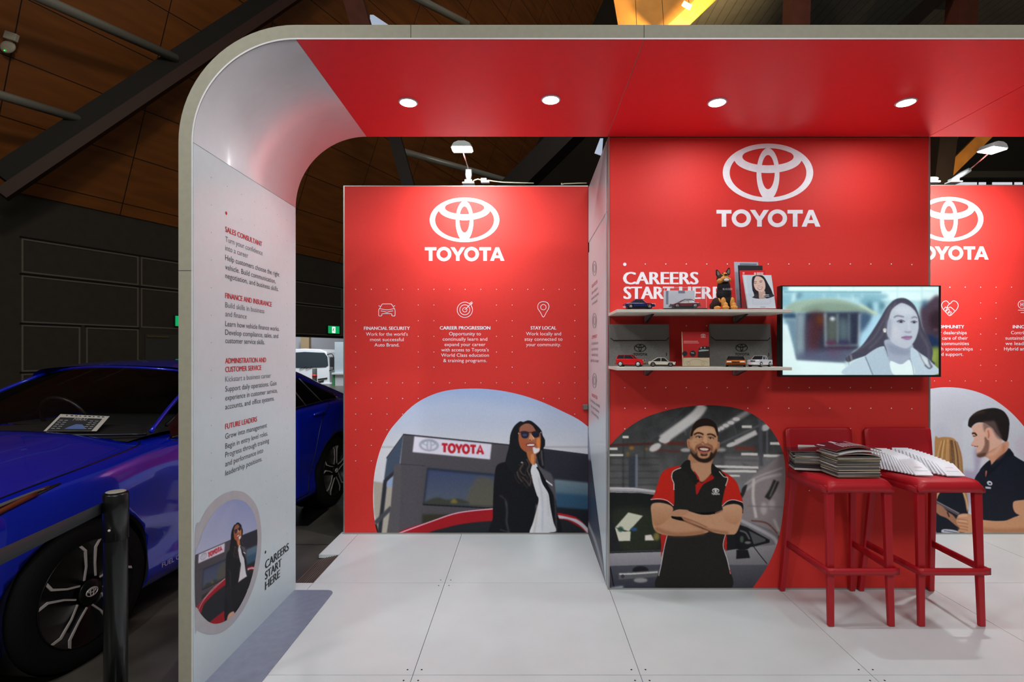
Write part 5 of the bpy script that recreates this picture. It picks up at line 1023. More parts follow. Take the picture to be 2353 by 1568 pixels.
c.line([(1790, 580), (1800, 680), (1825, 730)], 16, (202, 210, 220), 2, .8); c.line([(1740, 735), (1790, 750), (1830, 735)], 14, (126, 124, 142), 1.6, .85)
c.fill([(1690, 820), (1760, 795), (1800, 800), (1845, 800), (1830, 840), (1780, 856), (1730, 845)], (152, 124, 160), 1); c.line([(1695, 818), (1770, 815), (1840, 808)], 7, (108, 88, 118), .8)
c.fill([(1440, 705), (1470, 690), (1490, 710), (1480, 750), (1450, 745)], (196, 196, 196), 1); c.oval(1466, 735, 10, 12, (236, 236, 226), .8)
c.fill([(1000, 1180), (1190, 1080), (1430, 945), (1470, 990), (1540, 1160), (1700, 1200), (1815, 1140), (1830, 960), (1960, 1040), (2110, 1160), (2150, 1340), (940, 1345)], (186, 208, 220), 1)
c.fill([(1195, 1080), (1430, 945), (1520, 1120), (1620, 1345), (1310, 1345), (1230, 1180)], (174, 196, 210), 1); c.line([(1195, 1085), (1230, 1170), (1300, 1340)], 9, (92, 104, 124), 1); c.line([(1450, 980), (1540, 1160), (1610, 1340)], 7, (140, 158, 174), 1.2)
c.fill([(1540, 1150), (1690, 1195), (1815, 1135), (1870, 1345), (1600, 1345)], (226, 246, 246), 1); c.line([(1810, 1100), (1850, 1220), (1870, 1340)], 8, (120, 138, 156), 1.2); c.fill([(1960, 1080), (2060, 1140), (2070, 1200), (1990, 1160)], (206, 222, 228), 1.4)
c.line([(1960, 760), (2060, 960), (2080, 1150), (2120, 1230)], 24, (84, 82, 98), 1.8, .9); c.line([(2020, 1200), (2080, 1250), (2120, 1220)], 16, (70, 68, 84), 1.4, .9); c.line([(1920, 980), (1980, 1120), (2040, 1220)], 12, (104, 100, 116), 1.4, .8)
c.noise(1.5, .8)
scr = print_mat('screen_print', .62, .25)
c.sheet('screen', Front(SY), None, t, .85, lift=.001, mat=scr, label='lit screen with a woman in a pale coat in a street')
# ---- model cars
blackm = pm('toy_black', (20, 20, 22), .4); chrome = pm('toy_chrome', (210, 210, 214), .2, .9); toyglass = pm('toy_glass', (24, 26, 34), .1, coat=.6); tyre = pm('toy_tyre', (16, 16, 16), .7)
def toy(lab, loc, rz, L, Wd, body, cab, low, high, wr=.17, base=None, rimc=None, roofc=None, wheels=(-.31, .31)):
    """low: lower body outline (x,z in lengths), cab: cabin outline; nose points to +x"""
    t = thing('model_car', lab, 'model car', loc, 'die-cast model cars on the shelves', rz); wr *= L*.5
    def pr(pts, y0, y1): return [(x*L, y0, z*L) for x, z in pts], (0, y1-y0, 0)
    w2 = Wd/2; m = MB()
    def arch_pts(pts):
        bot = [(-.485, .075)]
        for wx in wheels:
            bot += [(wx-.092, .075)]+[(wx-.092*math.cos(a), .075+.092*math.sin(a)) for a in np.linspace(.25, PI-.25, 7)]+[(wx+.092, .075)]
        return bot+[(.485, .075)]+pts
    p, e = pr(arch_pts(low), -w2, w2); m.prism(p, e); m.build('body', body, t, bevel=L*.022, seg=3)
    m = MB(); 
    pts = [(x*L, z*L) for x, z in cab]; zt = max(z for _, z in pts); zb_ = min(z for _, z in pts); n = len(pts)
    vs = [(x, s*(w2*.94-(z-zb_)/(zt-zb_+1e-9)*w2*.20), z) for s in (-1, 1) for x, z in pts]
    m.add(vs, [tuple(range(n)), tuple(range(n, 2*n))[::-1]]+[(i, (i+1) % n, (i+1) % n+n, i+n) for i in range(n)]); m.build('window_glass', toyglass, t, bevel=L*.006)
    m = MB(); tops = sorted([q for q in pts if q[1] > zt-.25*(zt-zb_)]); x0, x1 = tops[0][0], tops[-1][0]
    m.bx(x0-.002*L, x1+.002*L, -w2*.76, w2*.76, zt-.012*L, zt+.008*L)
    for s in (-1, 1):
        fr_, rr_ = pts[-1] if pts[-1][1] < zt-.01 else pts[0], pts[0]
        for (xa, za), (xb, zb2) in (((x0, zt), min(pts)), ((x1, zt), max(pts)), (((x0+x1)/2, zt), ((x0+x1)/2-.01*L, zb_))):
            bar(m, (xa, s*w2*.76, za), (xb, s*w2*.945, zb2), .016*L, .02*L)
    m.build('roof', roofc or body, t, bevel=L*.004)
    for wx in wheels:
        for s in (-1, 1):
            m = MB(); m.lathe([(wr*.6, -.5*wr*.7), (wr*.95, -.5*wr*.7), (wr, -.35*wr*.7), (wr, .35*wr*.7), (wr*.95, .5*wr*.7), (wr*.6, .5*wr*.7)], (wx*L, s*(w2-wr*.30), wr), 'Y', 24); wh = m.build('wheel', tyre, t)
            m = MB(); yy = s*(w2+wr*.04); m.lathe([(wr*.12, 0), (wr*.62, s*.001)], (wx*L, yy, wr), 'Y', 20)
            for k in range(5):
                a = 2*PI*k/5; bar(m, (wx*L, yy+s*.001, wr), (wx*L+wr*.6*math.cos(a), yy+s*.001, wr+wr*.6*math.sin(a)), wr*.16, .002)
            m.build('rim', rimc or chrome, wh)
    m = MB(); m.bx(-.40*L, .40*L, -w2*.8, w2*.8, wr*.35, .09*L); m.build('chassis', blackm, t)
    hz = high
    for s in (-1, 1):
        m = MB(); m.box((.487*L, s*w2*.68, hz*L), (.02*L, w2*.44, .035*L)); m.build('headlight', pm('toy_lamp', (236, 236, 236), .15, coat=.5), t, bevel=.001)
        m = MB(); m.box((-.487*L, s*w2*.68, hz*L), (.02*L, w2*.44, .03*L)); m.build('tail_light', pm('toy_tail', (150, 20, 20), .3), t, bevel=.001)
    m = MB(); m.box((.488*L, 0, (hz-.01)*L), (.015*L, w2*.8, .04*L)); m.build('grille', blackm, t)
    for x_ in (.495, -.495):
        m = MB(); m.box((x_*L, 0, .105*L), (.025*L, w2*1.96, .03*L)); m.build('bumper', base or blackm, t, bevel=.001)
    return t
Z1, Z2 = 1.7324, 1.4034
coupe_low = [(.485, .16), (.44, .185), (.10, .20), (-.30, .205), (-.47, .20), (-.485, .15)]
toy('small navy blue coupe model left of the clear display case', (P(1468, 0, 3.02).x, 3.02, Z1+.005), 0, .176, .072, pm('toy_navy', (16, 28, 92), .2, coat=.8), [(-.30, .20), (-.13, .315), (.07, .315), (.20, .20)], coupe_low, .165, .15, chrome)
m = MB(); m.bx(P(1430, 0, 2.98).x, P(1513, 0, 2.98).x, 2.965, 3.075, Z1, Z1+.004); tag(m.build('display_plinth', blackm), 'flat black plinth under the navy model coupe', 'plinth')
t = thing('display_case', 'clear plastic display case around a maroon model sedan', 'display case', (P(1575, 0, 3.0).x, 3.03, Z1))
acr = pm('clear_plastic', (150, 154, 162), .08, alpha=.04); xa, xb = P(1527, 0, 2.975).x, P(1623.5, 0, 2.975).x; za = P(0, 661, 2.975).z
m = MB(); m.bx(xa, xb, 2.975, 2.977, Z1+.009, za); m.bx(xa, xa+.002, 2.977, 3.083, Z1+.009, za); m.bx(xb-.002, xb, 2.977, 3.083, Z1+.009, za); m.bx(xa, xb, 2.975, 3.085, za-.002, za); m.build('cover', acr, t, loc=WO(t))
m = MB()
for a_, b_ in (((xa, 2.975, Z1+.009), (xa, 2.975, za)), ((xb, 2.975, Z1+.009), (xb, 2.975, za)), ((xa, 2.975, za), (xb, 2.975, za)), ((xa, 2.975, za), (xa, 3.085, za)), ((xb, 2.975, za), (xb, 3.085, za))): m.tube([a_, b_], .0012, 6)
m.build('cover_edge', pm('plastic_edge', (226, 228, 238), .2, alpha=.6), t, loc=WO(t))
m = MB(); m.bx(xa-.004, xb+.004, 2.970, 3.090, Z1, Z1+.009); m.build('base', blackm, t, loc=WO(t), bevel=.002)
m = MB(); m.bx(xa+.024, xb-.032, 3.083, 3.085, Z1+.009, za-.004); m.build('back_card', pm('back_card_grey', (206, 212, 222), .5), t, loc=WO(t))
m = MB(); m.bx(xa+.008, xa+.022, 2.9745, 2.975, Z1+.03, za-.02); m.bx(P(1559, 0, 3.08).x, P(1574, 0, 3.08).x, 3.0815, 3.083, P(0, 673, 3.08).z, P(0, 668, 3.08).z); m.bx(P(1598, 0, 3.08).x, P(1603, 0, 3.08).x, 3.0815, 3.083, P(0, 684, 3.08).z, P(0, 680, 3.08).z); m.build('card_print', pm('card_print_grey', (120, 128, 146), .5), t, loc=WO(t))
toy('maroon sedan model inside the clear display case', (P(1573, 0, 3.03).x, 3.03, Z1+.0095), PI, .168, .066, pm('toy_maroon', (112, 14, 30), .2, coat=.8), [(-.36, .20), (-.20, .30), (.04, .32), (.24, .20)], [(.485, .15), (.42, .18), (.2, .205), (-.3, .215), (-.46, .21), (-.485, .15)], .165, .17)
toy('red off-road wagon model by the left felt sleeve', (P(1449, 0, 3.04).x, 3.04, Z2), -.42, .165, .078, pm('toy_red', (214, 16, 24), .2, coat=.8), [(-.46, .27), (-.40, .41), (.04, .42), (.20, .27)], [(.485, .24), (.40, .275), (.20, .285), (-.30, .285), (-.47, .28), (-.485, .2)], .235, .20, blackm, pm('toy_rim_white', (226, 226, 230), .3))
toy('white and black hatchback coupe model between the red wagon and the booklet', (P(1520, 0, 3.04).x, 3.04, Z2), -.22, .158, .066, pm('toy_cream', (222, 216, 200), .3, coat=.5), [(-.36, .20), (-.14, .33), (.10, .335), (.24, .20)], coupe_low, .165, .165, blackm)
toy('orange and black sports car model seen nose on', (P(1690.5, 0, 3.03).x, 3.03, Z2), -PI/2-.39, .18, .104, pm('toy_orange', (232, 112, 16), .2, coat=.8), [(-.34, .21), (-.12, .33), (.02, .33), (.20, .20)], [(.485, .15), (.40, .20), (.24, .225), (-.2, .23), (-.44, .24), (-.485, .15)], .17, .19, None, None, blackm)
t = toy('white pickup truck model right of the orange sports car', (P(1746, 0, 3.02).x, 3.02, Z2), -PI/2-.95, .15, .072, pm('toy_white', (232, 232, 236), .25, coat=.6), [(-.14, .28), (-.12, .42), (.08, .425), (.22, .28)], [(.485, .25), (.40, .28), (.20, .29), (-.14, .29), (-.14, .27), (-.485, .27)], .235, .21, pm('toy_white', (232, 232, 236), .25))
# ---- plush dog
k = 3.02/F
t = thing('plush_dog', 'seated plush shepherd dog in a black jumper on the upper shelf', 'plush toy', (P(1663, 0, 3.02).x, 3.02, Z1), rz=0)
fur = pm('plush_tan', (206, 142, 66), .95, var=.12, scale=120, bump=.6); fud = pm('plush_dark', (44, 24, 18), .95, var=.15, scale=120, bump=.6); jump = pm('plush_black', (22, 20, 24), .9, var=.1, scale=150, bump=.4)
zz = lambda y: (711-y)*k; xx = lambda x: (x-1663)*k
def rm(o, v=.0022):
    q = o.modifiers.new('r', 'REMESH'); q.mode = 'VOXEL'; q.voxel_size = v; q.use_smooth_shade = True; return o
m = MB(); m.ball((xx(1664), .005, zz(672)), (.043, .036, .050)); m.ball((xx(1663), .0, zz(657)), (.038, .031, .038)); m.ball((xx(1669), .01, zz(688)), (.046, .040, .034)); m.ball((xx(1662), -.002, zz(646)), (.030, .028, .022))
rm(m.build('jumper', jump, t))
m = MB(); m.ball((xx(1648), .012, zz(695)), (.026, .040, .036)); m.ball((xx(1682), .012, zz(697)), (.022, .036, .032)); m.ball((xx(1641), .03, zz(700)), (.014, .030, .022)); rm(m.build('haunch', fud, t))
m = MB(); m.ball((xx(1650), -.006, zz(693)), (.013, .02, .026)); m.ball((xx(1645), -.022, zz(706)), (.018, .026, .011)); rm(m.build('hind_paw', fur, t))
for x0, x1 in ((1659, 1662), (1679, 1681)):
    m = MB(); m.ball((xx(x0), -.020, zz(693)), (.015, .016, .030)); m.ball((xx(x1), -.036, zz(706)), (.020, .026, .0125)); m.ball((xx(x1), -.026, zz(700)), (.016, .02, .018)); rm(m.build('front_leg', fur, t))
m = MB(); m.ball((xx(1661), .0, zz(638)), (.036, .032, .030)); m.ball((xx(1661), .0, zz(648)), (.030, .026, .022)); hd = rm(m.build('head', fud, t))
m = MB(); m.ball((xx(1662), -.020, zz(640)), (.026, .026, .020)); m.ball((xx(1653), -.012, zz(644)), (.018, .022, .016)); m.ball((xx(1671), -.012, zz(642)), (.016, .022, .015)); m.ball((xx(1662), -.018, zz(630)), (.017, .020, .012)); rm(m.build('muzzle', fur, hd, loc=(0, 0, 0)))
m = MB(); m.ball((xx(1662.5), -.046, zz(643.5)), (.016, .004, .0085)); m.build('teeth', pm('plush_white', (214, 202, 196), .8), hd); m = MB(); m.ball((xx(1662.5), -.0435, zz(643.5)), (.020, .004, .012)); m.build('lip', pm('plush_lip', (90, 52, 44), .8), hd)
m = MB(); m.ball((xx(1662), -.040, zz(631)), (.009, .007, .006)); m.build('nose', pm('plush_nose', (14, 12, 14), .3), hd)
for s, x, y in ((-1, 1650, 627), (1, 1673, 623)):
    m = MB(); R = Matrix.Rotation(s*(-.35), 3, 'Y').inverted() if s < 0 else Matrix.Rotation(-.25, 3, 'Y').inverted()
    pts = [(-.012, 0, -.016), (-.013, 0, .0), (-.004, 0, .026), (.004, 0, .026), (.012, 0, .004), (.012, 0, -.014)]
    m.prism([Vector((xx(x), -.004, zz(y)))+R @ Vector((p[0]*(-s if s > 0 else 1), p[1], p[2])) for p in pts], (0, .009, 0)); e = m.build('ear', fud, hd, bevel=.002)
    m = MB(); m.prism([Vector((xx(x), -.0055, zz(y)))+R @ Vector((p[0]*.55*(-s if s > 0 else 1), p[1], p[2]*.62)) for p in pts], (0, .0015, 0)); m.build('ear_lining', pm('plush_grey', (120, 112, 104), .9), e)
    m = MB(); m.ball((xx(1662+s*5.5), -.030, zz(627.5)), .0035, 10, 8); m.build('eye', pm('plush_nose', (14, 12, 14), .3), hd)
m = MB(); text_on(m, 'BUGGER', (xx(1655.5), -.0365, zz(666)), (1, 0, -.0), (0, 0, 1), 22*k, 4.2*k, .02)
m.build('jumper_lettering', pm('jumper_print', (188, 186, 196), .7), t)
# ---- leaflet holder with four leaflets
t = thing('leaflet_holder', 'clear stepped leaflet holder at the right end of the upper shelf', 'leaflet holder', (P(1745, 0, 3.02).x, 3.02, Z1))
m = MB()
slab(m, [(1714, 709.5), (1783, 709.5), (1781, 680), (1777, 676), (1711, 676)], 2.958, .002)
for x0, y0, Yq in ((1703, 654, 2.99), (1697, 645, 3.04), (1691, 636, 3.09)):
    m.prism([P(x0, 709.5, Yq), P(x0, y0, Yq), P(x0-4, y0-6, Yq+.035), P(x0-4, 709.5, Yq+.035)], (.002, 0, 0)); slab(m, [(x0, 709.5), (x0+60, 709.5), (x0+58, 690), (x0, 690)], Yq+.03, .002)
slab(m, [(1707, 709.5), (1783, 709.5), (1775, 640), (1703, 640)], 2.985, .002); slab(m, [(1697, 711), (1783, 711), (1783, 709.5), (1697, 709.5)], 2.958, .19)
m.build('stand', acr, t, loc=WO(t))
def leaflet(lab, pts, Y, mt, name='leaflet', th=.004, grp='leaflets in the clear holder'):
    q = thing(name, lab, 'leaflet', P(pts[0][0], pts[0][1], Y), grp); m = MB(); slab(m, pts, Y, th); m.build('sheets', mt, q, loc=WO(q)); return q
q = leaflet('grey leaflet showing highest at the back of the clear holder', [(1693, 708), (1747, 708), (1742, 603), (1687, 602)], 3.125, pm('leaflet_grey', (176, 184, 200), .4))
m = MB(); slab(m, [(1700, 605), (1739, 606), (1739, 609), (1700, 609)], 3.124, .001); m.build('print', pm('leaflet_print', (120, 128, 140), .5), q, loc=WO(q))
leaflet('plain black leaflet behind the red one in the clear holder', [(1702, 708), (1757, 708), (1752, 610.5), (1696, 610)], 3.075, pm('leaflet_black', (34, 34, 40), .4))
q = leaflet('red leaflet between the black and the white portrait leaflet', [(1706, 708), (1764, 708), (1759, 621.5), (1700, 622)], 3.025, pm('leaflet_red', (222, 36, 42), .4))
m = MB()
for k_ in range(7): slab(m, [(1739+k_*2.2, 626), (1740.4+k_*2.2, 626), (1740.6+k_*2.2, 632.5), (1739.2+k_*2.2, 632.5)], 3.024, .001)
for y_ in (626, 629): slab(m, [(1706.5, y_), (1711, y_), (1711, y_+1.6), (1706.5, y_+1.6)], 3.024, .001)
slab(m, [(1733, 626.5), (1737, 626.5), (1737, 632), (1733, 632)], 3.024, .001); m.build('print', pm('leaflet_white_print', (236, 214, 214), .5), q, loc=WO(q))
q = leaflet('front leaflet in the clear holder with a smiling woman portrait', [(1719, 708.8), (1783, 708.8), (1772.5, 632.5), (1707, 632)], 2.968, pm('leaflet_white', (216, 222, 232), .4), th=.010)
c = Canvas(1706, 631, 1784, 710, .35); c.frame(1590, 590, 11.2)
c.fill([(1200, 400), (2300, 400), (2300, 1400), (1200, 1400)], (214, 224, 232), 1, sm=False); c.fill([(1400, 500), (1560, 480), (1560, 1000), (1460, 1000)], (200, 214, 226), 4)
c.fill([(1600, 1000), (1560, 860), (1540, 700), (1550, 560), (1620, 490), (1760, 475), (1860, 530), (1960, 700), (2030, 830), (2080, 960), (2110, 1010), (2060, 1040), (1900, 1085), (1700, 1085), (1545, 1060)], (40, 36, 44), .9)
c.fill([(1720, 860), (1870, 880), (1890, 1020), (1900, 1085), (1740, 1085), (1720, 980)], (206, 170, 156), .9)
c.fill([(1590, 560), (1650, 505), (1760, 520), (1850, 600), (1888, 720), (1880, 830), (1830, 900), (1740, 905), (1640, 850), (1590, 740), (1575, 640)], (228, 194, 180), .9)
c.line([(1585, 665), (1625, 640), (1665, 650)], 12, (90, 62, 58), .6, .9); c.line([(1735, 640), (1780, 618), (1810, 630)], 12, (90, 62, 58), .6, .9); c.line([(1600, 688), (1655, 680)], 12, (58, 42, 44), .6); c.line([(1745, 660), (1800, 650)], 12, (58, 42, 44), .6); c.line([(1690, 740), (1720, 760), (1750, 745)], 10, (186, 130, 116), .7, .8)
c.fill([(1680, 800), (1740, 805), (1810, 775), (1800, 830), (1750, 850), (1710, 840)], (176, 110, 104), .5); c.fill([(1695, 806), (1745, 812), (1800, 788), (1780, 826), (1730, 832)], (246, 244, 246), .4)
c.fill([(1550, 560), (1600, 500), (1640, 500), (1600, 600), (1590, 760), (1620, 860), (1560, 880)], (44, 40, 48), .8); c.fill([(1840, 1020), (2000, 970), (2050, 960), (2110, 1010), (1960, 1070)], (34, 38, 56), .7)
c.line([(1820, 978), (1980, 985)], 12, (236, 238, 244), .3); c.line([(1800, 1018), (1990, 1022)], 12, (226, 228, 236), .3)
c.fill([(1540, 1050), (1640, 1080), (1800, 1090), (1960, 1075), (2100, 1030), (2200, 1000), (2300, 1400), (1500, 1400), (1450, 1000)], (216, 222, 232), .5, sm=False); c.line([(1560, 1080), (1570, 1200), (1620, 1225), (1960, 1215), (2020, 1170), (2020, 1060)], 8, (186, 192, 206), .5)
c.line([(1600, 1110), (1610, 1180), (1980, 1180), (1975, 1080)], 5, (198, 204, 216), .4); c.line([(1755, 1298), (1890, 1300)], 12, (110, 110, 120), .4, .8)
c.sheet('cover', Front(2.968), [(1719.5, 708.5), (1782.5, 708.5), (1772, 633), (1707.5, 632.5)], q, 1.15, lift=.0008, label='printed cover with the portrait')
# ---- felt sleeves and booklet on the lower shelf
felt = pm('felt_grey', (122, 120, 116), .95, var=.35, scale=350, bump=.5)
for lab, quad, fl_, lx, ly, wx0, wx1, wy0, wy1, mk in (
    ('grey felt sleeve leaning behind the red wagon model', [(1400.5, 843), (1539, 843), (1537.5, 745.5), (1400.5, 745.5)], [(1400.5, 745.5), (1537.5, 745.5), (1537, 775), (1531, 781.5), (1410, 782), (1403, 776)], 1470.8, 800, 1455, 1487.5, 811.6, 817.6, 1530.5),
    ('grey felt sleeve leaning behind the orange sports car model', [(1631, 843), (1776, 843), (1770.5, 745), (1629.5, 745)], [(1629.5, 745), (1770.5, 745), (1770, 775), (1764, 781.5), (1644, 781), (1633, 773)], 1704, 799.5, 1688.8, 1722, 811.3, 817.3, 1765)):
    t = thing('felt_sleeve', lab, 'sleeve', P(quad[0][0], 843, 3.205), 'grey felt sleeves on the lower shelf')
    m = MB(); slab(m, [(x, min(y, 842.2)) for x, y in quad], 3.205, .012); m.build('pouch', felt, t, loc=WO(t), bevel=.003)
    m = MB(); slab(m, fl_, 3.200, .0045); m.build('flap', felt, t, loc=WO(t), bevel=.002)
    dc = Decal(Front(3.2046), .0004); dc.stroke([(x, y+1.1) for x, y in fl_[2:]], 1.8); dc.build('flap_seam', pm('felt_seam_dark', (30, 30, 29), .9), t)
    dc = Decal(Front(3.2046), .0008); logo(dc, lx, ly, 14.2); dc.build('logo', pm('felt_black_print', (22, 22, 22), .8), t)
    dc = Decal(Front(3.2046), .0008); wordmark(dc, wx0, wx1, wy0, wy1); dc.poly([(mk, 811), (mk+2.2, 812), (mk+1.8, 819), (mk+.3, 819)]); dc.build('wordmark', pm('felt_black_print', (22, 22, 22), .8), t)
t = thing('booklet', 'upright red and cream booklet between the two felt sleeves', 'booklet', P(1600, 842, 3.10)); Yb = 3.10
zq = P(0, 843, Yb).z; fix = lambda pts: [(x, y) for x, y in pts]
m = MB(); slab(m, [(1568, 841.5), (1630.5, 841.5), (1629, 763), (1566.3, 763)], Yb, .008); m.build('pages', pm('booklet_red', (196, 26, 28), .45), t, loc=WO(t))
m = MB(); slab(m, [(1570.5, 841.5), (1630.6, 841.5), (1630.2, 822.5), (1569, 822.5)], Yb-.0012, .001); slab(m, [(1566.2, 763), (1567.4, 763), (1570.5, 841.5), (1568, 841.5)], Yb-.0012, .001); m.build('cream_band', pm('booklet_cream', (216, 200, 168), .6), t, loc=WO(t))
m = MB(); text_on(m, 'Men network on the Boyne', P(1571, 786.2, Yb-.0013), (1, 0, 0), (0, 0, 1), 34*Yb/F, 2.3*Yb/F, .01) if False else None
for y0, x1 in ((784, 1604), (787.5, 1606)): m.prism([P(x, y, Yb-.0013) for x, y in [(1571, y0), (x1, y0), (x1, y0+1.7), (1571, y0+1.7)]], (0, .001, 0))
m.build('title_lines', pm('booklet_title', (226, 150, 144), .6), t, loc=WO(t))
dc = Decal(Front(Yb), .0012); logo(dc, 1615.5, 771, 5.4); wordmark(dc, 1610, 1621.5, 774.6, 776.6); dc.build('logo', pm('booklet_title2', (236, 206, 200), .6), t)
m = MB()
for cx, cy, r in ((1573.5, 813, 6), (1592, 813, 7)): m.prism([P(cx+r*math.cos(a), cy+r*math.sin(a), Yb-.0013) for a in np.linspace(0, 2*PI, 18, endpoint=False)], (0, .001, 0))
m.prism([P(x, y, Yb-.0013) for x, y in [(1603.5, 822), (1603.8, 808), (1607, 800), (1613, 796.5), (1622, 796), (1629.6, 797), (1630, 822)]], (0, .001, 0)); m.build('cover_picture', pm('booklet_dark', (44, 40, 42), .4), t, loc=WO(t))
m = MB(); m.prism([P(x, y, Yb-.0026) for x, y in [(1605, 806), (1612, 803.5), (1628.5, 804), (1628.5, 806.5), (1606, 808.5)]], (0, .001, 0)); m.prism([P(x, y, Yb-.0026) for x, y in [(1588, 810), (1595, 811), (1595, 813), (1588, 812)]], (0, .001, 0)); m.prism([P(x, y, Yb-.0026) for x, y in [(1610, 798), (1613, 797.5), (1613, 801), (1609, 801.5)]], (0, .001, 0)); m.prism([P(x, y, Yb-.0026) for x, y in [(1618, 797.5), (1621, 797.5), (1621, 801), (1618, 801)]], (0, .001, 0)); m.build('picture_highlight', pm('booklet_hl', (170, 178, 180), .5), t, loc=WO(t))
dc = Decal(Front(Yb-.001), .0012); dc.stroke(smooth_poly([(1574, 836), (1577, 831), (1586, 830), (1592, 826.5), (1604, 826), (1612, 829), (1622, 831), (1626, 835)], 4, False), .5); dc.ring(1582, 836, 4, 4, 1582, 836, 3.5, 3.5); dc.ring(1615, 836, 4, 4, 1615, 836, 3.5, 3.5); dc.build('line_drawing', pm('booklet_line', (160, 148, 122), .6), t)
# ================================================================= stools, magazines, booklets
stoolm = pm('stool_red', (178, 22, 34), .42, var=.03, scale=80, spec=.4)
def stool(lab, dx):
    t = thing('bar_stool', lab, 'bar stool', (1.80+dx, 3.0, 0), 'red bar stools against the centre wall')
    ZS = .790
    prof = [(2.803, .738), (2.800, .760), (2.805, .779), (2.818, .788), (2.85, .790), (3.00, .785), (3.12, .780), (3.165, .784), (3.19, .805), (3.203, .84), (3.215, .93), (3.224, 1.005), (3.228, 1.020)]
    def half(Y, z):
        if z > .80: return 1.829, .208
        f = (Y-2.80)/.40; return 1.8175+f*.010, .1785+f*.028
    m = MB(); G = []
    for i, (Y_, z) in enumerate(prof[:9]):
        c_, h_ = half(Y_, z); row = []
        for k in range(15):
            u = -1+2*k/14; e = max(0, abs(u)-.86)/.14; row.append((c_+dx+h_*u-1.80-dx, Y_-3.0, max(z-.0085-.030*e**2, min(z-.0085, .737))+(.003*u*u if i > 3 else 0)))
        G.append(row)
    m.grid(G); seat = m.build('seat', stoolm, t, solid=.016, bevel=0)
    m = MB()
    for s in (-1, 1):
        G = []
        for Y_ in (2.812, 2.90, 3.0, 3.1, 3.19):
            c_, h_ = half(Y_, .7); zz_ = .754 if Y_ > 2.83 else .756; x = c_+s*(h_-.004)-1.80; G.append([(x, Y_-3.0, zz_+.006), (x, Y_-3.0, zz_-.036)])
        m.grid(G); m.build('side_rail', stoolm, t, solid=.012); m = MB()
    m = MB(); G = []
    for i, (Y_, z) in enumerate(prof[8:]):
        row = []
        for k in range(15):
            u = -1+2*k/14; r = .0; h_ = .200+.008*(z-.8)/.2
            if z > .99: h_ -= .018*(max(0, (z-.995)/.025))**2
            row.append((1.829+h_*u-1.80, Y_-3.0+.012*(1-u*u), z))
        G.append(row)
    m.grid(G); m.build('backrest', stoolm, t, solid=.012)
    # legs
    for (xt, yt, xb, yb_, wt_, wb_) in ((1.662, 2.826, 1.662, 2.812, .044, .032), (1.973, 2.826, 1.990, 2.812, .044, .032), (1.650, 3.17, 1.606, 3.228, .040, .030), (2.008, 3.17, 2.043, 3.228, .040, .030)):
        m = MB(); vs = []
        for x, y, z, w_ in ((xb, yb_, 0.0012, wb_), (xb+(xt-xb)*.4, yb_+(yt-yb_)*.4, .30, (wb_+wt_)/2-.002), (xt, yt, .765, wt_)):
            vs += [(x-1.80+a*w_/2, y-3.0+b*w_*.36, z) for a, b in ((-1, -1), (1, -1), (1, 1), (-1, 1))]
        fs = [(0, 3, 2, 1), (8, 9, 10, 11)]+[(r*4+i, r*4+(i+1) % 4, r*4+4+(i+1) % 4, r*4+4+i) for r in (0, 1) for i in range(4)]
        m.add(vs, fs); m.build('leg', stoolm, t, bevel=.004)
    m = MB(); G = []
    path_ = [(1.622, 3.215), (1.634, 2.86), (1.638, 2.812), (1.644, 2.796), (1.660, 2.790), (1.990, 2.790), (2.006, 2.796), (2.012, 2.812), (2.010, 2.86), (2.030, 3.215)]
    path_ = [tuple(p) for p in smooth_poly(path_, 3, False)]
    for x, y in path_: G.append([(x-1.80, y-3.0, .286), (x-1.80, y-3.0, .323)])
    m.grid(G); m.build('footrest', stoolm, t, solid=.010)
    return t
stool('red bar stool loaded with piled magazines', 0)
stool('red bar stool with rows of white booklets on its seat', .4915)
# magazines: two neat piles and a few draped over both
cov = [pm('mag_cover_%s' % n, c, .3, coat=.3) for n, c in (('maroon', (70, 22, 34)), ('grey', (120, 118, 120)), ('dark', (44, 42, 46)), ('silver', (176, 172, 176)), ('olive', (120, 108, 84)), ('pale', (208, 206, 208)))]
pages = pm('mag_pages', (198, 184, 156), .7, var=.1, scale=90)
pagem = [pages, pm('mag_pages_grey', (92, 88, 86), .6), pm('mag_pages_dark', (46, 42, 42), .5), pm('mag_pages_white', (224, 220, 212), .6), pm('mag_pages_olive', (134, 122, 92), .6)]; R2 = random.Random(5)
def magazine(lab, c, rz, L, Wd, th, cm, grp, bend=None):
    t = thing('magazine', lab, 'magazine', c, grp, rz); m = MB(); n = 9; top = []; bot = []
    bf = bend or (lambda u, v: 0.)
    for i in range(n):
        u = -1+2*i/(n-1); top.append([]); bot.append([])
        for v in (-1, 0, 1):
            z = bf(u, v); top[-1].append((u*L/2, v*Wd/2, z+th)); bot[-1].append((u*L/2, v*Wd/2, z))
    def slabg(z0, z1, ins):
        mm = MB(); q = [(i, j) for i in range(n) for j in range(3)]
        A = [[(x*(1-ins), y*(1-ins), z+z0) for x, y, z in r] for r in bot]; B = [[(x*(1-ins), y*(1-ins), z+z1) for x, y, z in r] for r in bot]
        mm.grid(A, False); mm.grid(B, False)
        for j in (0, 2): mm.grid([[A[i][j], B[i][j]] for i in range(n)], False)
        for i in (0, n-1): mm.grid([[A[i][j], B[i][j]] for j in range(3)], False)
        return mm
    slabg(th*.12, th*.88, .006).build('pages', R2.choice(pagem), t); a = slabg(0, th*.14, 0); b = slabg(th*.86, th, 0); a.add(b.v, b.f); a.build('cover', cm, t)
    return t
z = .7935
R2 = random.Random(5)
base = .7935
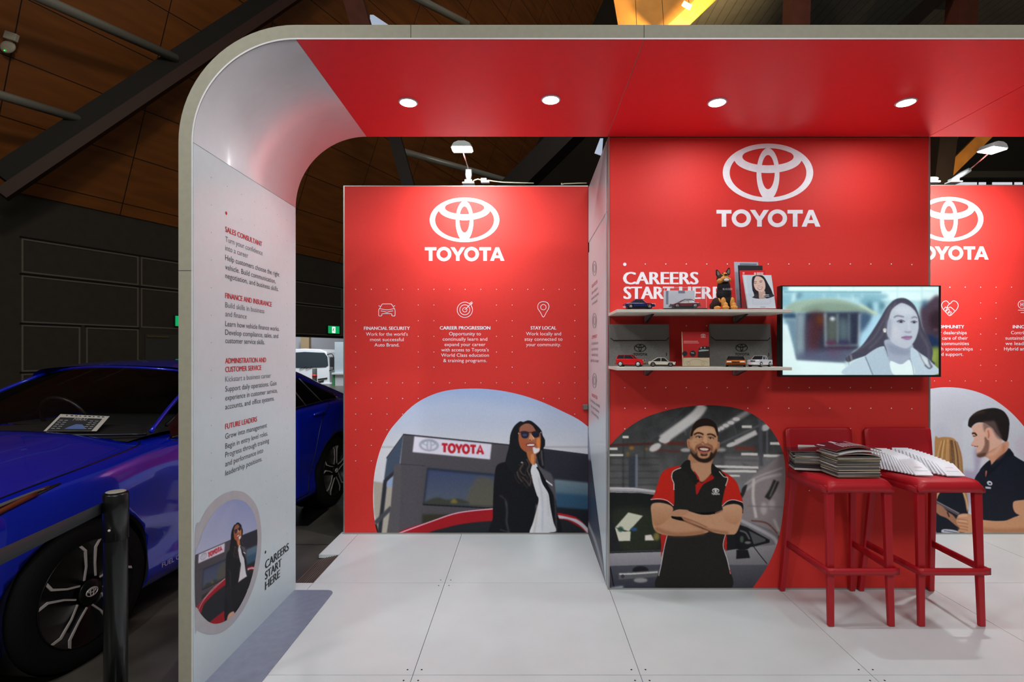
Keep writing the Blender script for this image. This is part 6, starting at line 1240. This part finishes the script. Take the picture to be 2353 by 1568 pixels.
for i in range(18):
    th = .0058; c_ = (1.849+R2.uniform(-.005, .005), 2.945+R2.uniform(-.004, .004), base+i*.0064)
    lab = 'magazine in the front pile on the seat, %s' % ('lowest of all' if i == 0 else 'in the middle of it')
    magazine('bottom magazine of the front pile, flat on the red seat' if i == 0 else 'magazine inside the front pile on the left stool', c_, R2.uniform(-.04, .04), .238, .165, th, cov[[4, 1, 5, 2, 4, 2, 3, 1, 4, 5][i % 10]], 'magazines in the front pile')
for i in range(17):
    th = .0054; c_ = (1.714+R2.uniform(-.004, .004), 3.101+R2.uniform(-.003, .003), base+i*.0060)
    magazine('bottom magazine of the rear pile, under its grey edges' if i == 0 else 'magazine inside the rear pile on the left stool', c_, -.26+R2.uniform(-.04, .04), .205, .13, th, cov[[1, 3, 2, 1, 2, 2, 1, 3][i % 8]], 'magazines in the rear pile')
zt = base+18*.0064+.001
def dr1(u, v): return .022*(1-u*u)*(.6+.4*v)-.010*max(0, u)**2
t1 = magazine('pale magazine bulging over the front pile', (1.842, 2.955, zt), .03, .255, .175, .005, cov[3], 'draped magazines', lambda u, v: .012*(1-u*u))
t2 = magazine('white edged magazine second from the top of the front pile', (1.860, 2.945, zt+.0125), .06, .262, .180, .005, cov[5], 'draped magazines', lambda u, v: .016*(1-u*u))
t3 = magazine('maroon magazine with pale lettering topmost on the front pile', (1.846, 2.962, zt+.028), .09, .270, .185, .005, cov[0], 'draped magazines', lambda u, v: .022*(1-u*u))
t4 = magazine('maroon magazine topmost on the rear pile', (1.700, 3.105, base+17*.006+.002), -.22, .23, .14, .005, cov[0], 'draped magazines', lambda u, v: .006*(1+u))
m = MB()
for k in range(9):
    u0 = -.55+k*.13; m.prism([(u*.135, v*.0925, .022*(1-u*u)+.0056) for u, v in ((u0, -.75), (u0+.05, -.75), (u0+.10, .2), (u0+.05, .2))], (0, 0, .0004))
m.build('cover_print', pm('mag_print', (206, 186, 190), .4), t3)
m = MB(); m.prism([(u*.135, v*.0925, .022*(1-u*u)+.0056) for u, v in ((-.9, .35), (-.3, .35), (.4, .35), (.9, .35), (.95, .95), (.4, .95), (-.3, .95), (-.95, .95))], (0, 0, .0004)); m.build('cover_picture', pm('mag_picture', (206, 196, 214), .35), t3)
t = thing('card', 'small white card with a red mark behind the magazine piles', 'card', P(1845, 1035, 3.16)); m = MB(); slab(m, [(1833.5, 1060), (1875, 1060), (1875, 1023.5), (1833.5, 1022.5)], 3.185, .001); m.build('sheet', pm('card_white', (232, 222, 214), .5), t, loc=WO(t))
m = MB(); slab(m, [(1838, 1028), (1852, 1028), (1848, 1031), (1842, 1031)], 3.184, .0008); m.build('mark', redp, t, loc=WO(t))
# white booklets, shingled front to back in two rows
wb_ = pm('booklet_white', (226, 228, 234), .5); wp_ = pm('booklet_pages', (206, 204, 208), .6)
rows2 = ((13, 2.150, 3.105, 2.243, 2.905, 'left'), (13, 2.290, 3.120, 2.408, 2.890, 'right'))
for n, xa_, ya_, xb2, yb2, side in rows2:
    for i in range(n):
        f = i/(n-1); tilt = math.radians(66-38*f**1.3); x0 = xa_+(xb2-xa_)*f; y0 = ya_+(yb2-ya_)*f; w_, h_ = .092, .120-.012*f
        last = i == n-1
        lab = ('frontmost white booklet of the %s row, lying nearly flat' % side) if last else 'white booklet leaning in the %s row on the right stool' % side
        q = thing('booklet', lab, 'booklet', (x0, y0, .7925), 'white booklets in the %s row' % side, -.10)
        R = Matrix.Rotation(tilt, 3, 'X'); th = .0065; off = Vector((0, 0, .0006))
        def bxr(m, x0_, x1_, v0, v1, n0, n1):
            m.prism([off+R @ Vector((x, v, n0)) for x, v in ((x0_, v0), (x1_, v0), (x1_, v1), (x0_, v1))], R @ Vector((0, 0, n1-n0)))
        m = MB(); bxr(m, -w_/2+.001, w_/2-.001, .001, h_-.001, .0008, th-.0008); m.build('pages', wp_, q)
        m = MB(); bxr(m, -w_/2, w_/2, 0, h_, th-.0008, th); bxr(m, -w_/2, w_/2, 0, h_, 0, .0008); bxr(m, -w_/2-.0008, -w_/2, 0, h_, 0, th); m.build('cover', wb_, q)
        if last:
            m = MB(); text_on(m, 'TOYOTA', off+R @ Vector((-.018, h_*.58, th+.0004)), R @ Vector((1, 0, 0)), R @ Vector((0, 1, 0)), .040, .0075, .02); m.build('title', redp, q)
            m = MB(); bxr(m, -.030, .035, h_*.33, h_*.345, th+.0003, th+.0005); m.build('rule', midg, q)
# ================================================================= the blue car
CX, CY, CA = -2.12, 2.53, math.atan2(.9958, .0912)
car = thing('car', 'shiny blue sedan parked on the concrete left of the white arch', 'car', (CX, CY, ZH), rz=CA)
paint = pm('car_blue', (0, 32, 190), .22, .35, coat=1., var=.02, scale=300, croug=.03); cglass = pm('car_glass_dark', (8, 9, 10), .04, coat=1.)
cblack = pm('car_black_trim', (12, 12, 13), .35); rubber = pm('car_tyre', (9, 8, 8), .85, bump=.3, scale=60, spec=.2); silver = pm('rim_machined', (206, 196, 190), .3, .35); rimd = pm('rim_black', (6, 6, 7), .35, spec=.3)
def itp(tab, s): return float(np.interp(s, [a for a, _ in tab], [b for _, b in tab]))
def itps(tab, s):      # smoothed
    return sum(itp(tab, s+d)*w_ for d, w_ in ((-.12, .2), (-.06, .2), (0, .2), (.06, .2), (.12, .2)))
T0 = [(-.95, .52), (-.85, .27), (-.72, .15), (-.5, .07), (-.3, .03), (0, .0), (.6, .012), (1.3, .012), (2.2, .005), (2.64, -.01), (3.0, .01), (3.3, .06), (3.5, .14), (3.7, .34)]
ZS_ = [(-.95, .60), (-.85, .68), (-.6, .80), (-.3, .885), (0, .935), (.5, .995), (1, 1.01), (2, 1.03), (2.7, 1.055), (3.2, 1.03), (3.5, .98), (3.7, .90)]
ZC_ = [(-.95, .64), (-.8, .78), (-.5, .915), (0, 1.03), (.44, 1.094), (.58, .95), (3.0, .95), (3.2, 1.05), (3.45, 1.03), (3.7, .93)]
def prof(s):
    t0, zs, zc = itps(T0, s), itps(ZS_, s), itps(ZC_, s); zb = .19+max(0, -.55-s)*.12
    fl = .022*math.exp(-((s)/.42)**2)+.026*math.exp(-((s-2.64)/.45)**2)
    return [(t0+.06, zb), (t0+.012, zb+.07), (t0+.022-fl*.3, .42), (t0+.004-fl, .60), (t0+.006-fl, zs-.16), (t0+.034-fl*.6, zs-.05), (t0+.085, zs-.004), (t0+.16, zs+.012), (max(.45, t0+.2), zs+(zc-zs)*.78), (.68, zs+(zc-zs)*.95), (.89, zc)]
def BS(s, v):
    """point on the body side: v runs 0 (sill) .. 10 (bonnet centre line)"""
    p = [np.array(q) for q in prof(s)]; i = min(int(v), 9); f = v-i
    g_ = lambda k: p[max(0, min(10, k))] if k <= 10 else 2*p[10]-p[9]
    a, b, c_, d = g_(i-1), g_(i), g_(i+1), g_(i+2)
    q = .5*((2*b)+(c_-a)*f+(2*a-5*b+4*c_-d)*f*f+(3*b-a-3*c_+d)*f**3); return Vector((s, q[0], q[1]))
ss = list(np.linspace(-.95, 3.7, 110)); vsn = list(np.linspace(0, 10, 46))
m = MB(); G = []
for s in ss:
    near = [BS(s, v) for v in vsn]; far = [Vector((p.x, 1.78-p.y, p.z)) for p in near[::-1][1:]]; G.append(near+far)
m.grid(G, True, closed_u=True); nc = len(G[0])
m.f.append(tuple(range(nc))); m.f.append(tuple(range((len(ss)-1)*nc, len(ss)*nc))[::-1]); m.mi += [0, 0]; m.sm += [False, False]
body = m.build('body', [paint, cblack], car)
cut = MB(); 
for wx in (0, 2.64):
    for a_, b_ in ((-.2, .30), (1.48, 1.98)): cut.m = 0; cut.lathe([(.372, a_), (.372, b_)], (wx, 0, .365), 'Y', 64)
cutter = cut.build('wheel_well_cut', cblack, car)
bo = body.modifiers.new('wells', 'BOOLEAN'); bo.operation = 'DIFFERENCE'; bo.object = cutter; bo.solver = 'EXACT'
bpy.context.view_layer.update(); dg = bpy.context.evaluated_depsgraph_get()
nm = bpy.data.meshes.new_from_object(body.evaluated_get(dg)); body.modifiers.clear(); body.data = nm; bpy.data.objects.remove(cutter)
for p in nm.polygons:
    c_ = p.center; p.use_smooth = True
    if min(abs(math.hypot(c_.x-w_, c_.z-.365)-.372) for w_ in (0, 2.64)) < .012 and (p.normal.z < -.02 or abs(p.normal.x) > .5) and abs(p.normal.y) < .2: p.material_index = 1 if len(nm.materials) > 1 else 0
# wheel well linings
for wx in (0, 2.64):
    m = MB(); m.lathe([(.370, .03), (.370, .30), (.02, .301)], (wx, 0, .365), 'Y', 48)
    m.f = [f for f in m.f if len(f) == 4]; m.mi = m.mi[:len(m.f)]; m.sm = m.sm[:len(m.f)]; m.build('wheel_well', cblack, car)
# greenhouse
ZW = [(.57, 1.055), (1.14, 1.372), (1.3, 1.39), (1.6, 1.40), (1.9, 1.375), (2.16, 1.322), (2.5, 1.215), (2.78, 1.105), (3.0, 1.06)]
ZRl = [(1.1, 1.39), (1.4, 1.432), (1.8, 1.432), (2.1, 1.40), (2.45, 1.335), (3.02, 1.165), (3.44, 1.01), (3.6, .96)]
ZRc = [(1.0, 1.42), (1.3, 1.462), (1.7, 1.475), (2.1, 1.45), (2.5, 1.37), (3.0, 1.21), (3.4, 1.07), (3.6, 1.02)]
def belt(s): return Vector((s, itps(T0, s)+.075, itps(ZS_, s)+.004))
def wtop(s):
    f = (itp(ZW, s)-1.05)/.35; return Vector((s, .085+.175*max(0, min(1, f)), itp(ZW, s)))
m = MB(); G = []
for s in np.linspace(.60, 2.80, 40):
    a, b = belt(s), wtop(s); 
    if b.z < a.z+.004: b.z = a.z+.004
    G.append([a+(b-a)*k/5+Vector((0, -.012*math.sin(PI*k/5), 0)) for k in range(6)])
sgm = pm('side_glass', (7, 7, 8), .25, spec=.2)
m.grid(G); m.build('side_window', sgm, car); m = MB(); m.grid([[Vector((p.x, 1.78-p.y, p.z)) for p in r] for r in G]); m.build('side_window', sgm, car)
m = MB(); G = []
for s in np.linspace(1.08, 3.56, 50):
    a = wtop(s); blend = max(0, min(1, (s-2.72)/.25)); a = a+(belt(s)-a)*blend
    r_ = Vector((s, .285-.10*max(0, min(1, (s-2.9)/.6)), max(itps(ZRl, s), a.z+.012))); cc = Vector((s, .89, max(itps(ZRc, s), r_.z)))
    row = [a, a+(r_-a)*.5+Vector((0, -.012, .004)), r_, r_+Vector((0, .06, (cc.z-r_.z)*.35)), r_+Vector((0, .25, (cc.z-r_.z)*.75)), cc]
    row = [Vector(tuple(p)) for p in smooth_poly([tuple(p) for p in row], 3, False)] ; G.append(row+[Vector((p.x, 1.78-p.y, p.z)) for p in row[::-1][1:]])
m.grid(G); m.build('roof', paint, car)
m = MB(); G = []
for w_ in np.linspace(0, 1, 14):
    row = []
    for u in np.linspace(-1, 1, 25):
        a = Vector((.33+.20*u*u, .89+u*.735, 1.068-.016*u*u)); b = Vector((1.02+.13*u*u, .89+u*.60, 1.425-.045*u*u-.006*u**8))
        row.append(a+(b-a)*w_+Vector((-.012, 0, .018))*math.sin(PI*w_))
    G.append(row)
wg = pm('windshield_glass', (10, 12, 12), .03, coat=1., alpha=.2); m.grid(G); m.build('windshield', wg, car)
m = MB()
for u in (-1, 1):
    m.tube([Vector((r[0 if u < 0 else -1].x, r[0 if u < 0 else -1].y+u*.012, r[0 if u < 0 else -1].z)) for r in G], .012, 8)
m.tube([p+Vector((.012, 0, -.004)) for p in G[-1]], .010, 6); m.build('windshield_frame', paint, car)
m = MB(); m.tube([p+Vector((-.02, 0, -.012)) for p in G[0]], .009, 6); m.build('cowl', cblack, car)
# interior seen through the glass
m = MB(); Gd = []
for s in np.linspace(.42, .98, 6): Gd.append([Vector((s, .89+u*.70, 1.03+.02*math.sin(PI*(s-.42)/.56)-.02*u*u)) for u in np.linspace(-1, 1, 9)])
m.grid(Gd); m.bx(.98, 3.0, .16, 1.62, 1.018, 1.026); m.build('dashboard', pm('dash_dark', (26, 25, 24), .7), car)
for y_ in (.50, 1.28):
    m = MB(); m.box((1.75, y_, .80), (.16, .48, .70), ry=.2); m.box((1.83, y_, 1.22), (.10, .26, .18), ry=.2); m.build('front_seat', pm('seat_dark', (24, 22, 21), .8), car, bevel=.04)
m = MB(); R = Matrix.Rotation(1.15, 3, 'Y'); m.tube([Vector((1.07, 1.27, 1.04))+R @ Vector((.18*math.cos(a), .18*math.sin(a), 0)) for a in np.linspace(0, 2*PI, 28)], .014, 8); m.build('steering_wheel', cblack, car)
m = MB(); m.tube([Vector((.90, .35, 1.03)), Vector((1.30, .29, 1.30)), Vector((1.8, .31, 1.38))], .02, 6); m.build('pillar_trim', cblack, car)
# shut lines, crease, handle
def on(s, v, o_=.0015):
    a = BS(s, v); n = (BS(s+.01, v)-BS(s-.01, v)).cross(BS(s, min(10, v+.05))-BS(s, max(0, v-.05))); n.normalize()
    if n.y > 0 and v < 6: n = -n
    if n.z < 0 and v >= 6: n = -n
    return a+n*o_
def world2(s, v): return car.matrix_world @ BS(s, v)
m = MB(); m.tube([on(s, v, .0005) for s, v in smooth_poly([(-.62, 6.6), (-.35, 6.3), (-.05, 6.25), (.18, 6.3), (.36, 6.5), (.46, 6.9), (.50, 7.3), (.50, 7.6)], 5, False)], .0042, 6); m.build('bonnet_gap', cblack, car)
m = MB()
for pts in ([(.60, 1.0), (.66, 2.5), (.64, 4), (.66, 5.2), (.62, 5.9)], [(1.66, 1), (1.66, 3), (1.68, 5.9)], [(2.62, 6), (2.55, 5.2), (2.36, 4.2), (2.22, 3), (2.12, 1)], [(.60, 1.0), (1.2, .95), (2.12, 1.0)]): m.tube([on(s, v, .0002) for s, v in smooth_poly(pts, 6, False)], .0035, 6)
m.build('door_gap', cblack, car)
for s_ in (1.40, 2.30):
    m = MB(); m.tube([on(s_+d, 4.55, .012+.016*(1-(2*abs(d)/.2)**2)) for d in np.linspace(-.10, .10, 9)], .012, 8); m.build('door_handle', paint, car)
m = MB(); m.tube([Vector((s, belt(s).y-.004, belt(s).z+.002)) for s in np.linspace(.62, 2.80, 24)]+[wtop(2.80)+Vector((.03, 0, .01)), wtop(2.72)+Vector((0, -.004, .012))], .006, 6); m.build('window_trim', pm('trim_bronze', (92, 74, 52), .3, .8), car)
m = MB()
for q in ([(2.18, 1.04), (2.02, 1.35)], [(2.46, 1.05), (2.28, 1.28)]):
    a, b = belt(q[0][0]), wtop(q[1][0]); m.tube([a+(b-a)*k/4+Vector((0, -.016, 0)) for k in range(5)], .006, 6)
m.build('window_pillar', pm('pillar_grey', (96, 92, 90), .3, .5), car)
# headlight: a dark lens sunk in the fender
def patch(s0, s1, f0, f1, off_, nS=16, nV=6):
    G = []
    for i in range(nS+1):
        s = s0+(s1-s0)*i/nS; G.append([on(s, f0(s)+(f1(s)-f0(s))*k/nV, off_) for k in range(nV+1)])
    return G
lo = lambda s: 4.75+(s+.08)*1.3; hi = lambda s: 5.35+min(0, (s+.08))*-.35-max(0, 0)
m = MB(); m.grid(patch(-.80, -.09, lambda s: 5.5+(s+.09)*1.6, lambda s: 5.6-(s+.09)*.8, .004)); hl = m.build('headlight', pm('headlight_glass', (30, 24, 22), .06, coat=1.), car)
m = MB()
for k in (.35, .7): m.tube([on(s, 5.56+(s+.09)*(.4-k*1.1), .008) for s in np.linspace(-.75, -.14, 12)], .006, 6)
m.build('light_strip', pm('headlight_chrome', (190, 188, 190), .15, .9), hl); m = MB(); m.tube([on(s, 5.55+(s+.09)*1.2, .008) for s in np.linspace(-.7, -.2, 10)], .012, 6); m.build('indicator', pm('indicator_amber', (110, 50, 30), .2), hl)
m = MB(); p_ = [on(.44+k*.018, 1.55, .004) for k in range(2)]
o_ = on(.46, 1.15, .006); text_on(m, 'FUEL CELL', o_, (1, 0, 0), (0, 0, 1), .20, .026, .02); m.build('badge', silver, car)
# wheels
for wx in (0, 2.64):
    for near in (1, 0):
        y0 = .008 if near else 1.772; sg = -1 if near else 1; c_ = (wx, y0, .352)
        m = MB(); R_ = .352; w_ = .225
        m.lathe([(.245, -sg*0.0-sg*(-.0)), (.262, sg*.004), (.30, sg*.010), (.335, sg*-.004), (R_, -sg*.03), (R_, -sg*(w_-.03)), (.33, -sg*w_), (.245, -sg*w_)], c_, 'Y', 56); wh = m.build('wheel', rubber, car)
        m = MB(); m.lathe([(.252, sg*.002), (.246, sg*.006), (.238, -sg*.004), (.232, -sg*.14), (.05, -sg*.145)], c_, 'Y', 48); m.build('rim', rimd, wh)
        if not near: continue
        m = MB(); b_ = MB(); zf = y0-.004
        for k in range(5):
            a = 2*PI*k/5+.30; ca, sa = math.cos(a), math.sin(a)
            def Q(r, h, dy): return (wx+r*ca-h*sa, zf+dy, .352+r*sa+h*ca)
            m.prism([Q(.04, -.034, .004), Q(.13, -.030, .0), Q(.232, -.040, .004), Q(.232, .040, .004), Q(.13, .030, .0), Q(.04, .034, .004)], (0, .022, 0))
            for s_ in (-1, 1):
                b_.prism([Q(.065, s_*.034, -.003), Q(.13, s_*.027, -.006), Q(.205, s_*.032, -.005), Q(.238, s_*.060, -.001), Q(.238, s_*.044, -.001), Q(.21, s_*.022, -.005), Q(.13, s_*.019, -.006), Q(.065, s_*.026, -.003)], (0, .010, 0))
        m.lathe([(.062, .0), (.058, -.006), (.03, -.010)], (wx, zf, .352), 'Y', 24); m.build('spoke', rimd, wh, label='black spokes of the wheel'); b_.build('spoke_edge', silver, wh, label='bright machined spoke edges')
        m = MB()
        for r1, r2, cx_, cz_ in ((.030, .020, 0, 0), (.020, .008, 0, .006), (.009, .020, 0, 0)): m.tube([(wx+r1*math.cos(a), zf-.013, .352+cz_+r2*math.sin(a)) for a in np.linspace(0, 2*PI, 25)], .0028, 6)
        m.build('emblem', silver, wh)
# the sheet on the dashboard
fy = thing('information_sheet', 'printed information sheet lying behind the blue car windshield', 'sheet', P(175, 975, 3.2))
A, B2, C2, D2 = P(100, 991, 3.10), P(222, 991, 3.10), P(252, 957, 3.38), P(139, 952, 3.38)
up = Vector((0, -.2, .98)).normalized()
def FY(u, v, l=0.): return (A*(1-u)+B2*u)*(1-v)+(D2*(1-u)+C2*u)*v+up*l
m = MB(); m.add([FY(0, 0, -.001), FY(1, 0, -.001), FY(1, 1, -.001), FY(0, 1, -.001), FY(0, 0), FY(1, 0), FY(1, 1), FY(0, 1)], [(0, 3, 2, 1), (4, 5, 6, 7), (0, 1, 5, 4), (1, 2, 6, 5), (2, 3, 7, 6), (3, 0, 4, 7)]); m.build('paper', pm('sheet_paper', (236, 228, 216), .6, emit=0.), fy, loc=WO(fy))
q_ = lambda m, u0, u1, v0, v1, l: m.add([FY(u0, v0, l), FY(u1, v0, l), FY(u1, v1, l), FY(u0, v1, l)], [(0, 1, 2, 3)])
m = MB(); q_(m, .06, .90, .0, .80, .001); m.build('dark_field', pm('sheet_dark', (62, 64, 68), .6), fy, loc=WO(fy))
m = MB(); U = (FY(1, .6)-FY(0, .6)); V = (FY(.5, 1)-FY(.5, 0)).normalized(); text_on(m, 'MIRAI', FY(.36, .62, .002), U.normalized(), V, U.length*.26, .05, .02)
for r_ in range(5):
    for u0 in (.10, .20, .70, .80): q_(m, u0, u0+.07, .12+r_*.12, .15+r_*.12, .002)
m.build('lettering', pm('sheet_print', (214, 210, 202), .6), fy, loc=WO(fy))
m = MB(); 
for k in range(9): q_(m, .14+k*.09, .14+k*.09+(.05 if k % 3 else .03), .90, .94, .002)
m.build('edge_marks', pm('sheet_marks', (50, 48, 46), .6), fy, loc=WO(fy))
m = MB(); m.add([FY(.36, .10, .002), FY(.74, .10, .002), FY(.72, .22, .002), FY(.62, .38, .002), FY(.50, .40, .002), FY(.40, .22, .002)], [(0, 1, 2, 3, 4, 5)]); m.build('car_picture', pm('sheet_car', (120, 146, 206), .5), fy, loc=WO(fy))
# ================================================================= belt barrier post
bp_ = thing('belt_post', 'black belt barrier post in front of the car front wheel', 'barrier post', (-1.578, 2.0, ZH))
pk = pm('post_black', (17, 17, 18), .32, .3, coat=.3)
m = MB(); m.lathe([(.16, 0), (.16, .006), (.14, .018), (.045, .028), (.04, .032)], n=48); m.build('base', pk, bp_)
m = MB(); m.lathe([(.0385, .03), (.0385, .965), (.036, .97)], n=36); m.build('pole', pk, bp_)
m = MB(); m.lathe([(.0415, .80), (.0415, .972), (.0385, .978)], n=36); m.lathe([(.034, .9782), (.034, .981), (.030, .982)], n=36); m.build('head', pk, bp_)
m = MB(); m.lathe([(.033, .9822), (.031, .9835), (.012, .9838)], n=36); m.build('cap_ring', pm('cap_steel', (190, 184, 168), .4, .4), bp_)
m = MB(); m.ball((.008, -.042, .845), .005, 10, 8); m.build('screw', silver, bp_)
m = MB(); a = Vector((-.036, -.012, 0)); b = P(-420, 1300, 1.0)-Vector((-1.578, 2.0, ZH)); b2 = Vector((-1.46-(-1.578), 1.10-2.0, 0)); G = []
for k in range(9):
    f = k/8; p = a+(Vector((-.12-.0, -1.02, 0))-a)*f if False else a+(Vector((.20, -.72, 0))-a)*f; G.append([Vector((p.x, p.y, .905+.045*f)), Vector((p.x, p.y, .945+.05*f))])
m.grid(G); m.build('belt', pm('belt_grey', (32, 40, 44), .6), bp_, solid=.002)
# ================================================================= lamps of the stand
for i, (x_, y_) in enumerate(DOWN):
    t = thing('downlight', ('round white downlight nearest the rounded white corner', 'round white downlight left of the first ceiling seam', 'round white downlight above the large emblem', 'round white downlight above the right stool')[i], 'downlight', (x_, y_, CZ), 'downlights in the red ceiling')
    m = MB(); m.lathe([(.043, -.0006), (.050, -.0006), (.052, -.004), (.046, -.008), (.042, -.007)], n=40); m.f = [f for f in m.f if len(f) == 4]; m.mi = m.mi[:len(m.f)]; m.sm = m.sm[:len(m.f)]
    m.build('trim_ring', pm('downlight_ring', (236, 236, 240), .3), t)
    m = MB(); m.lathe([(.0462, -.006), (.040, -.009), (.028, -.0105), (.001, -.011)], n=40); m.f = [f for f in m.f if len(f) == 4]; m.mi = m.mi[:len(m.f)]; m.sm = m.sm[:len(m.f)]
    m.build('diffuser', pm('downlight_glow', (244, 250, 255), .3, emit=22.), t)
case = pm('lamp_grey', (206, 210, 210), .35); steel_ = pm('lamp_arm', (206, 186, 182), .25, .7)
def arm_lamp(lab, base_px, head, pw, hx):
    b = P(base_px[0], base_px[1], YB+.02); t = thing('arm_floodlight', lab, 'floodlight', b, 'arm floodlights clamped on the poster walls')
    h = Vector(head)-b
    m = MB(); m.box((0, -.005, .004), (.10, .07, .012)); m.box((0, -.005, .022), (.062, .05, .022)); m.build('clamp', case, t, bevel=.004)
    e = h.normalized(); a = Vector((0, 0, .03)); kn = a+(Vector((e.x*.09, e.y*.03, .085)) if abs(e.x) < .3 else Vector((.115, -.02, .070)))
    m = MB(); m.tube([a, a+(kn-a)*.5, kn], .026, 16, radii=[.018, .027, .024], flat=.8); m.build('knuckle', case, t)
    m = MB(); m.tube([kn, h], .0062, 10); m.build('arm', steel_, t)
    R = Matrix.Rotation(hx, 3, 'Z')
    m = MB(); W2, D2_, Hh = .075, .055, .042
    pts = []
    prof_ = [(-1.0, 0), (-1.0, .15), (-.8, .7), (-.35, 1), (.35, 1), (.8, .7), (1, .15), (1, 0)]
    G = [[h+R @ Vector((u*W2*s_, y_, z*Hh*(s_*.4+.6))) for u, z in prof_] for y_, s_ in ((-D2_, .88), (-D2_*.7, 1), (D2_*.7, 1), (D2_, .86))]
    m.grid(G, True); n = len(prof_); m.f.append(tuple(range(n))[::-1]); m.f.append(tuple(range(3*n, 4*n))); m.mi += [0, 0]; m.sm += [False, False]; hd = m.build('head', pm('lamp_head', (196, 198, 196), .4), t)
    m = MB(); 
    cc = [R @ Vector((x, y, -.001)) for x, y in ((-.066, -.048), (.066, -.048), (.066, .048), (-.066, .048))]; m.prism([h+c_ for c_ in cc], (0, 0, -.006)); m.build('diffuser', pm('flood_glow', (240, 250, 255), .3, emit=9.), hd)
    c_ = b+h
    l = area('floodlight_light', c_+Vector((0, 0, -.012)), c_+Vector((0, .62, -1)), .11, .08, pw, (.96, 1., 1.), 2.6)
    return t
h1 = P(1062, 343, 3.72); arm_lamp('arm floodlight standing on the left poster wall', (1077, 424), h1, 23, 0.)
h2 = P(2280, 345, 3.62); arm_lamp('arm floodlight reaching right above the right poster wall', (2190, 421), h2, 56, .25)
# a folded lamp joint and plug leads on the wall tops
t = thing('lamp_connector', 'white plug connector lying on top of the left poster wall', 'connector', P(1115, 420, YB+.02))
m = MB(); m.box((0, 0, .006), (.07, .04, .02)); m.box((-.012, 0, .024), (.05, .035, .022)); m.build('plug', case, t, bevel=.005)
m = MB(); m.tube([(-.11, 0, .0), (-.09, 0, .02), (-.06, 0, .03), (-.03, 0, .02)], .006, 8); m.tube([(.02, 0, .02), (.07, 0, .012), (.14, .0, .004), (.25, 0, .0), (.40, 0, -.004)], .005, 8); m.build('lead', pm('lead_cream', (206, 200, 170), .5), t)
t = thing('cable', 'pale cable running along the top right of the left poster wall', 'cable', P(1300, 425, YB+.02)); m = MB(); m.tube([P(x, y, YB+.02)-Vector(t.location) for x, y in ((1290, 425), (1296, 422.5), (1310, 422), (1330, 421.2), (1348, 421))], .005, 8); m.ball(P(1291, 423, YB+.02)-Vector(t.location), .009, 8, 6); m.build('lead', pm('lead_cream', (206, 200, 170), .5), t)
t = thing('lamp_connector', 'white lamp joint beside the centre wall on the right poster wall', 'connector', P(2143, 421, YB+.02))
m = MB(); m.box((0, 0, .008), (.10, .05, .016)); m.build('foot', case, t, bevel=.004); m = MB(); m.tube([(-.05, 0, .034), (.02, 0, .034), (.034, 0, .030)], .019, 14); m.build('joint', case, t)
